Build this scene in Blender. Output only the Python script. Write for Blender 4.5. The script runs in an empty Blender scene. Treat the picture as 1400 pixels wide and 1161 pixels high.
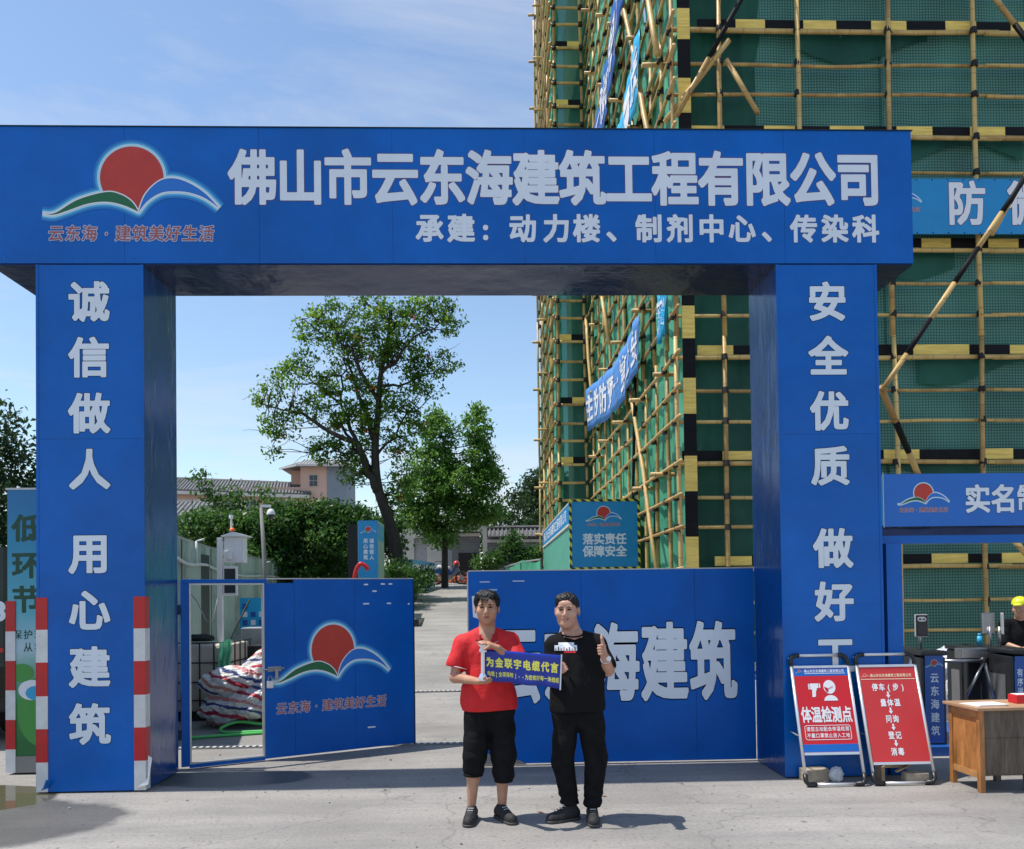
import bpy, bmesh, math, random
import numpy as np
from mathutils import Vector, Matrix, Euler
random.seed(7); np.random.seed(7)
R = math.radians
SC = bpy.context.scene
COL = SC.collection

# ------------------------------------------------------------------ camera
YAW, ROLL, PITCH = 0.0315, 0.013, 0.018
cam = bpy.data.cameras.new('camera'); camo = bpy.data.objects.new('camera', cam); COL.objects.link(camo)
fw = Vector((math.sin(YAW)*math.cos(PITCH), math.cos(YAW)*math.cos(PITCH), math.sin(PITCH)))
rt = Vector((math.cos(YAW), -math.sin(YAW), 0))
up = rt.cross(fw)
cr = rt*math.cos(ROLL) - up*math.sin(ROLL)
cu = up*math.cos(ROLL) + rt*math.sin(ROLL)
mm = Matrix((cr, cu, -fw)).transposed().to_4x4(); mm.translation = Vector((0, 0, 1.7))
camo.matrix_world = mm
cam.sensor_fit = 'HORIZONTAL'; cam.sensor_width = 36; cam.lens = 36*1100/1400
cam.shift_y = (794.56-580.5)/1400; cam.clip_end = 3000; cam.clip_start = .1
SC.camera = camo

# ------------------------------------------------------------------ sky, sun, exposure
SUN_EL, SUN_BACK = 67.0, 1.2
w = bpy.data.worlds.new('World'); SC.world = w; w.use_nodes = True
nt = w.node_tree; nt.nodes.clear()
def N(t, tree, **k):
    n = tree.nodes.new(t)
    for a, b in k.items(): setattr(n, a, b)
    return n
sky = N('ShaderNodeTexSky', nt, sky_type='NISHITA', sun_disc=False)
sky.sun_elevation = R(SUN_EL); sky.sun_rotation = R(-90+SUN_BACK)
sky.air_density = 1.2; sky.dust_density = .35; sky.ozone_density = 1.0; sky.altitude = 0
bg = N('ShaderNodeBackground', nt); bg.inputs[1].default_value = 0.12
out = N('ShaderNodeOutputWorld', nt)
tc = N('ShaderNodeTexCoord', nt); sep = N('ShaderNodeSeparateXYZ', nt)
nt.links.new(tc.outputs['Generated'], sep.inputs[0])
# project the view direction on a flat cloud deck
zc_ = N('ShaderNodeMath', nt, operation='ADD'); nt.links.new(sep.outputs[2], zc_.inputs[0]); zc_.inputs[1].default_value = .12
dv = N('ShaderNodeVectorMath', nt, operation='DIVIDE'); cb = N('ShaderNodeCombineXYZ', nt)
for i in range(3): nt.links.new(zc_.outputs[0], cb.inputs[i])
nt.links.new(tc.outputs['Generated'], dv.inputs[0]); nt.links.new(cb.outputs[0], dv.inputs[1])
mp = N('ShaderNodeMapping', nt); mp.inputs['Scale'].default_value = (1.1, 1.9, 1); mp.inputs['Rotation'].default_value = (0, 0, R(-28)); mp.inputs['Location'].default_value = (3.3, 1.2, 0)
nt.links.new(dv.outputs[0], mp.inputs[0])
n1 = N('ShaderNodeTexNoise', nt); n1.inputs['Scale'].default_value = .8; n1.inputs['Detail'].default_value = 9; n1.inputs['Roughness'].default_value = .62; n1.inputs['Distortion'].default_value = .5
nt.links.new(mp.outputs[0], n1.inputs['Vector'])
cr1 = N('ShaderNodeValToRGB', nt); cr1.color_ramp.elements[0].position = .50; cr1.color_ramp.elements[1].position = .80
cr1.color_ramp.elements[0].color = (0, 0, 0, 1); cr1.color_ramp.elements[1].color = (.75, .75, .75, 1)
nt.links.new(n1.outputs[0], cr1.inputs[0])
# low cumulus bank near the horizon
n2 = N('ShaderNodeTexNoise', nt); n2.inputs['Scale'].default_value = 5.5; n2.inputs['Detail'].default_value = 7; n2.inputs['Roughness'].default_value = .55
mp2 = N('ShaderNodeMapping', nt); mp2.inputs['Scale'].default_value = (1, 1, 2.2); mp2.inputs['Location'].default_value = (.35, 0, .1)
nt.links.new(tc.outputs['Generated'], mp2.inputs[0]); nt.links.new(mp2.outputs[0], n2.inputs['Vector'])
hz = N('ShaderNodeMapRange', nt); hz.inputs[1].default_value = .02; hz.inputs[2].default_value = .24; hz.inputs[3].default_value = .31; hz.inputs[4].default_value = -.16
nt.links.new(sep.outputs[2], hz.inputs[0])
ad = N('ShaderNodeMath', nt, operation='ADD'); nt.links.new(n2.outputs[0], ad.inputs[0]); nt.links.new(hz.outputs[0], ad.inputs[1])
cr2 = N('ShaderNodeValToRGB', nt); cr2.color_ramp.elements[0].position = .50; cr2.color_ramp.elements[1].position = .66
cr2.color_ramp.elements[1].color = (.7, .7, .7, 1)
nt.links.new(ad.outputs[0], cr2.inputs[0])
mx = N('ShaderNodeMix', nt, data_type='RGBA', blend_type='LIGHTEN'); mx.inputs[0].default_value = 1
nt.links.new(cr1.outputs[0], mx.inputs[6]); nt.links.new(cr2.outputs[0], mx.inputs[7])
mc = N('ShaderNodeMix', nt, data_type='RGBA')
CLOUD = mc.inputs[7]; CLOUD.default_value = (6.4, 6.6, 7.1, 1)
skymul = N('ShaderNodeMix', nt, data_type='RGBA', blend_type='MULTIPLY'); skymul.inputs[0].default_value = 1
skymul.inputs[7].default_value = (1.34, 1.38, 1.42, 1)
nt.links.new(sky.outputs[0], skymul.inputs[6])
nt.links.new(mx.outputs[2], mc.inputs[0]); nt.links.new(skymul.outputs[2], mc.inputs[6])
nt.links.new(mc.outputs[2], bg.inputs[0]); nt.links.new(bg.outputs[0], out.inputs[0])

sun = bpy.data.lights.new('sun', 'SUN'); sun.energy = 5.0; sun.angle = R(.53); sun.color = (1, .955, .88)
suno = bpy.data.objects.new('sun', sun); COL.objects.link(suno)
sd = Vector((math.cos(R(SUN_EL))*math.cos(R(SUN_BACK)), -math.cos(R(SUN_EL))*math.sin(R(SUN_BACK)), -math.sin(R(SUN_EL))))
suno.rotation_euler = sd.to_track_quat('-Z', 'Y').to_euler()
SC.view_settings.view_transform = 'Standard'; SC.view_settings.look = 'None'
SC.view_settings.exposure = 0.08; SC.view_settings.gamma = 1; SC.view_settings.use_curve_mapping = False
SC.cycles.max_bounces = 7; SC.cycles.transparent_max_bounces = 16

# ------------------------------------------------------------------ materials
MATS = {}
def mat(name, col, rough=.6, metal=0, var=0, vscale=3, bump=0, bscale=20, spec=.5, trans=0, alpha=1, col2=None, coat=0, stretch=None, dist=.01):
    if name in MATS: return MATS[name]
    m = bpy.data.materials.new(name); m.use_nodes = True; t = m.node_tree
    b = t.nodes['Principled BSDF']
    b.inputs['Base Color'].default_value = (*col, 1); b.inputs['Roughness'].default_value = rough; b.inputs['Metallic'].default_value = metal
    b.inputs['Specular IOR Level'].default_value = spec
    if coat: b.inputs['Coat Weight'].default_value = coat; b.inputs['Coat Roughness'].default_value = .15
    if trans: b.inputs['Transmission Weight'].default_value = trans
    if alpha < 1: b.inputs['Alpha'].default_value = alpha
    g = None
    if var or bump or col2:
        g = N('ShaderNodeNewGeometry', t)
        vec = g.outputs['Position']
        if stretch:
            mp = N('ShaderNodeMapping', t); mp.inputs['Scale'].default_value = stretch
            t.links.new(vec, mp.inputs[0]); vec = mp.outputs[0]
    if var or col2:
        n = N('ShaderNodeTexNoise', t); n.inputs['Scale'].default_value = vscale; n.inputs['Detail'].default_value = 6; n.inputs['Roughness'].default_value = .65
        t.links.new(vec, n.inputs['Vector'])
        mr = N('ShaderNodeMapRange', t); mr.inputs[1].default_value = .32; mr.inputs[2].default_value = .68
        t.links.new(n.outputs[0], mr.inputs[0])
        mxx = N('ShaderNodeMix', t, data_type='RGBA')
        c2 = col2 or tuple(min(1, c*(1+var)) for c in col)
        c1 = col if col2 else tuple(c*(1-var) for c in col)
        mxx.inputs[6].default_value = (*c1, 1); mxx.inputs[7].default_value = (*c2, 1)
        t.links.new(mr.outputs[0], mxx.inputs[0]); t.links.new(mxx.outputs[2], b.inputs['Base Color'])
    if bump:
        n = N('ShaderNodeTexNoise', t); n.inputs['Scale'].default_value = bscale; n.inputs['Detail'].default_value = 4
        t.links.new(vec, n.inputs['Vector'])
        bp = N('ShaderNodeBump', t); bp.inputs['Strength'].default_value = bump; bp.inputs['Distance'].default_value = dist
        t.links.new(n.outputs[0], bp.inputs['Height']); t.links.new(bp.outputs[0], b.inputs['Normal'])
    MATS[name] = m
    return m

M = {}
BLUE = (.0035, .075, .37)
M['sheet_blue'] = mat('sheet_blue', (.0, .112, .45), .30, spec=.3, var=.18, vscale=.8, bump=.75, bscale=1.7, dist=.035)  # broad colour variation paints a cloudy sheen into the blue
M['skin_blue'] = mat('skin_blue', (.001, .05, .215), .20, var=.12, vscale=1.5, bump=.8, bscale=1.6, dist=.06, stretch=(1, 1, .35), coat=.25)
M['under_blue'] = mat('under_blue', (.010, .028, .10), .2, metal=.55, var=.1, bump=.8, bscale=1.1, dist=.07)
M['leaf_blue'] = mat('leaf_blue', (.0, .098, .42), .42, spec=.2, var=.14, vscale=1.7, bump=.3, bscale=3, dist=.01)
M['blue_print'] = mat('blue_print', (.004, .13, .50), .35, var=.06, bump=.2, bscale=4)
M['cyan_print'] = mat('cyan_print', (.006, .24, .52), .4, var=.06, bump=.2, bscale=5)
M['cyan_light'] = mat('cyan_light', (.02, .36, .62), .4, var=.05)
M['poster_blue'] = mat('poster_blue', (.012, .09, .36), .4)
M['letter'] = mat('letter', (.70, .76, .82), .45, var=.05, vscale=2)
M['letter_edge'] = mat('letter_edge', (.09, .05, .17), .5)
M['white_print'] = mat('white_print', (.78, .78, .80), .5)
M['halo1'] = mat('halo1', (.01, .17, .50), .45)
M['halo2'] = mat('halo2', (.04, .36, .66), .45)
M['halo3'] = mat('halo3', (.45, .68, .78), .45)
M['sun_red'] = mat('sun_red', (.50, .035, .018), .45, var=.08, vscale=6)
M['wing_green'] = mat('wing_green', (.008, .13, .045), .45)
M['wing_blue'] = mat('wing_blue', (.012, .16, .56), .45)
M['slogan'] = mat('slogan', (.34, .09, .08), .5)
M['slogan_rim'] = mat('slogan_rim', (.42, .48, .66), .5)
M['red_tape'] = mat('red_tape', (.50, .012, .015), .35, var=.08, vscale=8)
M['white_tape'] = mat('white_tape', (.66, .66, .64), .4, var=.1, vscale=9)
M['alu'] = mat('alu', (.72, .72, .72), .32, metal=.55, var=.06, vscale=12)
M['steel'] = mat('steel', (.34, .34, .35), .35, metal=.9, var=.1)
M['galv'] = mat('galv', (.45, .46, .46), .45, metal=.6, var=.12, vscale=8)
M['black_plastic'] = mat('black_plastic', (.012, .012, .013), .4)
M['dark_metal'] = mat('dark_metal', (.035, .037, .04), .38, metal=.5, var=.15)
M['dark_gap'] = mat('dark_gap', (.012, .012, .012), .8)
M['board_red'] = mat('board_red', (.60, .012, .02), .38, var=.05)
M['board_red2'] = mat('board_red2', (.58, .035, .035), .38, var=.05)
M['yellow_print'] = mat('yellow_print', (.85, .80, .12), .5)
M['cream_print'] = mat('cream_print', (.80, .68, .45), .5)
M['sign_navy'] = mat('sign_navy', (.006, .028, .30), .3, var=.12, vscale=5, bump=.15, bscale=12)
M['bamboo'] = None
M['white_paint'] = mat('white_paint', (.72, .72, .70), .5, var=.06, vscale=4, bump=.1)
M['pipe_white'] = mat('pipe_white', (.62, .63, .62), .45, var=.12, vscale=8)
M['orange'] = mat('orange', (.75, .13, .01), .35)
M['hose_green'] = mat('hose_green', (.10, .55, .12), .4)
M['helmet_yellow'] = mat('helmet_yellow', (.72, .74, .02), .3, coat=.4)
M['helmet_red'] = mat('helmet_red', (.6, .03, .03), .3, coat=.4)
M['glass_dark'] = mat('glass_dark', (.03, .035, .045), .12)
M['pink_wall'] = mat('pink_wall', (.56, .37, .29), .8, var=.06, vscale=.8, bump=.1)
M['grey_wall'] = mat('grey_wall', (.20, .235, .27), .8, var=.08, vscale=.8)
M['cream_wall'] = mat('cream_wall', (.55, .53, .48), .8, var=.08, vscale=1.2)
M['roof_tile'] = mat('roof_tile', (.13, .13, .135), .75, var=.25, vscale=3)
M['tile_end'] = mat('tile_end', (.50, .50, .47), .75, var=.15, vscale=6)
M['concrete_wall'] = mat('concrete_wall', (.22, .215, .20), .85, var=.2, vscale=1.5, bump=.3)
M['wood_raw'] = mat('wood_raw', (.42, .29, .17), .7, var=.25, vscale=9, bump=.3, stretch=(1, 1, 6))
M['bark'] = mat('bark', (.038, .031, .025), .9, var=.35, vscale=7, bump=.8, bscale=14, stretch=(1, 1, .35))
M['net_green'] = None
M['paper'] = mat('paper', (.75, .74, .70), .6)
M['cable'] = mat('cable', (.3, .31, .31), .5)

def nodes(name):
    m = bpy.data.materials.new(name); m.use_nodes = True
    return m, m.node_tree, m.node_tree.nodes['Principled BSDF']

def ramp(t, stops, src):
    c = N('ShaderNodeValToRGB', t); e = c.color_ramp.elements
    while len(e) < len(stops): e.new(.5)
    for i, (p, col) in enumerate(stops):
        e[i].position = p; e[i].color = (*col, 1) if len(col) == 3 else col
    t.links.new(src, c.inputs[0]); return c

# bamboo: straw yellow culm, dark nodes along the local z axis, mottling
def bamboo_mat(name, c1, c2, rough=.5):
    m, t, b = nodes(name)
    tc = N('ShaderNodeTexCoord', t); s = N('ShaderNodeSeparateXYZ', t); t.links.new(tc.outputs['Object'], s.inputs[0])
    mu = N('ShaderNodeMath', t, operation='MULTIPLY'); mu.inputs[1].default_value = 2.6; t.links.new(s.outputs[2], mu.inputs[0])
    oi = N('ShaderNodeObjectInfo', t)
    a = N('ShaderNodeMath', t, operation='ADD'); t.links.new(mu.outputs[0], a.inputs[0]); t.links.new(oi.outputs['Random'], a.inputs[1])
    f = N('ShaderNodeMath', t, operation='FRACT'); t.links.new(a.outputs[0], f.inputs[0])
    r = ramp(t, [(0, (.35, .35, .35)), (.03, (1, 1, 1)), (.97, (1, 1, 1)), (1, (.35, .35, .35))], f.outputs[0])
    g = N('ShaderNodeNewGeometry', t)
    n = N('ShaderNodeTexNoise', t); n.inputs['Scale'].default_value = 3.5; n.inputs['Detail'].default_value = 6; t.links.new(g.outputs['Position'], n.inputs['Vector'])
    ad = N('ShaderNodeMath', t, operation='ADD'); t.links.new(n.outputs[0], ad.inputs[0])
    m2 = N('ShaderNodeMath', t, operation='MULTIPLY_ADD'); m2.inputs[1].default_value = .5; m2.inputs[2].default_value = -.25; t.links.new(oi.outputs['Random'], m2.inputs[0]); t.links.new(m2.outputs[0], ad.inputs[1])
    cc = ramp(t, [(.2, c2), (.62, c1)], ad.outputs[0])
    mi = N('ShaderNodeMix', t, data_type='RGBA'); mi.inputs[6].default_value = (.10, .06, .025, 1)
    t.links.new(r.outputs[0], mi.inputs[0]); t.links.new(cc.outputs[0], mi.inputs[7]); t.links.new(mi.outputs[2], b.inputs['Base Color'])
    b.inputs['Roughness'].default_value = rough
    return m
M['bamboo'] = bamboo_mat('bamboo', (.60, .41, .135), (.36, .21, .06))
M['bamboo_light'] = bamboo_mat('bamboo_light', (.56, .37, .13), (.34, .20, .06))
M['board_yellow'] = mat('board_yellow', (.86, .60, .15), .6, spec=.2, var=.22, vscale=5, bump=.3, stretch=(.5, 1, 5))
M['board_black'] = mat('board_black', (.010, .010, .011), .6, spec=.12, var=.3, vscale=5, bump=.3, stretch=(.5, 1, 5))

# safety net: green mesh, partly see-through, woven grid with a world-sized pitch
def net_mat(name, col, dark, alpha, grid, transl=.35):
    m, t, b = nodes(name)
    tc = N('ShaderNodeTexCoord', t); g = N('ShaderNodeNewGeometry', t)
    n = N('ShaderNodeTexNoise', t); n.inputs['Scale'].default_value = .9; n.inputs['Detail'].default_value = 5; t.links.new(g.outputs['Position'], n.inputs['Vector'])
    cc = ramp(t, [(.35, dark), (.65, col)], n.outputs[0])
    colout = cc.outputs[0]
    s = N('ShaderNodeSeparateXYZ', t); t.links.new(g.outputs['Position'], s.inputs[0])
    if grid:
        def band(o):
            mu = N('ShaderNodeMath', t, operation='MULTIPLY'); mu.inputs[1].default_value = 1/.052; t.links.new(o, mu.inputs[0])
            f = N('ShaderNodeMath', t, operation='FRACT'); t.links.new(mu.outputs[0], f.inputs[0])
            return ramp(t, [(.0, (0, 0, 0)), (.25, (1, 1, 1)), (.62, (1, 1, 1)), (.85, (0, 0, 0))], f.outputs[0]).outputs[0]
        mn = N('ShaderNodeMath', t, operation='MULTIPLY'); t.links.new(band(s.outputs[0]), mn.inputs[0]); t.links.new(band(s.outputs[2]), mn.inputs[1])
        mi = N('ShaderNodeMix', t, data_type='RGBA'); mi.blend_type = 'ADD'
        t.links.new(mn.outputs[0], mi.inputs[0]); t.links.new(colout, mi.inputs[6]); mi.inputs[7].default_value = (.13, .20, .185, 1)
        colout = mi.outputs[2]
    t.links.new(colout, b.inputs['Base Color']); b.inputs['Roughness'].default_value = .55
    tr = N('ShaderNodeBsdfTranslucent', t); t.links.new(colout, tr.inputs[0])
    tp = N('ShaderNodeBsdfTransparent', t); tp.inputs[0].default_value = (.45, .9, .7, 1)
    m1 = N('ShaderNodeMixShader', t); m1.inputs[0].default_value = transl; t.links.new(b.outputs[0], m1.inputs[1]); t.links.new(tr.outputs[0], m1.inputs[2])
    m2 = N('ShaderNodeMixShader', t); m2.inputs[0].default_value = alpha; t.links.new(m1.outputs[0], m2.inputs[1]); t.links.new(tp.outputs[0], m2.inputs[2])
    t.links.new(m2.outputs[0], t.nodes['Material Output'].inputs[0])
    return m
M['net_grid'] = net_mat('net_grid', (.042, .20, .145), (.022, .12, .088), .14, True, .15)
M['net_plain'] = net_mat('net_plain', (.020, .15, .098), (.010, .085, .06), .22, False, .25)  # dark copy for the shaded faces, shade put into its colour
M['net_sun'] = net_mat('net_sun', (.15, .58, .36), (.07, .38, .23), .08, False, .30)  # bright copy for the sunlit faces, sunlight put into its colour

def leaf_mat(name, stops, transl=.35):
    m, t, b = nodes(name)
    g = N('ShaderNodeNewGeometry', t); n = N('ShaderNodeTexNoise', t); n.inputs['Scale'].default_value = 1.3; n.inputs['Detail'].default_value = 8; n.inputs['Roughness'].default_value = .8
    t.links.new(g.outputs['Position'], n.inputs['Vector'])
    cc = ramp(t, stops, n.outputs[0])
    t.links.new(cc.outputs[0], b.inputs['Base Color']); b.inputs['Roughness'].default_value = .42; b.inputs['Specular IOR Level'].default_value = .35
    hs = N('ShaderNodeHueSaturation', t); hs.inputs['Hue'].default_value = .485; hs.inputs['Value'].default_value = 1.6; t.links.new(cc.outputs[0], hs.inputs['Color'])
    tr = N('ShaderNodeBsdfTranslucent', t); t.links.new(hs.outputs[0], tr.inputs[0])
    m1 = N('ShaderNodeMixShader', t); m1.inputs[0].default_value = transl; t.links.new(b.outputs[0], m1.inputs[1]); t.links.new(tr.outputs[0], m1.inputs[2])
    t.links.new(m1.outputs[0], t.nodes['Material Output'].inputs[0])
    return m
M['leaf_flame'] = leaf_mat('leaf_flame', [(.36, (.025, .07, .010)), (.50, (.06, .15, .016)), (.62, (.20, .34, .035))], .55)
M['leaf_mid'] = leaf_mat('leaf_mid', [(.35, (.045, .12, .022)), (.55, (.11, .24, .045)), (.68, (.22, .36, .09))], .5)
M['leaf_dark'] = leaf_mat('leaf_dark', [(.35, (.014, .036, .013)), (.6, (.035, .08, .024)), (.75, (.075, .14, .045))], .3)
M['leaf_shrub'] = leaf_mat('leaf_shrub', [(.36, (.018, .055, .012)), (.54, (.045, .12, .024)), (.66, (.12, .23, .05))], .45)
M['flower'] = mat('flower', (.62, .05, .015), .6)

def ground_mat():
    m, t, b = nodes('concrete_ground')
    g = N('ShaderNodeNewGeometry', t); P = g.outputs['Position']
    def noise(sc, det=6, ro=.6, src=P):
        n = N('ShaderNodeTexNoise', t); n.inputs['Scale'].default_value = sc; n.inputs['Detail'].default_value = det; n.inputs['Roughness'].default_value = ro
        t.links.new(src, n.inputs['Vector']); return n.outputs[0]
    def mixc(f, a, bcol, mode='MIX'):
        mi = N('ShaderNodeMix', t, data_type='RGBA', blend_type=mode)
        if isinstance(f, float): mi.inputs[0].default_value = f
        else: t.links.new(f, mi.inputs[0])
        for s, v in ((6, a), (7, bcol)):
            if isinstance(v, tuple): mi.inputs[s].default_value = (*v, 1)
            else: t.links.new(v, mi.inputs[s])
        return mi.outputs[2]
    base = ramp(t, [(.3, (.215, .200, .184)), (.5, (.295, .277, .256)), (.7, (.355, .334, .308))], noise(.55, 8, .62)).outputs[0]
    mpn = N('ShaderNodeMapping', t); mpn.inputs['Scale'].default_value = (.35, 2.2, 1); mpn.inputs['Rotation'].default_value = (0, 0, R(14)); t.links.new(P, mpn.inputs[0])
    streak = ramp(t, [(.40, (0, 0, 0)), (.62, (1, 1, 1))], noise(1.3, 7, .65, mpn.outputs[0])).outputs[0]
    c = mixc(streak, mixc(.45, base, (.17, .162, .152)), base)
    fine = ramp(t, [(.32, (.76, .76, .76)), (.5, (1, 1, 1)), (.7, (1.12, 1.1, 1.08))], noise(38, 4, .7)).outputs[0]
    c = mixc(1.0, c, fine, 'MULTIPLY')
    spk = ramp(t, [(.66, (0, 0, 0)), (.70, (1, 1, 1))], noise(17, 2, .5)).outputs[0]
    c = mixc(spk, c, (.17, .16, .15))
    blot = ramp(t, [(.60, (0, 0, 0)), (.68, (1, 1, 1))], noise(2.3, 5, .6)).outputs[0]
    bm = N('ShaderNodeMath', t, operation='MULTIPLY'); t.links.new(blot, bm.inputs[0]); bm.inputs[1].default_value = .35
    c = mixc(bm.outputs[0], c, (.22, .21, .195))
    # hairline cracks
    vo = N('ShaderNodeTexVoronoi', t, feature='DISTANCE_TO_EDGE'); vo.inputs['Scale'].default_value = .42
    wn = N('ShaderNodeVectorMath', t, operation='ADD'); nn = N('ShaderNodeTexNoise', t); nn.inputs['Scale'].default_value = 2; nn.inputs['Detail'].default_value = 5; t.links.new(P, nn.inputs['Vector'])
    t.links.new(P, wn.inputs[0]); t.links.new(nn.outputs[1], wn.inputs[1]); t.links.new(wn.outputs[0], vo.inputs['Vector'])
    ck = ramp(t, [(0, (1, 1, 1)), (.006, (0, 0, 0))], vo.outputs[0]).outputs[0]
    ckm = N('ShaderNodeMath', t, operation='MULTIPLY'); t.links.new(ck, ckm.inputs[0]); ckm.inputs[1].default_value = .55
    c = mixc(ckm.outputs[0], c, (.10, .095, .09))
    # wet patches: soft edged ellipses broken up by noise
    s = N('ShaderNodeSeparateXYZ', t); t.links.new(P, s.inputs[0])
    def ell(cx, cy, rx, ry, edge, amp, nsc):
        v = N('ShaderNodeVectorMath', t, operation='SUBTRACT'); t.links.new(P, v.inputs[0]); v.inputs[1].default_value = (cx, cy, 0)
        v2 = N('ShaderNodeVectorMath', t, operation='DIVIDE'); t.links.new(v.outputs[0], v2.inputs[0]); v2.inputs[1].default_value = (rx, ry, 50)
        l = N('ShaderNodeVectorMath', t, operation='LENGTH'); t.links.new(v2.outputs[0], l.inputs[0])
        a = N('ShaderNodeMath', t, operation='MULTIPLY_ADD'); t.links.new(noise(nsc, 6, .6), a.inputs[0]); a.inputs[1].default_value = amp; t.links.new(l.outputs[1], a.inputs[2])
        mr = N('ShaderNodeMapRange', t); mr.inputs[1].default_value = 1+amp*.5-edge; mr.inputs[2].default_value = 1+amp*.5+edge; mr.inputs[3].default_value = 1; mr.inputs[4].default_value = 0
        t.links.new(a.outputs[0], mr.inputs[0]); return mr.outputs[0]
    wet = ell(-4.5, 6.35, 1.6, .85, .05, .5, 1.5)
    wet2 = ell(-2.45, 7.75, .75, .36, .05, .6, 2.6)
    pud = ell(-5.0, 7.1, 1.25, .62, .02, .25, 1.2)
    mxw = N('ShaderNodeMath', t, operation='MAXIMUM'); t.links.new(wet, mxw.inputs[0]); t.links.new(wet2, mxw.inputs[1])
    wf = N('ShaderNodeMath', t, operation='MULTIPLY'); t.links.new(mxw.outputs[0], wf.inputs[0]); wf.inputs[1].default_value = .95
    wc = mixc(1.0, c, (.36, .37, .37), 'MULTIPLY')
    c = mixc(wf.outputs[0], c, wc)
    c = mixc(pud, c, (.10, .09, .055))
    t.links.new(c, b.inputs['Base Color'])
    r1 = N('ShaderNodeMapRange', t); t.links.new(mxw.outputs[0], r1.inputs[0]); r1.inputs[3].default_value = .85; r1.inputs[4].default_value = .5
    r2 = N('ShaderNodeMix', t); t.links.new(pud, r2.inputs[0]); t.links.new(r1.outputs[0], r2.inputs[2]); r2.inputs[3].default_value = .04
    t.links.new(r2.outputs[0], b.inputs['Roughness'])
    bp = N('ShaderNodeBump', t); bp.inputs['Distance'].default_value = .006
    inv = N('ShaderNodeMath', t, operation='SUBTRACT'); inv.inputs[0].default_value = .55; t.links.new(pud, inv.inputs[1]); inv.use_clamp = True
    t.links.new(inv.outputs[0], bp.inputs['Strength']); t.links.new(noise(30, 6, .7), bp.inputs['Height']); t.links.new(bp.outputs[0], b.inputs['Normal'])
    return m
M['ground'] = ground_mat()

def stripe_mat(name, c1, c2, pitch, ax=(1, 0, 1), rough=.45):
    m, t, b = nodes(name)
    g = N('ShaderNodeNewGeometry', t); d = N('ShaderNodeVectorMath', t, operation='DOT_PRODUCT'); t.links.new(g.outputs['Position'], d.inputs[0]); d.inputs[1].default_value = tuple(a/pitch for a in ax)
    f = N('ShaderNodeMath', t, operation='FRACT'); t.links.new(d.outputs['Value'], f.inputs[0])
    gt = N('ShaderNodeMath', t, operation='GREATER_THAN'); gt.inputs[1].default_value = .5; t.links.new(f.outputs[0], gt.inputs[0])
    mi = N('ShaderNodeMix', t, data_type='RGBA'); t.links.new(gt.outputs[0], mi.inputs[0]); mi.inputs[6].default_value = (*c1, 1); mi.inputs[7].default_value = (*c2, 1)
    t.links.new(mi.outputs[2], b.inputs['Base Color']); b.inputs['Roughness'].default_value = rough
    return m
M['hazard'] = stripe_mat('hazard', (.62, .60, .05), (.012, .012, .012), .19)

# ------------------------------------------------------------------ objects
WM = {}
def wm(o):
    return WM.get(o.name, Matrix())
def thing(name, label, cat, loc=(0, 0, 0), rotz=0, group=None):
    o = bpy.data.objects.new(name, None); COL.objects.link(o); o.empty_display_size = .1
    o.location = loc; o.rotation_euler = (0, 0, rotz)
    WM[o.name] = Matrix.Translation(loc) @ Matrix.Rotation(rotz, 4, 'Z')
    o['label'] = label; o['category'] = cat
    if group: o['group'] = group
    return o
def tag(o, label=None, cat=None, group=None, kind=None):
    for k, v in (('label', label), ('category', cat), ('group', group), ('kind', kind)):
        if v: o[k] = v
    return o

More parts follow.
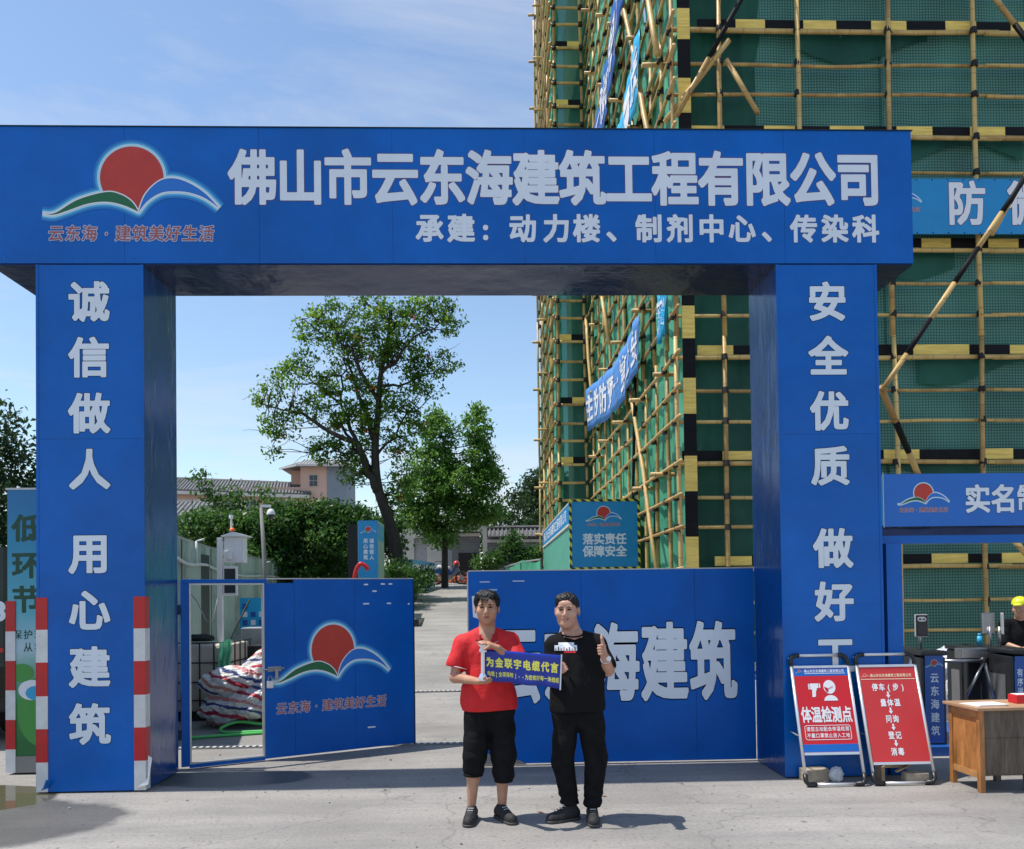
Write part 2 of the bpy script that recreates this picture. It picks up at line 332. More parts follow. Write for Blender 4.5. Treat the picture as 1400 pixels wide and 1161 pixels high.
class MB:
    def __init__(s): s.v = []; s.f = []; s.m = []; s.cur = 0
    def add(s, vs, fs):
        n = len(s.v); s.v += [tuple(p) for p in vs]; s.f += [tuple(i+n for i in f) for f in fs]; s.m += [s.cur]*len(fs); return s
    def box(s, x0, x1, y0, y1, z0, z1, rot=None, c=None):
        vs = [(x, y, z) for z in (z0, z1) for y in (y0, y1) for x in (x0, x1)]
        if rot is not None:
            c = Vector(c if c else ((x0+x1)/2, (y0+y1)/2, (z0+z1)/2)); vs = [tuple(rot @ (Vector(p)-c) + c) for p in vs]
        return s.add(vs, [(0, 2, 3, 1), (4, 5, 7, 6), (0, 1, 5, 4), (2, 6, 7, 3), (0, 4, 6, 2), (1, 3, 7, 5)])
    def bar(s, a, b, w, h=None, upv=(0, 0, 1)):
        a = Vector(a); b = Vector(b); d = (b-a).normalized(); u = Vector(upv)
        if abs(d.dot(u)) > .98: u = Vector((0, 1, 0))
        sd = d.cross(u).normalized(); uu = sd.cross(d); h = h or w
        vs = [p + sd*i*w/2 + uu*j*h/2 for p in (a, b) for i, j in ((-1, -1), (1, -1), (1, 1), (-1, 1))]
        return s.add(vs, [(3, 2, 1, 0), (4, 5, 6, 7), (0, 1, 5, 4), (1, 2, 6, 5), (2, 3, 7, 6), (3, 0, 4, 7)])
    def tube(s, pts, rs, n=8, cap=True):
        pts = [Vector(p) for p in pts]
        if not hasattr(rs, '__len__'): rs = [rs]*len(pts)
        t0 = (pts[1]-pts[0]).normalized(); u = Vector((0, 0, 1)) if abs(t0.z) < .9 else Vector((1, 0, 0))
        a = t0.cross(u).normalized(); vs = []
        for i, p in enumerate(pts):
            t = (pts[min(i+1, len(pts)-1)]-pts[max(i-1, 0)]).normalized()
            a = (a - t*a.dot(t)).normalized(); b = t.cross(a)
            for k in range(n):
                an = 2*math.pi*k/n; vs.append(p + (a*math.cos(an)+b*math.sin(an))*rs[i])
        fs = [(i*n+k, i*n+(k+1) % n, (i+1)*n+(k+1) % n, (i+1)*n+k) for i in range(len(pts)-1) for k in range(n)]
        if cap: fs += [tuple(range(n-1, -1, -1)), tuple((len(pts)-1)*n+k for k in range(n))]
        return s.add(vs, fs)
    def cyl(s, a, b, r, r2=None, n=12): return s.tube([a, b], [r, r if r2 is None else r2], n)
    def sph(s, c, r, nu=12, nv=8, z0=-1, z1=1, rad=None):
        rad = rad or (r, r, r); vs = []
        for j in range(nv+1):
            ph = math.asin(z0)+(math.asin(z1)-math.asin(z0))*j/nv
            for k in range(nu):
                an = 2*math.pi*k/nu; vs.append((c[0]+rad[0]*math.cos(ph)*math.cos(an), c[1]+rad[1]*math.cos(ph)*math.sin(an), c[2]+rad[2]*math.sin(ph)))
        return s.add(vs, [(j*nu+k, j*nu+(k+1) % nu, (j+1)*nu+(k+1) % nu, (j+1)*nu+k) for j in range(nv) for k in range(nu)])
    def poly(s, pts, th=0, nrm=(0, -1, 0)):
        n = len(pts)
        if not th: return s.add(pts, [tuple(range(n))])
        q = [tuple(Vector(p)-Vector(nrm)*th) for p in pts]
        return s.add(list(pts)+q, [tuple(range(n)), tuple(range(2*n-1, n-1, -1))]+[(i, i+n, (i+1) % n+n, (i+1) % n) for i in range(n)])
    def grid(s, fn, nu, nv):
        vs = [fn(i/nu, j/nv) for j in range(nv+1) for i in range(nu+1)]
        return s.add(vs, [(j*(nu+1)+i, j*(nu+1)+i+1, (j+1)*(nu+1)+i+1, (j+1)*(nu+1)+i) for j in range(nv) for i in range(nu)])
    def build(s, name, m, parent=None, smooth=False, local=False, bevel=0):
        me = bpy.data.meshes.new(name); vs = s.v
        if parent is not None and not local:
            iv = wm(parent).inverted(); vs = [tuple(iv @ Vector(p)) for p in vs]
        me.from_pydata(vs, [], s.f); me.update()
        ms = m if isinstance(m, (list, tuple)) else [m]
        for x in ms: me.materials.append(M[x] if isinstance(x, str) else x)
        if len(ms) > 1: me.polygons.foreach_set('material_index', s.m)
        if smooth: me.polygons.foreach_set('use_smooth', [True]*len(me.polygons))
        return link(name, me, parent, bevel)
def link(name, me, parent=None, bevel=0, local=None):
    o = bpy.data.objects.new(name, me); COL.objects.link(o)
    if parent is not None:
        o.parent = parent; WM[o.name] = wm(parent)
    if local is not None:
        o.matrix_local = local; WM[o.name] = wm(parent) @ local if parent is not None else local
    if bevel:
        b = o.modifiers.new('bevel', 'BEVEL'); b.width = bevel; b.segments = 2; b.limit_method = 'ANGLE'
    return o
def box(name, m, p, x0, x1, y0, y1, z0, z1, bevel=0, **k): return MB().box(x0, x1, y0, y1, z0, z1, **k).build(name, m, p, bevel=bevel)
def structure(o): o['kind'] = 'structure'; return o
def dup(o, loc=None, rotz=None, label=None, parent=None):
    c = o.copy(); COL.objects.link(c)
    if parent is not None: c.parent = parent
    if loc is not None: c.location = loc
    if rotz is not None: c.rotation_euler = (0, 0, rotz)
    if label: c['label'] = label
    for ch in list(o.children): dup(ch, parent=c)
    return c

# ------------------------------------------------------------------ lettering (built-in font, filled outlines)
GL = {}; RAW = {}
def raw_glyph(ch):
    if ch in RAW: return RAW[ch]
    cu_ = bpy.data.curves.new('t', 'FONT'); cu_.body = ch; cu_.resolution_u = 3; cu_.fill_mode = 'BOTH'
    ob = bpy.data.objects.new('t', cu_); COL.objects.link(ob)
    dg = bpy.context.evaluated_depsgraph_get()
    me = bpy.data.meshes.new_from_object(ob.evaluated_get(dg)); me.calc_loop_triangles()
    V = np.array([v.co[:2] for v in me.vertices]).reshape(-1, 2); T = np.array([t.vertices[:] for t in me.loop_triangles]).reshape(-1, 3)
    bpy.data.objects.remove(ob); bpy.data.curves.remove(cu_); bpy.data.meshes.remove(me)
    # weld doubles so shared edges are recognised, then keep the outline edges
    key = {}; idx = [key.setdefault((round(a, 5), round(b, 5)), i) for i, (a, b) in enumerate(V)]
    cnt = {}
    for t in T:
        for i in range(3):
            e = tuple(sorted((idx[t[i]], idx[t[(i+1) % 3]]))); cnt[e] = cnt.get(e, 0)+1
    E_ = [e for e, c in cnt.items() if c == 1 and e[0] != e[1]]
    RAW[ch] = (V, T, E_); return RAW[ch]
def glyph(ch, off, n=64):
    """thickened character: distance field of the outline, contoured into flat polygons"""
    k = (ch, round(off, 4), n)
    if k in GL: return GL[k]
    V, T, E_ = raw_glyph(ch)
    if len(V) == 0: GL[k] = ([], []); return GL[k]
    h = 1.0/n; m_ = off+2*h
    x0, y0 = V.min(0)-m_; x1, y1 = V.max(0)+m_
    X = np.arange(x0, x1+h, h); Y = np.arange(y0, y1+h, h); GX, GY = np.meshgrid(X, Y)
    ins = np.zeros(GX.shape, bool); D = np.full(GX.shape, 9.)
    def win(lo, hi):
        return (slice(max(0, int((lo[1]-y0)/h)), int((hi[1]-y0)/h)+2), slice(max(0, int((lo[0]-x0)/h)), int((hi[0]-x0)/h)+2))
    for t in T:
        p = V[t]; w_ = win(p.min(0), p.max(0)); gx, gy = GX[w_], GY[w_]
        s_ = [(p[(i+1) % 3, 0]-p[i, 0])*(gy-p[i, 1])-(p[(i+1) % 3, 1]-p[i, 1])*(gx-p[i, 0]) for i in range(3)]
        ins[w_] |= ((s_[0] >= 0) & (s_[1] >= 0) & (s_[2] >= 0)) | ((s_[0] <= 0) & (s_[1] <= 0) & (s_[2] <= 0))
    for e in E_:
        a, b = V[e[0]], V[e[1]]; w_ = win(np.minimum(a, b)-m_, np.maximum(a, b)+m_); gx, gy = GX[w_]-a[0], GY[w_]-a[1]
        d = b-a; tt = np.clip((gx*d[0]+gy*d[1])/(d@d+1e-12), 0, 1)
        ex, ey = np.abs(gx-tt*d[0]), np.abs(gy-tt*d[1]); D[w_] = np.minimum(D[w_], (ex**4+ey**4+1e-12)**.25)
    F_ = np.where(ins, -D, D)-off
    vs = []; fs = []
    ny, nx = F_.shape; IN = F_ < 0
    full = IN[:-1, :-1] & IN[1:, :-1] & IN[:-1, 1:] & IN[1:, 1:]; anyc = IN[:-1, :-1] | IN[1:, :-1] | IN[:-1, 1:] | IN[1:, 1:]
    for j in range(ny-1):
        i = 0
        row = full[j]
        while i < nx-1:
            if row[i]:
                i2 = i
                while i2 < nx-1 and row[i2]: i2 += 1
                q = len(vs); vs += [(X[i], Y[j]), (X[i2], Y[j]), (X[i2], Y[j+1]), (X[i], Y[j+1])]; fs.append((q, q+1, q+2, q+3)); i = i2
            elif anyc[j, i]:
                cs = [(i, j), (i+1, j), (i+1, j+1), (i, j+1)]; pl = []
                for c in range(4):
                    a, b = cs[c], cs[(c+1) % 4]; fa, fb = F_[a[1], a[0]], F_[b[1], b[0]]
                    if fa < 0: pl.append((X[a[0]], Y[a[1]]))
                    if (fa < 0) != (fb < 0):
                        t_ = fa/(fa-fb); pl.append((X[a[0]]+(X[b[0]]-X[a[0]])*t_, Y[a[1]]+(Y[b[1]]-Y[a[1]])*t_))
                if len(pl) > 2: q = len(vs); vs += pl; fs.append(tuple(range(q, q+len(pl))))
                i += 1
            else: i += 1
    GL[k] = (vs, fs); return GL[k]
def _em():
    vs, _, _ = raw_glyph('国'); xs = [v[0] for v in vs]; ys = [v[1] for v in vs]
    return (min(xs)+max(xs))/2, (min(ys)+max(ys))/2, max(xs)-min(xs)
EMX, EMY, EMW = _em(); EMW *= 1.14
def text_mb(mb, txt, o, ux, uy, cw, ch, pitch, off=.02, vertical=False, italic=0):
    """txt laid out from the centre of its first cell o; cell size cw x ch in metres; pitch is a float or a list of centres along the line"""
    o = Vector(o); ux = Vector(ux).normalized(); uy = Vector(uy).normalized()
    for i, c in enumerate(txt):
        if c == ' ': continue
        vs, fs = glyph(c, off, 110 if ch > .3 else 52 if ch > .15 else 34)
        if c in '·:：': cx = (min(v[0] for v in vs)+max(v[0] for v in vs))/2
        elif ord(c) < 256: cx = (min(v[0] for v in vs)+max(v[0] for v in vs))/2
        else: cx = EMX
        d = pitch[i] if hasattr(pitch, '__len__') else pitch*i
        cc = o - uy*d if vertical else o + ux*d
        mb.add([cc + ux*((v[0]-cx+italic*v[1])/EMW*cw) + uy*((v[1]-EMY)/EMW*ch) for v in vs], fs)
    return mb
def lettering(txt, o, cw, ch, pitch, m, parent, off=.02, vertical=False, ux=(1, 0, 0), uy=(0, 0, 1), each=False, name='lettering', edge=None, edge_off=.014, italic=0):
    nrm = Vector(ux).cross(Vector(uy)).normalized()
    if edge:
        text_mb(MB(), txt, Vector(o)-nrm*.0015, ux, uy, cw, ch, pitch, off+edge_off, vertical, italic).build(name+'_rim', edge, parent)
    if each:
        for i, c in enumerate(txt):
            if c == ' ': continue
            d = pitch[i] if hasattr(pitch, '__len__') else pitch*i
            oo = Vector(o) - Vector(uy)*d if vertical else Vector(o) + Vector(ux)*d
            text_mb(MB(), c, oo, ux, uy, cw, ch, 0, off).build('character', m, parent)
    else: return text_mb(MB(), txt, o, ux, uy, cw, ch, pitch, off, vertical, italic).build(name, m, parent)

def bez(ps, n=14):
    """smooth line through the points (Catmull-Rom)"""
    out_ = []; P = [ps[0]]+list(ps)+[ps[-1]]
    for i in range(1, len(P)-2):
        for k in range(n):
            t = k/n; a, b, c, d = (np.array(P[i+j], float) for j in (-1, 0, 1, 2))
            out_.append(tuple(.5*((2*b)+(-a+c)*t+(2*a-5*b+4*c-d)*t*t+(-a+3*b-3*c+d)*t**3)))
    out_.append(tuple(ps[-1])); return out_
def logo(o, s, parent, ux=(1, 0, 0), uy=(0, 0, 1), slogan=True, simple=False, mono=None):
    """o: centre of the sun; s: sun radius"""
    o = Vector(o); ux = Vector(ux); uy = Vector(uy); nrm = ux.cross(uy)
    W = lambda p, d=0: o + ux*p[0]*s + uy*p[1]*s + nrm*d
    lt = bez([(-2.80, -1.16), (-2.40, -1.14), (-1.7, -.72), (-.82, -.47), (-.35, -.55), (.0, -.78), (.21, -1.10)])
    lb = bez([(.21, -1.10), (-.3, -.88), (-.82, -.78), (-1.4, -.85), (-2.05, -1.08), (-2.45, -1.20), (-2.80, -1.16)])
    rt_ = bez([(.21, -1.10), (.42, -.55), (.85, -.12), (1.3, -.02), (1.8, -.17), (2.3, -.5), (2.75, -.98)])
    rb = bez([(2.75, -.98), (2.3, -.66), (1.8, -.48), (1.3, -.44), (.9, -.50), (.5, -.75), (.21, -1.10)])
    arc = [(math.cos(a), math.sin(a)) for a in [R(-28)+i*R(236)/40 for i in range(41)]]   # visible part of the disc
    red = arc + [p for p in lt if p[0] > arc[-1][0]]
    # end of disc boundary follows the right wing back up
    red = arc + [p for p in lt if p[0] > -.80] + [p for p in rt_ if p[0] < .90]
    ln = lambda pts, w_, d, m, nm: ribbon(pts, w_, d, m, nm)
    def ribbon(groups, w_, d, m, nm):
        mb = MB()
        for li, pts in enumerate(groups):
            n = len(pts); L = []; Rr = []
            for i in range(n):
                a = np.array(pts[max(i-1, 0)]); b = np.array(pts[min(i+1, n-1)]); t = b-a; t = t/(np.linalg.norm(t)+1e-9); q = np.array([-t[1], t[0]])*w_/2
                L.append(W(np.array(pts[i])+q, d+.00005*li)); Rr.append(W(np.array(pts[i])-q, d+.00005*li))
            mb.add(L+Rr, [(i, i+1, n+i+1, n+i) for i in range(n-1)])
            for e in (0, n-1):
                c = pts[e]; mb.add([W((c[0]+w_/2*math.cos(k*math.pi/5), c[1]+w_/2*math.sin(k*math.pi/5)), d-.0001) for k in range(10)], [tuple(range(10))]) if e == 0 and pts is lb else None
        mb.build(nm, m, parent)
    lines = [lt, lb, rt_, rb, arc]
    if mono:
        ribbon(lines, .13, .0012, mono, 'emblem'); return
    if not simple:
        ribbon(lines, .44, .0003, 'halo1', 'emblem_halo')
        ribbon(lines, .30, .0006, 'halo2', 'emblem_halo')
        ribbon(lines, .18, .0009, 'halo3', 'emblem_halo')
    else: ribbon(lines, .24, .0009, 'halo3', 'emblem_halo')
    MB().add([W(p, .0013) for p in red], [tuple(range(len(red)))]).build('emblem_sun', 'sun_red', parent)
    ribbon([lt, lb, rt_, rb], .075, .0016, 'white_print', 'emblem_outline')
    for a, b, m, nm in ((lt, lb, 'wing_green', 'emblem_wing'), (rt_, rb, 'wing_blue', 'emblem_wing')):
        b = b[::-1]; n = min(len(a), len(b)); ia = np.linspace(0, len(a)-1, 60); ib = np.linspace(0, len(b)-1, 60)
        g = lambda L_, x: np.array(L_[int(x)])*(1-x % 1)+np.array(L_[min(int(x)+1, len(L_)-1)])*(x % 1)
        A = [g(a, x) for x in ia]; B = [g(b, x) for x in ib]
        mb = MB(); mb.add([W(p, .002) for p in A+B], [(i, i+1, 61+i, 60+i) for i in range(59)]); mb.build(nm, m, parent)
    if slogan:
        k = s*.0
        lettering('云东海·建筑美好生活', W((-2.39, -1.80), .003), .47*s, .50*s, .524*s, 'slogan', parent, .012, ux=ux, uy=uy, name='slogan', edge='slogan_rim', edge_off=.045, italic=.08)

def gz(y):
    """the site road climbs away behind the gate"""
    if y < 10.5: return 0.
    if y < 13: return .0867*(y-10.5)**2/5*1.0
    if y < 38: return .1084+(y-13)*.0862
    if y < 42: t = (y-38)/4; return 2.263+.0862*4*(t-t*t/2)
    return 2.4354
# ------------------------------------------------------------------ ground
def ground():
    xs = sorted(set([-600, -300, -150, -80] + list(range(-40, 41, 4)) + [80, 150, 300, 600]))
    ys = sorted(set([-200, -100, -50, -20, 0, 4, 8] + [10.5+.5*i for i in range(6)] + list(range(14, 39, 3)) + [38, 39, 40, 41, 42, 60, 90, 150, 300, 700, 1500]))
    mb = MB(); nx = len(xs)
    mb.add([(x, y, gz(y)) for y in ys for x in xs], [(j*nx+i, j*nx+i+1, (j+1)*nx+i+1, (j+1)*nx+i) for j in range(len(ys)-1) for i in range(nx-1)])
    return structure(mb.build('ground', 'ground'))
ground()

# ------------------------------------------------------------------ entrance gate
YF, YB = 7.29, 8.057
ZB, ZT = 4.733, 5.973
PL = (-4.003, -3.053); PR = (2.70, 3.644); BX = (-4.42, 3.995)
gate = thing('entrance_gate', 'tall blue sheet metal construction site gate with a wide lettered beam on two square pillars', 'gate', (-.2, YF, 0))
def wavy_panel(x0, x1, z0, z1, y, amp, seed, nx=40, nz=14):
    rnd = random.Random(seed); ws = [(rnd.uniform(.5, 3), rnd.uniform(.5, 3), rnd.uniform(0, 6), rnd.uniform(-1, 1)) for _ in range(5)]
    def f(u, v):
        x = x0+(x1-x0)*u; z = z0+(z1-z0)*v
        e = min(u*(x1-x0), (1-u)*(x1-x0), v*(z1-z0), (1-v)*(z1-z0)); e = min(1, e/.12)
        d = sum(math.sin(a*x+c+z*dd*b)*math.cos(b*z+c*2) for a, b, c, dd in ws)/5
        return (x, y-.0025-amp*e*(d+1)*.5, z)
    return MB().grid(f, nx, nz)
# carcass boxes set back a hair behind the front skins
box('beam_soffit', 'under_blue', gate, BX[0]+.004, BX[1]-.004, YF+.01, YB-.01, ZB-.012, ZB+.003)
MB().box(BX[0]+.002, BX[1]-.002, YF+.004, YB, ZB+.003, ZT).build('beam', 'skin_blue', gate)
for i in range(7):       # front sheets of the beam with fine seams
    a = BX[0]+(BX[1]-BX[0])*i/7; b = BX[0]+(BX[1]-BX[0])*(i+1)/7
    box('beam_sheet', 'sheet_blue', gate, a+.0012, b-.0012, YF-.002, YF+.0035, ZB, ZT)
box('beam_cap', 'dark_metal', gate, BX[0]-.012, BX[1]+.012, YF-.014, YB+.012, ZT, ZT+.006)
for i in range(3):
    xx = PL[1]+.02
for (x0, x1), nm in ((PL, 0), (PR, 1)):
    MB().box(x0+.003, x1-.003, YF+.004, YB-.003, .012, ZB-.013).build('pillar', 'skin_blue', gate)
    for k in range(3):
        za = .012+(ZB-.026)*k/3; zb = .012+(ZB-.026)*(k+1)/3
        box('pillar_sheet', 'sheet_blue', gate, x0, x1, YF-.003, YF+.0035, za+.001, zb-.001)
    for x in (x0+.012, x1-.012):
        box('edge_trim', 'sheet_blue', gate, x-.012, x+.012, YF-.007, YF-.0032, .012, ZB-.013)
mb = MB()
for i in range(29): mb.sph((BX[0]+.15+i*.29+random.uniform(-.02, .02), YF-.004, ZB+.045+random.uniform(-.006, .006)), .006, 6, 4)
for x0, x1 in (PL, PR):
    for i in range(12):
        for x in (x0+.03, x1-.03): mb.sph((x, YF-.005, .25+i*.38+random.uniform(-.05, .05)), .006, 6, 4)
tag(mb.build('rivet', 'halo1', gate), kind='stuff')
# torn vinyl edge and cloth strip of reflective red/white bands at the foot of the left pillar
for x0, x1, wx in ((PL[0]-.004, PL[0]+.098, 0), (PL[1]-.098, PL[1]+.004, 1)):
    z = 1.735; hh = (.285, .29, .30, .29, .295, .265)
    for i, h in enumerate(hh):
        mtl = 'red_tape' if i % 2 == 0 else 'white_tape'; z0 = max(.014, z-h)
        mb = MB().box(x0, x1, YF-.0095, YF-.0036, z0, z)
        if wx: mb.box(x1-.001, x1+.0015, YF-.0095, YF+.085, z0, z)
        else: mb.box(x0-.0015, x0+.001, YF-.0095, YF+.085, z0, z)
        mb.build('reflective_band', mtl, gate); z = z0
# peeled scraps at the feet of the bands
MB().poly([(-3.965, YF-.012, .03), (-3.90, YF-.02, .05), (-3.86, YF-.04, .12), (-3.90, YF-.05, .13), (-3.94, YF-.015, .06)], .002).build('torn_scrap', 'sheet_blue', gate)
MB().poly([(-3.10, YF-.012, .02), (-3.02, YF-.03, .07), (-2.99, YF-.02, .30), (-3.03, YF-.006, .32), (-3.035, YF-.01, .12), (-3.11, YF-.03, .05)], .002).build('torn_scrap', 'white_tape', gate)
FY = YF-.0045
def P(px, py):     # front-plane helper: measured positions on the gate face, metres per photo pixel
    return px, py
lettering('佛山市云东海建筑工程有限公司', (-2.07, FY, 5.51), .41, .49, .4277, 'letter', gate, .034, each=True, edge='letter_edge')
lettering('承建:动力楼、制剂中心、传染科', (-.48, FY, 5.05), .24, .25, [0, .287, .51, .85, 1.16, 1.436, 1.74, 2.01, 2.30, 2.59, 2.873, 3.18, 3.45, 3.74, 4.03], 'letter', gate, .034, each=True, edge='letter_edge')
logo((-3.15, FY, 5.51), .283, gate)
lettering('诚信做人', (-3.535, FY, 4.38), .345, .35, .503, 'letter', gate, .034, vertical=True, each=True, edge='letter_edge')
lettering('用心建筑', (-3.54, FY, 2.12), .345, .35, .507, 'letter', gate, .034, vertical=True, each=True, edge='letter_edge')
lettering('安全优质', (3.175, FY, 4.37), .345, .35, .507, 'letter', gate, .034, vertical=True, each=True, edge='letter_edge')
lettering('做好工', (3.185, FY, 2.09), .345, .35, .49, 'letter', gate, .034, vertical=True, each=True, edge='letter_edge')
# ---------------- gate leaves
GH = 1.905
leafl = thing('gate_leaf', 'left blue gate leaf swung inwards, with an open wicket frame and a red sun emblem', 'gate leaf', (-3.07, 8.17, 0), math.atan2(9.33-8.17, -.86+3.07))
LW = math.hypot(-.86+3.07, 9.33-8.17)
def LM(): return MB()
wx0, wx1, wz0, wz1 = .075, .815, .05, 1.865
box('top_rail', 'leaf_blue', leafl, 0, LW, -.02, .02, wz1, GH, local=True) if 0 else None
def lbox(name, m, p, *a, bevel=0): return MB().box(*a).build(name, m, p, local=True, bevel=bevel)
lbox('stile', 'leaf_blue', leafl, 0, wx0, -.025, .025, .03, wz1-.001, bevel=.003)
lbox('top_rail', 'leaf_blue', leafl, 0, wx1+.03, -.025, .025, wz1, GH, bevel=.003)
lbox('bottom_rail', 'leaf_blue', leafl, wx0+.001, wx1-.001, -.025, .025, .012, wz0)
fr = MB(); 
for a in ((wx0+.001, wx0+.018, wz0+.001, wz1-.001), (wx1-.018, wx1-.001, wz0+.001, wz1-.001), (wx0+.019, wx1-.019, wz1-.018, wz1-.001), (wx0+.019, wx1-.019, wz0+.001, wz0+.014)): fr.box(a[0], a[1], -.03, .028, a[2], a[3])
fr.build('wicket_frame', 'galv', leafl, local=True)
for i, (a, b) in enumerate(((wx1+.0, 1.13), (1.13, 1.80), (1.80, LW))):
    lbox('panel', 'leaf_blue', leafl, a+.0012, b-.0012, -.022, .022, .025, (GH-.001) if i else wz1-.001)
lbox('panel_cap', 'galv', leafl, wx1+.032, LW+.004, -.027, .027, GH, GH+.012)
lbox('end_trim', 'dark_metal', leafl, LW+.0005, LW+.012, -.025, .025, .02, GH)
# bolt, hasp and padlock
b = MB(); b.cyl((wx1-.02, -.045, .955), (wx1+.20, -.045, .965), .010); b.box(wx1+.03, wx1+.17, -.034, -.0225, .935, .985)
b.build('bolt', 'steel', leafl, local=True)
MB().box(wx1+.10, wx1+.135, -.055, -.040, .84, .96).build('hasp', 'yellow_print' if 0 else 'steel', leafl, local=True, bevel=.004)
pk = MB().box(wx1+.015, wx1+.085, -.06, -.03, .76, .84).build('padlock', 'alu', leafl, local=True, bevel=.01)
MB().tube([(wx1+.03+.02*(1-math.cos(t)), -.045, .84+.05*math.sin(t)) for t in [i*math.pi/8 for i in range(9)]], .005, 6).build('shackle', 'steel', pk, local=True)
mb = MB()
for x, z, l in ((1.93, 1.845, .05), (2.13, 1.85, .05), (2.22, 1.85, .045), (2.03, 1.77, .05), (1.93, 1.63, .07), (2.20, 1.63, .05), (2.44, 1.62, .02), (1.98, .25, .09)): mb.box(x-l/2, x+l/2, -.0245, -.0225, z-.008, z+.008)
mb.build('paint_chip', 'letter', leafl, local=True)
# ends of the local plane in world space for the flat print
def LP(x, z, d=.0235): v = wm(leafl) @ Vector((x, -d, z)); return tuple(v)
LUX = tuple((wm(leafl).to_3x3() @ Vector((1, 0, 0))))
logo(LP(1.548, 1.138), .237, leafl, ux=LUX, uy=(0, 0, 1.14), slogan=False)
lettering('云东海·建筑美好生活', LP(.985, .535, .0265), .112, .125, .1233, 'slogan', leafl, .012, ux=LUX, name='slogan', edge='slogan_rim', edge_off=.04, italic=.08)
for z in (.35, 1.6):
    MB().cyl((-.02, 0, z-.05), (-.02, 0, z+.05), .018).build('hinge', 'dark_metal', leafl, local=True)
leafr = thing('gate_leaf', 'right blue gate leaf pushed across behind the two men, printed with large white characters', 'gate leaf', (2.70, 8.09, 0), math.pi)
RW = 2.885
lbox('panel', 'leaf_blue', leafr, 0, .60, -.02, .02, .02, GH+.04)
lbox('panel', 'leaf_blue', leafr, .603, 1.75, -.02, .02, .02, GH+.04)
lbox('panel', 'leaf_blue', leafr, 1.753, RW, -.02, .02, .02, GH+.04)
lbox('panel_cap', 'galv', leafr, 0, RW, -.024, .024, GH+.041, GH+.052)
lbox('end_trim', 'galv', leafr, RW+.001, RW+.012, -.022, .022, .02, GH+.04)
lettering('云东海建筑', (.30, 8.0685, 1.0), .455, .76, .494, 'letter', leafr, .034, each=True, edge='letter_edge')
mb = MB(); mb.add([(-.15, 8.0688, 1.70), (-.06, 8.0688, 1.70), (-.06, 8.0688, 1.54), (.0, 8.0688, 1.50), (-.08, 8.0688, 1.47), (-.14, 8.0688, 1.49)], [(0, 1, 2, 3, 4, 5)]); mb.build('torn_sticker', 'letter', leafr)
mb = MB()
for x, z, l in ((-.02, 1.84, .10), (.32, 1.845, .12), (.06, 1.76, .09)): mb.box(x-l/2, x+l/2, 8.0670, 8.0688, z-.006, z+.006)
mb.build('paint_chip', 'slogan_rim', leafr)
MB().poly([(-.13, 8.066, .10), (-.03, 8.063, .13), (.32, 8.062, .05), (.38, 8.062, .012), (-.13, 8.062, .012)], .002).build('dried_mud', 'concrete_wall', leafr)
# hinge post between left pillar and leaf
hp = thing('hinge_post', 'narrow dark steel post between the left pillar and the swung leaf', 'post', (-3.11, 8.10, 0))
box('post', 'dark_metal', hp, -3.145, -3.095, 8.08, 8.14, 0, 2.05)
for z in (.5, 1.0, 1.55): box('bracket', 'white_paint', hp, -3.13, -3.105, 8.07, 8.079, z, z+.16)

# ------------------------------------------------------------------ building under construction, behind the scaffold nets
SX, SY = 3.45, 13.9           # scaffold corner
bld = thing('unfinished_building', 'dark unfinished concrete building behind green nets and bamboo', 'building', (5, 16, 0))
MB().box(4.75, 16, 15.3, 34, -1, 17).build('wall', 'concrete_wall', bld)
MB().box(3.75, 4.74, 26.6, 36, -1, 27).build('wall', 'concrete_wall', bld)
for k in range(6):
    box('floor_slab', 'concrete_wall', bld, 4.2, 16.2, 14.75, 15.29, -.2+k*3.2, .0+k*3.2)
    for x in (6.1, 9.3, 12.5):
        w_ = box('window_opening', 'dark_gap', bld, x, x+1.6, 15.27, 15.296, .9+k*3.2, 2.5+k*3.2)  # black panel on solid wall, shade of the opening put into its colour
for x in (4.35, 7.9, 11.4, 14.8):
    box('column', 'concrete_wall', bld, x, x+.38, 14.80, 15.28, -.5, 16.9)

scaf = thing('bamboo_scaffold', 'tall bamboo scaffold wrapped in green safety net with black and yellow toe boards', 'scaffold', (SX, SY, 0))
POLE = {}
def pole(name, a, b, r, m='bamboo', parent=scaf, n=7):
    a = Vector(a); b = Vector(b); L = (b-a).length; key = (round(r, 3), m, round(L, 1))
    if key not in POLE:
        Lq = round(L, 1) or .1; rr = random.Random(len(POLE)); bow = Lq*.004
        pts = [(bow*math.sin(math.pi*i/4)*rr.uniform(.4, 1.4), bow*math.sin(math.pi*i/4)*rr.uniform(-1, 1), Lq*i/4) for i in range(5)]
        mb = MB().tube(pts, [r*1.06, r*1.02, r, r*.97, r*.92], n); me = bpy.data.meshes.new(name); me.from_pydata([tuple(p) for p in mb.v], [], mb.f); me.materials.append(M[m]); me.polygons.foreach_set('use_smooth', [True]*len(me.polygons)); POLE[key] = me
    iv = wm(parent).inverted(); q = (b-a).to_track_quat('Z', 'Y')
    mx_ = Matrix.Translation(iv @ a) @ q.to_matrix().to_4x4() @ Matrix.Rotation(random.uniform(0, 6), 4, 'Z')
    return link(name, POLE[key], parent, local=mx_)
BZ = [.40, 2.26, 4.12, 5.99, 7.90, 9.92, 11.83, 13.75, 15.6]       # toe board heights
TOP = 16.6; TALL = 26.0; BZL = BZ+[17.5, 19.4, 21.3, 23.2, 25.1]
rj = lambda s=.02: random.uniform(-s, s)
ties = MB()
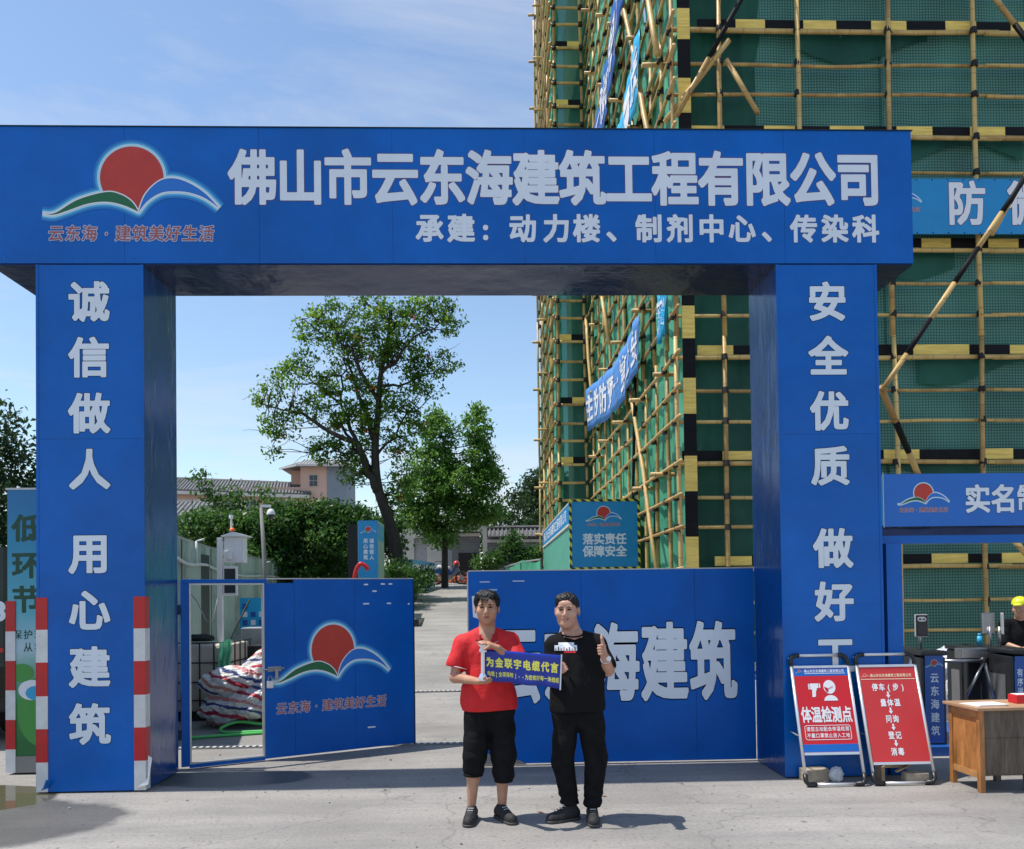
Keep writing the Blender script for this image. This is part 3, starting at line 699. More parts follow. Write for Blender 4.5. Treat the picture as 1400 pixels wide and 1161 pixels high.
def tie(x, y, z, r=.055):
    ties.tube([(x+rj(.01), y, z-r*.9), (x+rj(.01), y, z+r*.9)], [r*1.05, r*.9], 6)
    if random.random() < .5: ties.bar((x, y-.05, z), (x+rj(.08), y-.07, z-.09+rj(.04)), .012)
# front face uprights
FXS = [3.47, 4.22, 5.61, 7.24, 8.80, 10.35, 11.9, 13.4]
for x in FXS:
    if x < 3.6: continue
    zc = 0
    while zc < TOP-.5:
        z1 = min(TOP, zc+6.2); pole('upright', (x+rj(), SY+rj(), zc), (x+rj(), SY+rj(), z1), .043); zc = z1-.01
# front ledgers
lz = []
for i, bz in enumerate(BZ):
    lz += [bz-.155]
    if i < len(BZ)-1: g = BZ[i+1]-bz; lz += [bz+.60*g/1.9, bz+1.15*g/1.9]
for k, z in enumerate(lz):
    x = SX-.15
    while x < 13.0:
        x1 = x+6.0; r = .043 if z in lz[::3] else .032
        pole('ledger', (x, SY+.07, z+rj(.015)), (x1, SY+.07, z+rj(.015)), r); x = x1-.25
    for x in FXS[1:]: tie(x, SY+.01, z, .058)
# inner row faint behind net
for x in (4.9, 6.5, 8.1, 9.7): pole('inner_upright', (x, SY+.78, 0), (x, SY+.78, TOP), .05)
# toe boards of the front face
for i, bz in enumerate(BZ):
    x = 4.02+(0, .35, -.2, .1, .5, 0, .2, .4, .1)[i]-.35; c = i % 2
    while x < 13.3:
        l = (.60 if c else .66)+rj(.08)
        if random.random() < .12: l *= 1.6
        th = .17+rj(.012)
        box('toe_board', 'board_yellow' if c else 'board_black', scaf, x+.002, min(x+l, 13.4)-.002, SY+.125-.004*c, SY+.155+.004*c, bz-th/2+rj(.006), bz+th/2+rj(.006))
        x += l; c = 1-c
# corner post of stacked yellow and black sleeves
z = -.1; c = 0
while z < TOP:
    l = .62+rj(.07)+(.12 if not c else 0); box('corner_sleeve', 'board_yellow' if c else 'board_black', scaf, 3.485, 3.705, SY+.02, SY+.05, z+.002, z+l-.002); z += l; c = 1-c
# left (sunlit) face running back from the corner
YS = [13.98, 14.75, 15.75, 16.75, 17.8, 18.9, 20.1, 21.2, 22.4, 23.6, 24.7]
SXL = 3.38
lzl = []
for i, bz in enumerate(BZL):
    lzl += [bz-.155]
    if i < len(BZL)-1: g = BZL[i+1]-bz; lzl += [bz+.60*g/1.9, bz+1.15*g/1.9]
for k, y in enumerate(YS):
    zc = 0
    while zc < TALL-.5:
        z1 = min(TALL, zc+6.2); pole('upright', (SXL+rj(), y+rj(.05), zc), (SXL+rj(), y+rj(.05), z1), .040, 'bamboo_light'); zc = z1-.01
    None
    if k % 2 == 0 and k: pole('inner_upright', (SXL+.75, y, 0), (SXL+.75, y, TOP), .045, 'bamboo_light')
for k, z in enumerate(lzl):
    for a, b in ((13.5, 19.6), (19.3, 25.4)):
        pole('ledger', (SXL-.06, a, z+rj(.02)), (SXL-.06, b, z+rj(.03)), .033, 'bamboo_light')
    for y in YS: tie(SXL-.03, y, z, .068)
# bundled platform boards on every lift of the left face (with bent ends) and short cross poles sticking out
for i, bz in enumerate(BZL):
    for j in range(4):
        if i % 2: continue
        a = 14.2+j*2.9; pole('platform_pole', (SXL+.12+rj(.05), a, bz-.05+rj(.05)), (SXL+.10+rj(.05), a+3.0, bz-.02+rj(.05)), .036, 'bamboo_light')
        pole('platform_pole', (SXL+.22+rj(.05), a+.4, bz+.04+rj(.04)), (SXL+.2+rj(.05), a+3.3, bz+.06+rj(.04)), .03, 'bamboo_light')
    for j, y in enumerate(YS[1::2]):
        pole('putlog', (SXL-.30+rj(.08), y+.1, bz-.20), (SXL+.8, y+.1, bz-.2+rj(.03)), .042, 'bamboo_light')
# raking braces on the left face
def rake(y0, z0, y1, z1, m='bamboo_light', off=-.14, r=.055): pole('brace', (SXL+off, y0, z0), (SXL+off, y1, z1), r, m)
rake(14.6, 9.4, 18.6, 16.5); rake(18.2, 6.7, 15.2, 1.8, 'bamboo_light', -.10, .045); rake(17.3, 6.4, 18.1, 2.6, 'board_black', -.10, .035); rake(25.4, 10.6, 24.2, 7.4, 'bamboo_light', -.12, .05); rake(20.6, 8.2, 24.4, 13.6); rake(14.2, 11.4, 15.9, 14.9, 'bamboo_light', -.2)
pole('brace', (SXL-.1, 14.1, 10.1), (SXL+.9, 13.55, 11.2), .05, 'bamboo_light')
# recess: return face towards the camera at the far end, then the far wing
RY = 25.5
for x in (2.36, 3.22): 
    for a in range(4): pole('upright', (x+rj(), RY+rj(), a*6.4), (x+rj(), RY, a*6.4+6.6), .05)
for z in lzl:
    pole('ledger', (2.26, RY-.07, z), (3.40, RY-.07, z+rj(.02)), .045)
    tie(2.36, RY-.1, z, .07); tie(3.22, RY-.1, z, .07)
for i, bz in enumerate(BZL):
    c = i % 2; box('toe_board', 'board_yellow' if c else 'board_black', scaf, 2.42, 2.80, RY-.02, RY+.01, bz-.1, bz+.1)
    box('toe_board', 'board_black' if c else 'board_yellow', scaf, 2.803, 3.20, RY-.02, RY+.01, bz-.1, bz+.1)
for y in (26.6, 27.8, 29.1, 30.5, 31.9, 33.4):
    for a in range(4): pole('upright', (2.28+rj(.04), y, a*6.4), (2.28+rj(.05), y, a*6.4+6.7), .048, 'bamboo_light')
for z in lzl:
    pole('ledger', (2.22, 25.2, z), (2.22, 31, z+rj(.03)), .045, 'bamboo_light'); 
    for y in (26.6, 29.1, 31.9): tie(2.24, y, z, .07)
for z in BZL: pole('putlog', (1.95, 32.0, z), (3.0, 32.0, z), .05, 'bamboo_light'); pole('putlog', (1.9, 28.5, z-.3), (2.6, 28.5, z-.3), .04, 'bamboo_light')
tag(ties.build('pole_ties', 'dark_gap', scaf), kind='stuff')
# the long black and yellow rakers that stand out in front of the right-hand face, tied end to end
def raker(pts, r=.05, seg=.62):
    pts = [Vector(p) for p in pts]
    for a, b in zip(pts, pts[1:]):
        n = max(1, round((b-a).length/seg)); 
        for i in range(n):
            p = a+(b-a)*i/n; q = a+(b-a)*(i+1)/n
            mb = MB().cyl(p, q-(q-p)*.004, r, r*.95, 8); mb.build('raker_sleeve', ('bamboo_light', 'board_black')[i % 2], scaf, smooth=True)
raker([(5.55, 11.0, 4.50), (7.66, 11.0, 7.50), (8.5, 11.0, 8.7)], .038, .66)
raker([(7.25, 11.15, 6.75), (7.75, 11.1, 7.62)], .036, .5)
raker([(5.56, 11.06, 4.55), (7.9, 13.7, 2.75)], .05, .85)
raker([(8.55, 12.9, 2.6), (9.9, 12.6, .8)], .05, .6)
raker([(4.25, 13.6, 10.9), (4.75, 13.5, 9.9)], .045, 1.2)
raker([(3.4, 13.75, 10.0), (4.5, 13.5, 11.9)], .045, 1.3)
raker([(8.75, 13.5, 12.2), (9.8, 13.5, 10.8)], .045, .7)
# netting: sheets between the lifts, overlapping, with folds
def net(x0, x1, z0, z1, y, m, seed, amp=.03, nx=40, nz=8, axis='x', name='net_sheet', sag=.03):
    rnd = random.Random(seed); ws = [(rnd.uniform(.8, 5), rnd.uniform(-1.2, 1.2), rnd.uniform(0, 6)) for _ in range(6)]
    def f(u, v):
        s = x0+(x1-x0)*u; z = z0+(z1-z0)*v
        d = sum(math.sin(a*s*1.6+b*z+c) for a, b, c in ws)/4*amp
        d += (abs(math.sin(s*7+math.sin(z*2+seed))))**8*amp*.7
        zz = z + (1-v)*sag*math.sin(s*1.9+seed)
        return (s, y+d, zz) if axis == 'x' else (y+d, s, zz)
    return MB().grid(f, nx, nz).build(name, m, scaf, smooth=True)
for i in range(len(BZ)-1):
    z0, z1 = BZ[i]-.10, BZ[i+1]+.02
    net(3.72, 5.05, z0, z1, SY+.30+.02*(i % 2), 'net_plain', 100+i, .05, 24)
    x = 5.0
    for j, wd in enumerate((2.3, 2.7, 2.2, 2.4)):
        net(x-.05, x+wd, z0, z1, SY+.27+.035*((i+j) % 2), 'net_grid', i*7+j, .015, 30, 6); x += wd
    # loose darker swags hanging from the top edge
    net(5.2+(i*1.3) % 3, 7.6+(i*1.3) % 3, z1-.42, z1-.02, SY+.22, 'net_plain', 50+i, .04, 24, 4, sag=.22)
for i in range(len(BZL)-1):
    z0, z1 = BZL[i]-.12, BZL[i+1]-.04
    for j in range(4):
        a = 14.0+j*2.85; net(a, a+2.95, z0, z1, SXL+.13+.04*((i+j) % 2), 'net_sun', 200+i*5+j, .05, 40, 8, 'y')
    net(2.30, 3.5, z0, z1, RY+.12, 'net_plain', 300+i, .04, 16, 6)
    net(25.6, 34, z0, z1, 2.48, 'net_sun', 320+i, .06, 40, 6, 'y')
M['banner_cloth'] = mat('banner_cloth', (.07, .22, .52), .6, var=.2, vscale=4)
# hung fabric banners on the sunlit face
def slack_banner(name, label, pts_top, pts_bot, x, m, chars=None, n=28):
    t = thing(name, label, 'banner', (x, pts_top[0][0], pts_bot[0][1]), group='slogan banners strung along the sunlit scaffold face')
    rnd = random.Random(len(label)); ph = rnd.uniform(0, 6)
    def f(u, v):
        k = u*(len(pts_top)-1); i = min(int(k), len(pts_top)-2); q = k-i
        a = [pts_bot[i][c]*(1-q)+pts_bot[i+1][c]*q for c in (0, 1)]; b = [pts_top[i][c]*(1-q)+pts_top[i+1][c]*q for c in (0, 1)]
        y = a[0]+(b[0]-a[0])*v; z = a[1]+(b[1]-a[1])*v
        return (x-.04+.025*math.sin(u*21+v*3+ph)+.015*math.sin(u*47-v*5), y, z + .03*math.sin(u*9+ph))
    mb = MB().grid(f, n*2, 6)
    o = mb.build('cloth', m, t, smooth=True); s = o.modifiers.new('thick', 'SOLIDIFY'); s.thickness = .006
    if chars:
        for i, c in enumerate(chars):
            vs, fs = glyph(c, .03); L = MB()
            u0 = (i+.5)/len(chars)
            L.add([tuple(Vector(f(min(.999, max(0, u0-(v[0]-EMX)/EMW*.80/len(chars))), min(1, max(0, .5+(v[1]-EMY)/EMW*.62))))+Vector((-.022, 0, 0))) for v in vs], fs)
            L.build('character', 'white_print', t)
    return t
slack_banner('hung_banner', 'blue sagging banner with white characters strung across the middle of the sunlit scaffold', [(16.3, 7.40), (18.3, 7.30), (21, 7.48), (24.8, 8.05)], [(16.5, 6.35), (18.3, 6.15), (21, 6.25), (24.8, 6.75)], SXL-.16, 'banner_cloth', '安全第一预防为主')
slack_banner('hung_banner', 'bright blue cloth strip with white lettering hanging high on the scaffold just above the beam', [(15.9, 13.1), (17.5, 12.6), (19.4, 12.4)], [(15.9, 11.9), (17.5, 11.2), (19.4, 10.9)], SXL-.16, 'cyan_light', '质量为本')
slack_banner('hung_banner', 'faded violet blue banner near the upper left corner of the scaffold', [(17.3, 16.2), (19.5, 15.2), (22.3, 14.6)], [(17.3, 14.9), (19.5, 13.9), (22.3, 13.5)], SXL-.18, 'poster_blue', '文明施工')
slack_banner('hung_banner', 'small blue and white banner end tied beside the scaffold corner post', [(14.1, 7.2), (14.75, 7.3)], [(14.1, 6.35), (14.75, 6.3)], SXL-.10, 'cyan_light', '安')
# printed banner stretched over the right-hand face
bn = thing('scaffold_banner', 'bright blue printed banner with large white characters stretched over the shaded scaffold face', 'banner', (10, 13.7, 7.9))
box('cloth', 'cyan_print', bn, 6.95, 13.2, 13.74, 13.75, 7.935, 8.915)
lettering('防微杜渐', (8.50, 13.736, 8.47), .66, .76, 1.08, 'white_print', bn, .03, each=True, edge='letter_edge')
logo((7.24, 13.736, 8.66), .165, bn, simple=True)
mb = MB()
for i in range(22): mb.cyl((7.05+i*.28, 13.737, 8.895), (7.05+i*.28, 13.733, 8.895), .012, n=6); mb.cyl((7.05+i*.28, 13.737, 7.955), (7.05+i*.28, 13.733, 7.955), .012, n=6)
tag(mb.build('eyelet', 'dark_gap', bn), kind='stuff')
# ------------------------------------------------------------------ real-name entrance beside the gate
hd = thing('entrance_header', 'blue lettered header on blue posts over the turnstile entrance at the right', 'entrance frame', (3.77, 7.4, 0))
box('header_box', 'skin_blue', hd, 3.668, 6.9, 7.304, 7.55, 2.292, 2.775)
box('header_face', 'blue_print', hd, 3.67, 6.9, 7.30, 7.3035, 2.29, 2.777)
box('edge_strip', 'cyan_light', hd, 3.652, 3.667, 7.30, 7.55, 2.30, 2.77)
box('edge_strip', 'white_paint', hd, 3.665, 3.6695, 7.294, 7.2995, 2.28, 2.79)
box('post', 'sheet_blue', hd, 3.70, 3.845, 7.33, 7.50, 0, 2.135); box('post', 'sheet_blue', hd, 6.5, 6.65, 7.33, 7.50, 0, 2.135)
box('inner_beam', 'sheet_blue', hd, 3.68, 6.85, 7.36, 7.49, 2.137, 2.21)
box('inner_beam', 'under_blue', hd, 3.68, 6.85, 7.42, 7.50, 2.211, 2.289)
lettering('实名制通道', (4.555, 7.2985, 2.535), .235, .255, .248, 'letter', hd, .030, each=True, edge='letter_edge')
logo((4.045, 7.2985, 2.60), .088, hd, simple=True)
base = thing('turnstile_plinth', 'low blue painted plinth under the turnstiles', 'plinth', (5, 8.6, 0))
MB().box(3.9, 7.2, 8.12, 9.6, 0, .10).build('plinth', 'poster_blue', base, bevel=.008)
def turnstile(x, y, label, w=.26, d=.9, poster=None, face='front'):
    t = thing('turnstile', label, 'turnstile', (x+w/2, y, .1), group='grey turnstile cabinets at the entrance')
    mb = MB(); mb.add([(x, y, .10), (x+w, y, .10), (x+w, y+d, .10), (x, y+d, .10), (x, y, 1.0), (x+w, y, 1.0), (x+w, y+d, 1.02), (x, y+d, 1.02)], [(3, 2, 1, 0), (0, 1, 5, 4), (1, 2, 6, 5), (2, 3, 7, 6), (3, 0, 4, 7), (4, 5, 6, 7)])
    mb.build('cabinet', 'dark_metal', t, bevel=.01)
    MB().box(x-.012, x+w+.012, y-.03, y+d+.02, 1.022, 1.07).build('lid', 'dark_metal', t, bevel=.012)
    MB().box(x+.06, x+w-.06, y+.05, y+.18, 1.0705, 1.075).build('card_reader', 'glass_dark', t)
    MB().box(x-.006, x-.001, y+.1, y+d-.1, .25, .8).build('service_door', 'steel', t)
    return t
tA = turnstile(4.49, 8.22, 'left turnstile cabinet with a vertical blue company poster on its end')
box('poster', 'poster_blue', tA, 4.525, 4.715, 8.205, 8.2135, .12, 1.03)
logo((4.62, 8.2035, .945), .033, tA, slogan=False, simple=True)
lettering('云东海建筑', (4.62, 8.203, .79), .088, .10, .136, 'letter', tA, .02, vertical=True, name='poster_lettering')
tB = turnstile(5.30, 8.75, 'middle turnstile cabinet with an open inspection frame and a tripod arm', .22, .4)
mb = MB(); mb.box(5.15, 5.56, 8.60, 8.74, .95, 1.06); mb.build('head_plate', 'steel', tB, bevel=.008)
mb = MB(); mb.box(5.155, 5.18, 8.62, 8.66, .10, .949); mb.build('frame_leg', 'dark_metal', tB)
tC = turnstile(5.45, 8.22, 'right turnstile cabinet with a blue notice poster cut by the photo edge', .30, .95)
box('poster', 'poster_blue', tC, 5.475, 5.72, 8.205, 8.2135, .12, 1.0)
lettering('有序进出', (5.525, 8.203, .83), .062, .085, .098, 'letter', tC, .02, vertical=True, name='poster_lettering')
lettering('禁止翻越', (5.615, 8.203, .83), .062, .085, .098, 'letter', tC, .02, vertical=True, name='poster_lettering')
lettering('行', (5.525, 8.203, .23), .062, .085, .098, 'letter', tC, .02, vertical=True, name='poster_lettering')
mb = MB(); mb.sph((5.36, 8.56, .93), .045, 12, 8); mb.build('arm_hub', 'black_plastic', tB, smooth=True)
for e in ((4.90, 8.52, .935), (5.14, 8.50, .57), (5.44, 8.50, .50)): MB().cyl((5.36, 8.54, .93), e, .017).build('tripod_arm', 'steel', tB, smooth=True)
def terminal(x, y, z, rot, label, back=False):
    t = thing('face_terminal', label, 'access terminal', (x, y, 1.07), rot, group='face recognition terminals on stalks')
    MB().cyl((0, .03, .0), (0, .03, .22), .015).build('stalk', 'steel', t, local=True, smooth=True)
    k = z-1.07
    MB().box(-.072, .072, -.012, .012, k-.11, k+.13).build('housing', 'steel' if back else 'alu', t, local=True, bevel=.012)
    MB().box(-.064, .064, -.0145, -.0125, k-.102, k+.122).build('front_glass', 'black_plastic', t, local=True)
    MB().box(-.045, .045, -.0165, -.015, k-.08, k+.03).build('screen', 'glass_dark', t, local=True)
    mb = MB(); mb.tube([(-.022, -.0155, k+.078), (-.022, -.0185, k+.078)], .025, 12); mb.tube([(.022, -.0155, k+.078), (.022, -.0185, k+.078)], .025, 12); mb.box(-.022, .022, -.018, -.0155, k+.053, k+.103)
    mb.build('lens_plate', 'white_print', t, local=True)
    for s in (-.022, .022): MB().tube([(s, -.0186, k+.078), (s, -.021, k+.078)], .011, 10).build('lens', 'black_plastic', t, local=True)
    return t
terminal(4.60, 8.40, 1.315, 0, 'face terminal showing its twin lens front on the left cabinet')
terminal(5.50, 8.68, 1.315, math.pi, 'face terminal seen from its grey back plate on the middle cabinet', True)
terminal(5.62, 8.62, 1.315, R(62), 'face terminal turned edge on beside the yellow helmeted worker')
mb = MB(); mb.cyl((5.60, 9.0, 1.07), (5.60, 9.0, 1.17), .026); mb.cyl((5.60, 9.0, 1.171), (5.60, 9.0, 1.20), .016)
bt = thing('water_bottle', 'small clear blue water bottle behind the middle terminal', 'bottle', (5.60, 9.0, 1.07)); mb.build('body', 'cyan_light', bt, smooth=True)
# crumpled white rubbish sacks seen between the turnstiles
def lumpy(c, rad, seed, amp=.28, nu=40, nv=24, freq=4, crease=.5):
    rnd = random.Random(seed); ws = [(Vector((rnd.gauss(0, 1), rnd.gauss(0, 1), rnd.gauss(0, 1)))*freq*rnd.uniform(.4, 1.6), rnd.uniform(0, 6)) for _ in range(10)]
    mb = MB(); mb.sph((0, 0, 0), 1, nu, nv); vs = []
    for p in mb.v:
        p = Vector(p); d = sum((1-2*abs(math.sin(k.dot(p)+f)))*(crease)+math.sin(k.dot(p)*.7+f)*(1-crease) for k, f in ws)/10
        q = p*(1+amp*d); z = q.z; z = -.75 if z < -.75 else z
        vs.append((c[0]+q.x*rad[0], c[1]+q.y*rad[1], c[2]+z*rad[2]))
    mb.v = vs; return mb
for i, (c, rad) in enumerate((((5.75, 9.98, .46), (.26, .25, .52)), ((6.22, 10.0, .34), (.24, .25, .42)), ((6.62, 9.95, .38), (.2, .25, .45)))):
    lab = ('tallest crumpled white sack behind the left turnstile gap', 'small white plastic sack behind the middle turnstile', 'rounded white sack behind the right turnstile cabinet')[i]
    tag(lumpy(c, rad, 30+i, .5, 44, 30, 6).build('rubbish_sack', 'white_print', None), lab, 'sack', 'white rubbish sacks behind the turnstiles')
# ------------------------------------------------------------------ folding A-boards
UV = Vector((0, .335, 1.117)).normalized(); NV = Vector((1, 0, 0)).cross(UV)
def aboard(x0, x1, s0, s1, face, label, sk=0.):
    y0 = 6.935; t = thing('a_frame_sign', label, 'floor sign', ((x0+x1)/2, y0, 0), group='folding floor signs in front of the right pillar')
    Q = lambda x, s, d=0: Vector((x, y0, .012)) + UV*s + NV*d
    for x in (x0, x1): MB().cyl(Q(x, .03), Q(x, 1.06), .014, n=10).build('side_tube', 'alu', t, smooth=True)
    mb = MB().cyl(Q(x0+.07, 1.155), Q(x1-.07, 1.155), .0145, n=10); mb.build('top_handle', 'alu', t, smooth=True)
    for x, s in ((x0, 1), (x1, -1)):
        MB().tube([Q(x, 1.06), Q(x, 1.11), Q(x+.015*s, 1.14), Q(x+.045*s, 1.155), Q(x+.08*s, 1.155)], .019, 10).build('corner_joint', 'black_plastic', t, smooth=True)
        MB().tube([Q(x, .10), Q(x, .04), Q(x+.02*s, .012), Q(x+.09*s, .01)], .021, 10).build('foot', 'black_plastic', t, smooth=True)
        # rear legs
        MB().cyl((x, y0+.36, 1.10), (x, y0+.70, .06), .013, n=8).build('rear_tube', 'alu', t, smooth=True)
        MB().tube([(x, y0+.69, .09), (x, y0+.71, .02), (x+.09*s, y0+.71, .015)], .02, 8).build('foot', 'black_plastic', t, smooth=True)
        MB().bar((x, y0+.17, .42), (x, y0+.55, .44), .012, .004).build('spreader', 'alu', t)
    MB().cyl((x0+.09, y0+.71, .016), (x1-.09, y0+.71, .016), .012, n=8).build('rear_bar', 'alu', t, smooth=True)
    MB().cyl(Q(x0+.09, .01), Q(x1-.09, .01), .013, n=8).build('base_bar', 'alu', t, smooth=True)
    for s in (s0-.012, s1+.012): MB().bar(Q(x0+.015, s), Q(x1-.015, s), .022, .022, upv=UV).build('cross_rail', 'alu', t)
    mb = MB(); mb.add([Q(x0+.014, s0, -.006), Q(x1-.014, s0, -.006), Q(x1-.014, s1, -.006), Q(x0+.014, s1, -.006), Q(x0+.014, s0, .006), Q(x1-.014, s0, .006), Q(x1-.014, s1, .006), Q(x0+.014, s1, .006)], [(3, 2, 1, 0), (4, 5, 6, 7), (0, 1, 5, 4), (1, 2, 6, 5), (2, 3, 7, 6), (3, 0, 4, 7)])
    mb.build('poster_board', face, t)
    return t, Q
def qpoly(t, Q, pts, d, m, name): MB().add([Q(x, s, d) for x, s in pts], [tuple(range(len(pts)))]).build(name, m, t)
t, Q = aboard(2.755, 3.275, .285, 1.035, 'board_red', 'red and blue folding sign with a thermometer gun and masked head pictogram')
cx = 3.015
qpoly(t, Q, [(2.77, .965), (3.26, .965), (3.26, 1.033), (2.77, 1.033)], .0068, 'blue_print', 'header_band')
qpoly(t, Q, [(2.77, .287), (3.26, .287), (3.26, .355), (2.77, .355)], .0068, 'blue_print', 'footer_band')
lettering('佛山市云东海建筑工程有限公司', Q(2.875, 1.008, .0082), .023, .028, .0262, 'white_print', t, .02, uy=UV, name='header_lettering')
qpoly(t, Q, [(2.865, .984), (3.235, .984), (3.235, .989), (2.865, .989)], .0082, 'white_print', 'header_underline')
logo(Q(2.82, 1.008, .007), .012, t, uy=UV, slogan=False, simple=True)
# thermometer gun
gx = 2.945
qpoly(t, Q, [(gx-.045, .895), (gx+.03, .895), (gx+.03, .855), (gx+.012, .85), (gx+.012, .835), (gx+.004, .83), (gx-.004, .775), (gx-.036, .772), (gx-.030, .84), (gx-.045, .84)], .0082, 'white_print', 'gun_icon')
qpoly(t, Q, [(gx-.062, .892), (gx-.05, .892), (gx-.05, .845), (gx-.062, .84)], .0082, 'white_print', 'gun_icon')
qpoly(t, Q, [(gx+.036, .898), (gx+.048, .892), (gx+.048, .858), (gx+.036, .852)], .0082, 'white_print', 'gun_icon')
hx = 3.075
qpoly(t, Q, [(hx+.055*math.cos(a), .862+.062*math.sin(a)) for a in [R(8+i*12) for i in range(30)]], .0082, 'white_print', 'head_icon')
qpoly(t, Q, [(hx-.052, .868), (hx-.012, .848), (hx-.016, .815), (hx-.035, .818)], .0098, 'board_red', 'mask_icon')
MB().tube([Q(hx-.012, .848, .01), Q(hx+.03, .868, .01)], .0016, 4).build('mask_strap', 'board_red', t)
qpoly(t, Q, [(hx+.062*math.cos(R(i*15)), .738+.05*math.sin(R(i*15))) for i in range(13)], .0082, 'white_print', 'shoulder_icon')
lettering('体温检测点', Q(cx-.183, .612, .008), .088, .140, .0915, 'white_print', t, .026, uy=UV, name='main_lettering', edge='sun_red')
pts = [(cx-.20+.0, .395), (cx+.205, .395), (cx+.205, .52), (cx-.20, .52)]
def rrect(x0, x1, s0, s1, r, n=5):
    o = []
    for (a, b, st) in ((x1-r, s1-r, 0), (x0+r, s1-r, 90), (x0+r, s0+r, 180), (x1-r, s0+r, 270)):
        o += [(a+r*math.cos(R(st+i*90/n)), b+r*math.sin(R(st+i*90/n))) for i in range(n+1)]
    return o
A = rrect(cx-.215, cx+.20, .392, .522, .022); B = rrect(cx-.210, cx+.195, .397, .517, .018)
mb = MB(); n = len(A); mb.add([Q(x, s, .0082) for x, s in A+B], [(i, (i+1) % n, n+(i+1) % n, n+i) for i in range(n)]); mb.build('notice_border', 'white_print', t)
lettering('请您主动配合体温检测', Q(cx-.182, .487, .0082), .034, .040, .0387, 'white_print', t, .016, uy=UV, name='notice_lettering')
lettering('不戴口罩禁止进入工地', Q(cx-.182, .430, .0082), .034, .040, .0387, 'white_print', t, .016, uy=UV, name='notice_lettering')
t, Q = aboard(3.355, 3.895, .19, 1.035, 'board_red2', 'plain red folding sign listing five check-in steps joined by arrows')
cx = 3.60
lettering('佛山市云东海建筑工程有限公司', Q(3.475, .958, .0082), .024, .030, .0272, 'cream_print', t, .02, uy=UV, name='header_lettering')
logo(Q(3.415, .962, .0075), .014, t, uy=UV, mono='cream_print')
qpoly(t, Q, [(3.375, .922), (3.875, .922), (3.875, .928), (3.375, .928)], .0082, 'cream_print', 'header_line')
for txt, s, dx in (('停车(步)', .85, -.11), ('量体温', .71, -.055), ('问询', .565, -.03), ('登记', .42, -.03), ('消毒', .277, -.03)):
    lettering(txt, Q(cx+dx, s, .0082), .052, .066, .063, 'cream_print' if 0 else 'white_print', t, .03, uy=UV, name='step_lettering')
for s in (.78, .637, .492, .35):
    qpoly(t, Q, [(cx-.008, s+.03), (cx+.008, s+.03), (cx+.008, s), (cx+.02, s), (cx, s-.028), (cx-.02, s), (cx-.008, s)], .0082, 'white_print', 'arrow')
# blocks and bag that weigh the signs down
def brickbox(name, m, lab, cat, c, sz, rz):
    t = thing(name, lab, cat, (c[0], c[1], 0), rz); MB().box(-sz[0]/2, sz[0]/2, -sz[1]/2, sz[1]/2, .0, sz[2]).build('body', m, t, local=True, bevel=.006)
    return t
M['block'] = mat('block', (.36, .30, .22), .9, var=.25, vscale=20, bump=.5, bscale=40)
M['card'] = mat('card', (.50, .37, .24), .8, var=.15, vscale=8)
t = brickbox('concrete_block', 'block', 'pale block lying behind the foot of the thermometer sign', 'block', (2.93, 7.20, 0), (.22, .14, .11), .15)
t = brickbox('concrete_block', 'block', 'rectangular block resting on the base bar of the red steps sign', 'block', (3.76, 7.02, 0), (.20, .10, .095), -.05)
t = thing('wooden_block', 'open broken wooden crate end beside the block under the red steps sign', 'wood', (3.60, 7.15, 0))
box('plank', 'wood_raw', t, 3.50, 3.53, 7.10, 7.22, 0, .13); box('plank', 'wood_raw', t, 3.531, 3.72, 7.10, 7.22, .12, .145)
MB().bar((3.60, 7.04, .10), (3.74, 7.07, .15), .03, .012).build('splinter', 'wood_raw', t)
M['clear_bag'] = mat('clear_bag', (.75, .76, .78), .25, alpha=.7)
tag(lumpy((3.10, 7.13, .062), (.068, .055, .075), 5, .45, 30, 20, 7).build('plastic_bag', 'clear_bag', None), 'crumpled clear plastic bag on the ground beneath the thermometer sign', 'bag')
# ------------------------------------------------------------------ desk
dk = thing('wooden_desk', 'old wooden desk with a varnished orange side and bare grey front', 'desk', (4.10, 6.62, 0), R(2))
M['varnish'] = mat('varnish', (.37, .155, .045), .45, var=.45, vscale=7, stretch=(2, 2, .6), bump=.1)
M['varnish_light'] = mat('varnish_light', (.44, .22, .08), .42, var=.2, vscale=9)
M['old_wood'] = mat('old_wood', (.13, .098, .072), .75, var=.45, vscale=5, stretch=(3, 3, .5), bump=.4, bscale=20)
M['desk_top'] = mat('desk_top', (.42, .25, .14), .5, var=.2, vscale=5)
for x in (0, 1.10): 
    for y in (0, .38): lbox('leg', 'varnish' if x == 0 else 'old_wood', dk, x, x+.045, y, y+.045, 0, .685, bevel=.003)
lbox('leg', 'old_wood', dk, .40, .445, .0, .045, 0, .45)
lbox('leg', 'old_wood', dk, .40, .445, .38, .425, 0, .45)
lbox('side_panel', 'varnish', dk, .012, .028, .046, .379, .17, .62)
lbox('side_rail', 'varnish_light', dk, .006, .034, .046, .379, .621, .684); lbox('side_rail', 'varnish_light', dk, .006, .034, .046, .379, .115, .169)
lbox('apron', 'old_wood', dk, .046, 1.099, .008, .028, .455, .684)
lbox('pedestal_panel', 'old_wood', dk, .046, .22, .012, .026, .15, .452); lbox('pedestal_panel', 'old_wood', dk, .223, .399, .012, .026, .15, .452)
lbox('pedestal_side', 'old_wood', dk, .412, .43, .046, .379, .15, .45)
lbox('pedestal_floor', 'old_wood', dk, .03, .43, .03, .40, .135, .149)
lbox('desk_top', 'desk_top', dk, -.035, 1.19, -.03, .455, .686, .712, bevel=.004)
t = thing('papers', 'pale flat papers lying on the left end of the desk', 'papers', (4.2, 6.8, .712), R(8))
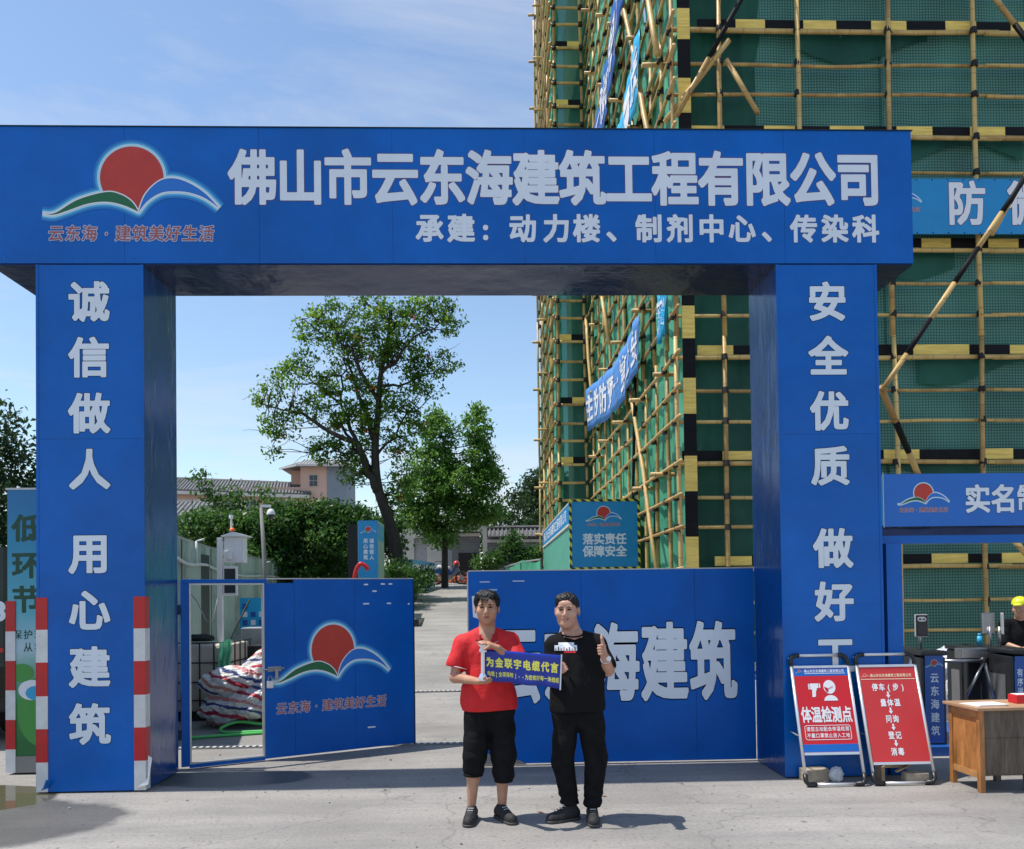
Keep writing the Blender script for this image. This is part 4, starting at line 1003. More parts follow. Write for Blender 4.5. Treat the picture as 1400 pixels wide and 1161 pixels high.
for i in range(3): lbox('sheet', 'paper', t, -.10+.01*i, .16+.02*i, -.13, .10-.02*i, .001+.004*i, .0045+.004*i)
t = thing('tissue_box', 'small crimson box with a white top standing on the desk at the photo edge', 'box', (4.62, 6.85, .713))
box('carton', 'board_red', t, 4.545, 4.72, 6.80, 6.92, .713, .785, bevel=.004); box('lid', 'paper', t, 4.56, 4.70, 6.81, 6.91, .786, .79)
# ------------------------------------------------------------------ left side: eco panel and truck
def grad_mat():
    m, t, b = nodes('eco_print'); g = N('ShaderNodeNewGeometry', t); s = N('ShaderNodeSeparateXYZ', t); t.links.new(g.outputs['Position'], s.inputs[0])
    n = N('ShaderNodeTexNoise', t); n.inputs['Scale'].default_value = 3.2; n.inputs['Detail'].default_value = 3; t.links.new(g.outputs['Position'], n.inputs['Vector'])
    mr = N('ShaderNodeMath', t, operation='MULTIPLY_ADD'); t.links.new(n.outputs[0], mr.inputs[0]); mr.inputs[1].default_value = .35; t.links.new(s.outputs[2], mr.inputs[2])
    mp = N('ShaderNodeMapRange', t); mp.inputs[1].default_value = 0; mp.inputs[2].default_value = 3; t.links.new(mr.outputs[0], mp.inputs[0])
    c = ramp(t, [(0, (.012, .10, .02)), (.17, (.015, .14, .03)), (.28, (.03, .24, .05)), (.36, (.10, .36, .22)), (.46, (.42, .58, .62)), (.6, (.10, .42, .50)), (.8, (.02, .26, .42)), (1, (.012, .16, .38))], mp.outputs[0])
    t.links.new(c.outputs[0], b.inputs['Base Color']); b.inputs['Roughness'].default_value = .45; return m
M['eco'] = grad_mat(); M['eco_green'] = mat('eco_green', (.004, .06, .03), .5); M['eco_leaf'] = mat('eco_leaf', (.06, .30, .05), .5)
ec = thing('environment_panel', 'green and cyan environmental slogan panel standing behind the left gate pillar', 'sign panel', (-4.35, 8.2, 0))
box('panel', 'eco', ec, -4.735, -3.95, 8.105, 8.25, .02, 2.81); box('panel_cap', 'galv', ec, -4.75, -3.94, 8.10, 8.26, 2.811, 2.83)
for i, (row, z) in enumerate((('低碳', 2.425), ('环保', 2.06), ('节能', 1.72))):
    lettering(row, (-4.545, 8.1035, z), .28, .26, .27, 'eco_green', ec, .03, each=True, edge='halo3', edge_off=.02)
lettering('保护环境', (-4.64, 8.1035, 1.375), .088, .092, .105, 'eco_green', ec, .012, name='small_lettering')
lettering('从我做起', (-4.535, 8.1035, 1.25), .088, .092, .105, 'eco_green', ec, .012, name='small_lettering')
def disc(x, z, rx, rz, m, nm, y=8.1028, n=24): MB().add([(x+rx*math.cos(2*math.pi*i/n), y, z+rz*math.sin(2*math.pi*i/n)) for i in range(n)], [tuple(range(n))]).build(nm, m, ec)
disc(-4.42, .62, .22, .34, 'eco_leaf', 'printed_leaf'); disc(-4.50, .83, .13, .10, 'white_print', 'printed_swirl', 8.1022); disc(-4.46, .80, .10, .07, 'cyan_light', 'printed_swirl', 8.1016); disc(-4.60, 1.0, .12, .09, 'eco_leaf', 'printed_leaf', 8.1020)
z = 1.71
for i, h in enumerate((.30, .29, .29, .29, .29, .23)):
    box('reflective_band', 'red_tape' if i % 2 == 0 else 'white_tape', ec, -4.75, -4.655, 8.095, 8.104, z-h, z); z -= h
box('bottom_rail', 'concrete_wall', ec, -4.65, -3.96, 8.096, 8.104, .02, .18)
M['truck_green'] = mat('truck_green', (.012, .022, .020), .5, var=.3)
tk = thing('parked_truck', 'dark truck body with a white number at the left edge', 'truck', (-6.6, 9.6, 0))
box('cargo_body', 'truck_green', tk, -7.9, -5.60, 9.5, 14.5, .95, 2.34); box('side_rail', 'red_tape', tk, -7.9, -5.592, 9.47, 9.495, 1.12, 1.17)
box('chassis', 'black_plastic', tk, -7.6, -5.8, 9.6, 16.5, .55, .93); box('cab', 'truck_green', tk, -7.8, -5.65, 14.8, 16.6, .94, 2.6); box('bumper', 'dark_metal', tk, -7.8, -5.62, 9.42, 9.58, .45, .6)
for x in (-7.5, -5.95):
    for y in (10.6, 12.0, 15.6):
        w_ = MB().cyl((x-.13, y, .5), (x+.13, y, .5), .5, n=20).build('wheel', 'black_plastic', tk, smooth=False); MB().cyl((x-.14, y, .5), (x+.14, y, .5), .24, n=16).build('rim', 'dark_metal', w_)
for x in (-7.6, -5.78): box('tail_light', 'red_tape', tk, x, x+.14, 9.415, 9.419, .48, .56)
lettering('8', (-5.66, 9.494, 1.60), .36, .30, .27, 'letter', tk, .03, name='plate_number')
# ------------------------------------------------------------------ hoarding on the left of the site road, with spray pipe
M['hoard'] = mat('hoard', (.36, .44, .40), .45, var=.12, vscale=2, bump=.15)
M['hoard_dirty'] = mat('hoard_dirty', (.27, .33, .30), .55, var=.25, vscale=3)
ho = thing('hoarding', 'pale green corrugated site hoarding running back along the road with a spray pipe', 'fence', (-4.1, 9.6, 0))
HP = [(-4.04, 9.5, 2.56), (-4.90, 13, 2.67), (-6.13, 18, 2.83), (-7.17, 26, 2.96), (-7.08, 32, 2.85), (-6.36, 37, 2.62)]
for (a, b) in zip(HP, HP[1:]):
    L = math.hypot(b[0]-a[0], b[1]-a[1]); n = max(1, round(L/.95)); dx, dy = (b[0]-a[0])/L, (b[1]-a[1])/L; nx_, ny_ = dy, -dx
    for i in range(n):
        mb = MB(); prof = []
        u0, u1 = i/n, (i+1)/n
        for k in range(13):
            u = u0+(u1-u0)*k/12; off = (0, 0, .03, .03)[k % 4] if 0 < k < 12 else 0
            x = a[0]+(b[0]-a[0])*u+nx_*off; y = a[1]+(b[1]-a[1])*u+ny_*off; prof.append((x, y, a[2]+(b[2]-a[2])*u))
        v = [(x, y, gz(y)-.05) for x, y, z in prof]+prof
        v += [(p[0]-nx_*.006, p[1]-ny_*.006, p[2]) for p in v]
        f = [(k, k+1, 14+k, 13+k) for k in range(12)]+[(39+k, 40+k, 27+k, 26+k) for k in range(12)]+[(13+k, 14+k, 40+k, 39+k) for k in range(12)]
        mb.add(v, f); mb.build('hoarding_panel', 'hoard' if (i*7) % 3 else 'hoard_dirty', ho)
    MB().bar((a[0], a[1], a[2]+.02), (b[0], b[1], b[2]+.02), .06, .04).build('cap_rail', 'galv', ho)
    MB().bar((a[0], a[1], 0), (a[0], a[1], a[2]), .07, .07).build('post', 'dark_metal', ho)
def off(u, d, z):      # point along the hoarding line
    k = u*(len(HP)-1); i = min(int(k), len(HP)-2); q = k-i; a, b = HP[i], HP[i+1]; L = math.hypot(b[0]-a[0], b[1]-a[1])
    return (a[0]+(b[0]-a[0])*q+(b[1]-a[1])/L*d, a[1]+(b[1]-a[1])*q-(b[0]-a[0])/L*d, z)
sp = thing('spray_pipe', 'white plastic dust spray pipe with short upright nozzles fixed along the hoarding', 'pipe', (-4.1, 9.9, 2))
pz = lambda u: (2.32, 2.36, 2.42, 2.36, 2.45, 2.46)[min(5, int(u*5))]
pts = [off(u, .10, 2.30+.14*u+.05*math.sin(u*23)) for u in [i/24 for i in range(25)]]
MB().tube(pts, .028, 8).build('main_pipe', 'pipe_white', sp, smooth=True)
for u in (.26, .45, .60, .72, .84, .95):
    p = off(u, .10, 2.30+.14*u+.05*math.sin(u*23)); mb = MB().cyl(p, (p[0], p[1], p[2]+.42), .022, n=8); mb.cyl((p[0], p[1], p[2]+.42), (p[0]+.14, p[1], p[2]+.46), .018, n=6); mb.build('nozzle', 'pipe_white', sp, smooth=True)
# environment monitor
em = thing('monitoring_station', 'white environment monitoring cabinet on a post with an orange beacon', 'monitor', (-3.54, 10.75, 0))
box('post', 'white_paint', em, -3.56, -3.485, 10.73, 10.80, 0, 2.52, bevel=.004)
box('cabinet', 'white_paint', em, -3.45, -3.17, 10.72, 10.92, 2.15, 2.53, bevel=.008); 
mb = MB(); mb.add([(-3.48, 10.66, 2.545), (-3.30, 10.66, 2.60), (-3.10, 10.66, 2.54), (-3.48, 10.96, 2.545), (-3.30, 10.96, 2.60), (-3.10, 10.96, 2.54), (-3.48, 10.66, 2.53), (-3.10, 10.66, 2.53), (-3.48, 10.96, 2.53), (-3.10, 10.96, 2.53)], [(0, 1, 4, 3), (1, 2, 5, 4), (0, 6, 7, 2, 1), (3, 4, 5, 9, 8), (6, 8, 9, 7), (0, 3, 8, 6), (2, 7, 9, 5)]); mb.build('roof', 'white_paint', em)
box('meter_box', 'white_paint', em, -3.43, -3.33, 10.66, 10.715, 2.20, 2.32, bevel=.006)
MB().cyl((-3.36, 10.82, 2.60), (-3.36, 10.82, 2.615), .05, n=16).build('beacon_base', 'black_plastic', em); MB().sph((-3.36, 10.82, 2.625), 1, 16, 8, rad=(.045, .045, .05), z0=0).build('beacon', 'orange', em, smooth=True)
MB().cyl((-3.40, 10.9, 2.60), (-3.40, 10.9, 2.82), .016, n=8).build('sensor_stalk', 'white_paint', em); MB().cyl((-3.40, 10.9, 2.82), (-3.40, 10.9, 2.87), .035, .03, n=12).build('sensor_head', 'white_paint', em)
for z in (2.24, 2.46): MB().bar((-3.56, 10.76, z), (-3.445, 10.76, z), .02, .02).build('clamp', 'galv', em)
box('display_frame', 'white_paint', em, -3.48, -3.27, 10.74, 10.79, 1.66, 2.10, bevel=.005); box('display', 'glass_dark', em, -3.455, -3.295, 10.733, 10.739, 1.70, 2.06)
MB().tube([(-4.05, 10.9, 1.75), (-3.9, 10.85, 1.60), (-3.75, 10.83, 1.28), (-3.64, 10.8, 1.30), (-3.57, 10.8, 1.65)], .008, 6).build('loose_cable', 'cable', em, smooth=True)
MB().bar((-3.53, 10.86, .8), (-3.28, 11.4, 1.6), .02).build('stay', 'dark_metal', em)
# dome camera on pole
cc = thing('security_camera', 'white dome security camera hung from a slim leaning pole', 'security camera', (-4.36, 16, gz(16)))
MB().tube([(-4.33, 16, gz(16)), (-4.36, 16, 2.2), (-4.43, 16, 3.50)], [.05, .045, .035], 8).build('pole', 'concrete_wall', cc, smooth=True)
MB().bar((-4.44, 16, 3.53), (-4.24, 16, 3.53), .05, .05).build('bracket', 'white_paint', cc); MB().sph((-4.24, 16, 3.36), 1, 16, 8, rad=(.085, .085, .12), z0=0).build('dome_cover', 'white_paint', cc, smooth=True)
MB().sph((-4.24, 16, 3.355), 1, 16, 8, rad=(.07, .07, .085), z1=0).build('lens_dome', 'glass_dark', cc, smooth=True)
# water tank in cage
ib = thing('tank_container', 'grey white plastic tank in a dark wire cage beside the striped heap', 'tank', (-3.95, 11.4, 0))
M['tank'] = mat('tank', (.50, .45, .38), .6, var=.2, vscale=3)
MB().box(-4.44, -3.46, 10.93, 11.9, .13, 1.07).build('tank', 'tank', ib, bevel=.05)
for k in range(6):
    x = -4.45+k*.196; MB().cyl((x, 10.915, .12), (x, 10.915, 1.10), .010, n=6).build('cage_bar', 'dark_metal', ib); 
for k in range(5): MB().cyl((-3.45, 10.92+k*.24, .12), (-3.45, 10.92+k*.24, 1.10), .010, n=6).build('cage_bar', 'dark_metal', ib)
for z in (.30, .55, .82, 1.10): MB().cyl((-4.46, 10.905, z), (-3.44, 10.905, z), .010, n=6).build('cage_bar', 'dark_metal', ib); MB().cyl((-3.438, 10.905, z), (-3.438, 11.9, z), .010, n=6).build('cage_bar', 'dark_metal', ib)
box('pallet', 'black_plastic', ib, -4.46, -3.44, 10.92, 11.92, 0, .115)
gn = MB().grid(lambda u, v: (-3.72+.17*u+.01*math.sin(v*9), 11.29-.02*math.sin(u*14+v*4), 1.13-.62*v-.02*math.sin(u*6)), 16, 10)
tag(gn.build('green_netting', 'net_sun', None, smooth=True), 'bright green netting scrap hanging over the corner of the caged tank', 'netting')
tag(lumpy((-4.09, 11.6, 1.15), (.22, .15, .06), 77, .5, 26, 14, 5).build('cable_bundle', 'dark_gap', None), 'dark tangled bundle lying on top of the caged tank', 'bundle')
sb = thing('steel_cabinet', 'grey steel cabinets standing behind the striped heap', 'cabinet', (-3.5, 12.5, 0)); box('lower_cabinet', 'dark_metal', sb, -3.60, -2.6, 12.2, 12.9, 0, 1.0, bevel=.01); box('upper_cabinet', 'galv', sb, -3.92, -2.7, 12.95, 13.4, .1, 1.24, bevel=.01)
nb = thing('notice_board', 'pale blue notice board with small printed rows on thin legs', 'notice board', (-4.05, 14, gz(14)))
box('board', 'cyan_light', nb, -4.25, -3.75, 13.98, 14.0, 1.18, 1.72); box('leg', 'dark_metal', nb, -4.22, -4.19, 14.0, 14.03, 0, 1.7); box('leg', 'dark_metal', nb, -3.82, -3.79, 14.0, 14.03, 0, 1.7)
for i in range(7): box('printed_panel', 'white_print' if i % 2 else 'poster_blue', nb, -4.2+.07*(i % 3)*2, -4.12+.07*(i % 3)*2, 13.974, 13.979, 1.25+.14*(i//3), 1.34+.14*(i//3))
ib.location += Vector((-.14, .42, 0)); em.location += Vector((-.41, 1.25, .09)); MB().box(-3.56, -3.485, 10.73, 10.80, -.15, -.001).build('post_foot', 'white_paint', em)
# striped sheeting heap
def stripe_cloth():
    m, t, b = nodes('striped_cloth'); g = N('ShaderNodeTexCoord', t); u = N('ShaderNodeAttribute', t, attribute_name='sv')
    n = N('ShaderNodeTexNoise', t); n.inputs['Scale'].default_value = 4; n.inputs['Detail'].default_value = 3; t.links.new(g.outputs['Object'], n.inputs['Vector'])
    a = N('ShaderNodeMath', t, operation='MULTIPLY_ADD'); t.links.new(n.outputs[0], a.inputs[0]); a.inputs[1].default_value = .55; t.links.new(u.outputs['Fac'], a.inputs[2])
    f = N('ShaderNodeMath', t, operation='FRACT'); t.links.new(a.outputs[0], f.inputs[0])
    c = ramp(t, [(0, (.68, .66, .64)), (.22, (.45, .03, .06)), (.36, (.68, .66, .64)), (.58, (.03, .055, .20)), (.70, (.66, .64, .62)), (.86, (.60, .25, .24))], f.outputs[0]); c.color_ramp.interpolation = 'CONSTANT'
    t.links.new(c.outputs[0], b.inputs['Base Color']); b.inputs['Roughness'].default_value = .45
    n2 = N('ShaderNodeTexNoise', t); n2.inputs['Scale'].default_value = 9; n2.inputs['Detail'].default_value = 4; n2.inputs['Distortion'].default_value = 1.5; t.links.new(g.outputs['Object'], n2.inputs['Vector'])
    bp = N('ShaderNodeBump', t); bp.inputs['Strength'].default_value = .9; bp.inputs['Distance'].default_value = .03; t.links.new(n2.outputs[0], bp.inputs['Height']); t.links.new(bp.outputs[0], b.inputs['Normal'])
    return m
M['striped'] = stripe_cloth()
def bundle(c, rad, rot, seed, lab, slope=6.5):
    mb = lumpy((0, 0, 0), rad, seed, .30, 70, 44, 5, .75); Rm = Euler(rot).to_matrix()
    sv = [(p[2]*.9+p[0]*.5+p[1]*.3)*slope*.45 for p in mb.v]; mb.v = [tuple(Rm @ Vector(p)+Vector(c)) for p in mb.v]
    o = mb.build('striped_sheeting', 'striped', None, smooth=False); at_ = o.data.attributes.new('sv', 'FLOAT', 'POINT'); at_.data.foreach_set('value', sv)
    tag(o, lab, 'sheeting', 'striped plastic sheeting piled behind the wicket')
bundle((-3.12, 10.95, .34), (.80, .42, .30), (0, R(-12), R(6)), 41, 'lower bundle of red white and blue striped sheeting on the ground')
bundle((-2.72, 11.15, .72), (.95, .50, .52), (0, R(-34), 0), 42, 'upper mound of striped sheeting that rises behind the blue leaf')
bundle((-3.42, 10.80, .62), (.44, .26, .20), (R(5), R(-8), R(-8)), 43, 'dark blue and red striped roll sticking out at the left of the heap')
# hose, drains, kerb
hs = [(-4.6, 9.75, .02), (-3.9, 9.85, .02), (-3.3, 10.05, .02), (-2.6, 10.3, .02), (-2.2, 10.5, .03)]
h2 = [(-2.3, 10.75, .05), (-2.9, 10.65, .06), (-3.25, 10.62, .10), (-3.42, 10.45, .05), (-3.30, 10.28, .02), (-2.9, 10.33, .02), (-2.4, 10.42, .02)]
def crv(ps): 
    o = []; P_ = [ps[0]]+ps+[ps[-1]]
    for i in range(1, len(P_)-2):
        for k in range(8):
            t = k/8; a, b, c, d = (np.array(P_[i+j], float) for j in (-1, 0, 1, 2)); o.append(tuple(.5*((2*b)+(-a+c)*t+(2*a-5*b+4*c-d)*t*t+(-a+3*b-3*c+d)*t**3)))
    return o+[ps[-1]]
mb = MB().tube(crv(hs), .020, 8); mb.tube(crv(h2), .020, 8); tag(mb.build('green_hose', 'hose_green', None, smooth=True), 'bright green hose looped on the ground in front of the striped heap', 'hose')
def drain(y, x0, x1, lab):
    z = gz(y); t = thing('drain_channel', lab, 'drain', ((x0+x1)/2, y, z), group='slotted drain channels across the road')
    box('channel_rim', 'concrete_wall', t, x0, x1, y-.055, y-.036, z, z+.012); box('channel_rim', 'concrete_wall', t, x0, x1, y+.036, y+.055, z, z+.012); box('channel_bed', 'dark_gap', t, x0, x1, y-.035, y+.035, z+.001, z+.004)
    mb = MB(); x = x0
    while x < x1: mb.box(x, x+.035, y-.034, y+.034, z+.0045, z+.018); x += .075
    tag(mb.build('grate_bar', 'white_tape', t), kind='stuff')
drain(9.33, -3.6, 1.6, 'nearer slotted drain crossing the concrete road just behind the gate')
drain(13.3, -3.9, 2.6, 'farther slotted drain crossing the road beyond the gate')
mb = MB(); mb.box(-1.30, -.98, 12.45, 12.9, gz(12.6)-.02, gz(12.6)+.02)
tag(box('manhole_grate', 'dark_metal', None, -2.05, -1.86, 22.0, 24.0, gz(23)-.08, gz(23)+.10), 'dark grey grate at the road edge past the leaf', 'grate')
for i in range(9):
    y = 25.5+i*.95; x = -2.52-.07*i
    mb = MB().box(-.09, .09, -.38, .38, -.1, .24); t = thing('kerb_stone', ('nearest','second','third','fourth','middle','sixth','seventh','eighth','farthest')[i]+' rough pale kerb stone in the row edging the planting bed by the road', 'kerb stone', (x, y, gz(y)), R(4), group='kerb stones along the planting bed'); mb.build('stone', 'concrete_wall', t, local=True, bevel=.03)
# ------------------------------------------------------------------ totem, stand, passage shelter
tt = thing('totem_sign', 'slim blue totem box with white characters left of the big tree trunk', 'sign', (-3.45, 24.6, gz(24)))
box('front_panel', 'cyan_print', tt, -3.80, -3.215, 23.99, 24.02, gz(24)-.1, 3.985); box('side_panel', 'hoard', tt, -3.80, -3.21, 24.021, 25.4, gz(24)-.1, 3.98)
logo((-3.50, 23.985, 3.72), .085, tt, slogan=False, simple=True)
lettering('诚信做人', (-3.40, 23.985, 3.38), .13, .14, .165, 'white_print', tt, .02, vertical=True, name='totem_lettering')
lettering('用心建筑', (-3.58, 23.985, 3.38), .13, .14, .165, 'white_print', tt, .02, vertical=True, name='totem_lettering')
box('side_notice', 'cyan_light', tt, -3.2095, -3.205, 24.1, 25.3, 3.4, 3.9)
bs = thing('black_board', 'tall black board standing to the left of the blue totem', 'board', (-4.1, 25, gz(25))); box('board', 'dark_gap', bs, -4.28, -3.97, 25.0, 25.08, 1.6, 3.97); box('edge', 'galv', bs, -3.965, -3.93, 24.99, 25.09, .9, 4.05)
t = thing('red_pipe_bend', 'thick red pipe bend rising just above the top of the left leaf', 'pipe', (-3.55, 22, gz(22))); MB().tube(crv([(-3.62, 22, 1.6), (-3.58, 22, 2.3), (-3.45, 22, 2.60), (-3.30, 22, 2.56), (-3.22, 22, 2.45)]), .06, 10).build('pipe', 'red_tape', t, smooth=True); box('base', 'galv', t, -3.9, -3.4, 21.9, 22.2, .9, 1.6)
lw = thing('low_wall', 'low pale grey wall ending the hoarding beneath the shrubs', 'wall', (-5.9, 30.5, gz(30))); box('wall', 'galv', lw, -6.75, -5.1, 30.4, 30.6, gz(30)-.2, 2.60)
ps = thing('passage_shelter', 'green sided protected passage with a hazard striped blue sign on its front', 'shelter', (2.5, 17.3, gz(17)))
M['green_sheet'] = mat('green_sheet', (.10, .36, .26), .5, var=.12, vscale=3)
box('sign_board', 'cyan_print', ps, 1.85, 3.28, 17.30, 17.325, 2.29, 3.71)
for a in ((1.80, 3.33, 3.711, 3.76), (1.80, 3.33, 2.24, 2.289)): box('hazard_border', 'hazard', ps, a[0], a[1], 17.29, 17.33, a[2], a[3])
for a in ((1.80, 1.849), (3.281, 3.33)): box('hazard_border', 'hazard', ps, a[0], a[1], 17.29, 17.33, 2.2895, 3.7105)
box('roof', 'galv', ps, 1.81, 3.32, 17.335, 25.5, 3.69, 3.73)
for i in range(9): box('side_sheet', 'green_sheet', ps, 1.815, 1.845, 17.34+i*.905, 17.34+i*.905+.90, gz(20)-.5, 3.19)
box('side_banner', 'cyan_print', ps, 1.792, 1.812, 17.335, 25.4, 3.26, 3.66); box('banner_rail', 'cream_wall', ps, 1.786, 1.85, 17.335, 25.4, 3.191, 3.245); box('banner_rail', 'cream_wall', ps, 1.786, 1.812, 17.335, 25.4, 3.662, 3.685)
lettering('佛山市云东海建筑工程有限公司', (1.79, 24.6, 3.46), .40, .28, .50, 'white_print', ps, .02, ux=(0, -1, 0), name='banner_lettering')
for y in (17.5, 19.5, 21.5, 23.5, 25.3): box('shelter_post', 'galv', ps, 3.24, 3.30, y, y+.06, 0, 3.689)
lettering('落实责任', (2.20, 17.297, 2.895), .225, .235, .239, 'letter', ps, .03, each=True)
lettering('保障安全', (2.20, 17.297, 2.63), .225, .235, .239, 'letter', ps, .03, each=True)
logo((2.545, 17.297, 3.46), .140, ps, simple=True)
gf = thing('netted_fence', 'low green netted fence leading up to the passage shelter', 'fence', (1.2, 27, gz(27)))
MB().grid(lambda u, v: (.70+.95*u, 30.2-6*u+.05*math.sin(u*30), gz(30.2-6*u)+(2.80-.08*math.sin(u*9)-gz(30.2-6*u))*v), 24, 4).build('netting', 'net_sun', gf, smooth=True)
MB().tube([(.70, 30.2, 2.78), (1.2, 27.2, 2.83), (1.66, 24.2, 2.78)], .03, 6).build('top_rail', 'galv', gf)
for u in (0, .5, 1): MB().cyl((.70+.95*u, 30.2-6*u, gz(30)-1), (.70+.95*u, 30.2-6*u, 2.8), .03, n=6).build('fence_post', 'dark_metal', gf)
# ------------------------------------------------------------------ far yard: brick walls with tiled copings, info boards, bikes
def brickmat(name, c1, c2, mortar, sc):
    m, t, b = nodes(name); g = N('ShaderNodeNewGeometry', t); s = N('ShaderNodeSeparateXYZ', t); t.links.new(g.outputs['Position'], s.inputs[0])
    ad = N('ShaderNodeMath', t, operation='ADD'); t.links.new(s.outputs[0], ad.inputs[0]); t.links.new(s.outputs[1], ad.inputs[1]); cb_ = N('ShaderNodeCombineXYZ', t); t.links.new(ad.outputs[0], cb_.inputs[0]); t.links.new(s.outputs[2], cb_.inputs[1])
    bk = N('ShaderNodeTexBrick', t); bk.inputs['Scale'].default_value = sc; bk.inputs['Color1'].default_value = (*c1, 1); bk.inputs['Color2'].default_value = (*c2, 1); bk.inputs['Mortar'].default_value = (*mortar, 1); bk.inputs['Mortar Size'].default_value = .03
    t.links.new(cb_.outputs[0], bk.inputs[0]); t.links.new(bk.outputs[0], b.inputs['Base Color']); b.inputs['Roughness'].default_value = .85; return m
M['grey_brick'] = brickmat('grey_brick', (.10, .105, .11), (.14, .145, .15), (.2, .2, .2), 2.2)
M['grey_brick_lit'] = brickmat('grey_brick_lit', (.26, .27, .28), (.33, .34, .35), (.42, .42, .42), 2.2)  # paler copy of the grey brick, sunlight put into its colour
def tiled_coping(p, x0, x1, y, z, half=.55, h=.42, name='roof'):
    r_ = MB().add([(x0, y-half, z), (x1, y-half, z), (x1, y, z+h), (x0, y, z+h), (x0, y+half, z), (x1, y+half, z)], [(0, 1, 2, 3), (3, 2, 5, 4), (0, 3, 4), (1, 5, 2), (0, 4, 5, 1)]).build(name, 'roof_tile', p)
    n = int((x1-x0)/.22); rows = MB()
    for i in range(n):
        x = x0+.11+i*.22; rows.cyl((x, y-half-.03, z+.04), (x, y, z+h+.04), .05, n=6)
    rows.build('tile_rows', 'roof_tile', r_)
    me = None
    for i in range(n):
        x = x0+.11+i*.22
        if me is None: o = MB().cyl((0, -.02, 0), (0, .02, 0), .07, n=8).build('tile_end', 'tile_end', r_, local=True); me = o.data
        else: o = link('tile_end', me, r_)
        o.location = (x-wm(p).translation.x, y-half-.05-wm(p).translation.y, z+.03-wm(p).translation.z)
    MB().tube([(x0-.1, y, z+h+.10), (x1+.1, y, z+h+.10)], .10, 6).build('ridge', 'roof_tile', r_)
GY = 2.3
w1 = thing('brick_wall', 'long dark grey brick wall with tiled coping and dark doorways behind the road', 'wall', (1.5, 43, GY))
box('wall', 'grey_brick', w1, .05, 4.2, 43.0, 43.4, GY-.2, 4.85); box('eave_band', 'cream_wall', w1, .05, 4.2, 42.9, 42.998, 4.55, 4.70); box('doorway', 'dark_gap', w1, .12, .62, 42.97, 42.999, GY, 3.95)  # doorway is a flat black panel, its inner shade painted as colour
tiled_coping(w1, .10, 4.2, 43.2, 4.86)
w2 = thing('brick_wall', 'shorter dark brick wall with a tiled coping and a wide black doorway left of the white gate column', 'wall', (-1, 43, GY))
box('wall', 'grey_brick', w2, -1.85, -.35, 43.3, 43.7, GY-.2, 5.15); box('eave_band', 'cream_wall', w2, -1.80, -.35, 43.2, 43.298, 4.92, 5.08); box('doorway', 'dark_gap', w2, -1.50, -.45, 43.27, 43.299, GY, 4.02)  # again a black panel painted as the shade inside the doorway
tiled_coping(w2, -1.85, -.30, 43.5, 5.16)
gc = thing('gate_column', 'pale stepped gate column standing between the two dark brick walls', 'column', (-.1, 42.2, GY)); box('shaft', 'cream_wall', gc, -.18, .05, 42.0, 42.4, GY-.2, 5.0); mb = MB(); mb.add([(-.18, 41.98, 5.0), (.05, 41.98, 5.0), (.05, 41.98, 5.45), (-.42, 41.98, 5.45), (-.42, 41.98, 5.30), (-.18, 42.42, 5.0), (.05, 42.42, 5.0), (.05, 42.42, 5.45), (-.42, 42.42, 5.45), (-.42, 42.42, 5.30)], [(0, 1, 2, 3, 4), (9, 8, 7, 6, 5), (0, 5, 6, 1), (1, 6, 7, 2), (2, 7, 8, 3), (3, 8, 9, 4), (4, 9, 5, 0)]); mb.build('capital', 'cream_wall', gc)
w3 = thing('brick_wall', 'grey brick wall in a paler sunlit tone with a white render panel in dappled shade behind the small tree', 'wall', (-3, 45, GY)); box('wall', 'grey_brick_lit', w3, -4.0, -1.86, 45.0, 45.3, GY-.2, 4.95); box('render_panel', 'cream_wall', w3, -3.3, -2.5, 44.96, 44.998, GY, 4.7); tiled_coping(w3, -4.05, -1.9, 45.15, 4.96, .5, .35)
w4 = thing('rendered_column', 'cream rendered wall end with a bright white edge beside the big tree', 'wall', (-4.5, 45, GY)); box('wall', 'cream_wall', w4, -4.70, -4.01, 44.9, 45.5, GY-.2, 6.1); box('white_edge', 'white_paint', w4, -4.98, -4.701, 44.8, 45.5, GY-.2, 6.0)
inf = thing('info_board', 'low blue cornered information board with a pale printed side', 'info board', (-3, 33.5, gz(33)))
box('front_panel', 'poster_blue', inf, -3.36, -3.02, 32.98, 33.0, gz(33)-.1, 3.23)
mb = MB(); mb.add([(-3.02, 33, gz(33)-.1), (-2.30, 36, gz(36)-.1), (-2.30, 36, 3.20), (-3.02, 33, 3.23), (-3.06, 33.02, gz(33)-.1), (-2.34, 36.02, gz(36)-.1), (-2.34, 36.02, 3.2), (-3.06, 33.02, 3.23)], [(0, 1, 2, 3), (7, 6, 5, 4), (3, 2, 6, 7), (0, 4, 5, 1)]); mb.build('side_panel', 'white_print', inf)
mb = MB(); mb.add([(-3.015, 33, 3.05), (-2.295, 36, 3.06), (-2.295, 36, 3.2), (-3.015, 33, 3.23)], [(0, 1, 2, 3)]); mb.build('printed_band', 'cyan_light', inf)
for i in range(6): u = .12+i*.14; x = -3.014+.72*u; y = 33+3*u; MB().add([(x, y, 2.55), (x+.04, y+.17, 2.55), (x+.04, y+.17, 2.9), (x, y, 2.9)], [(0, 1, 2, 3)]).build('printed_figure', 'cable', inf)
logo((-3.19, 32.975, 2.98), .05, inf, slogan=False, simple=True)
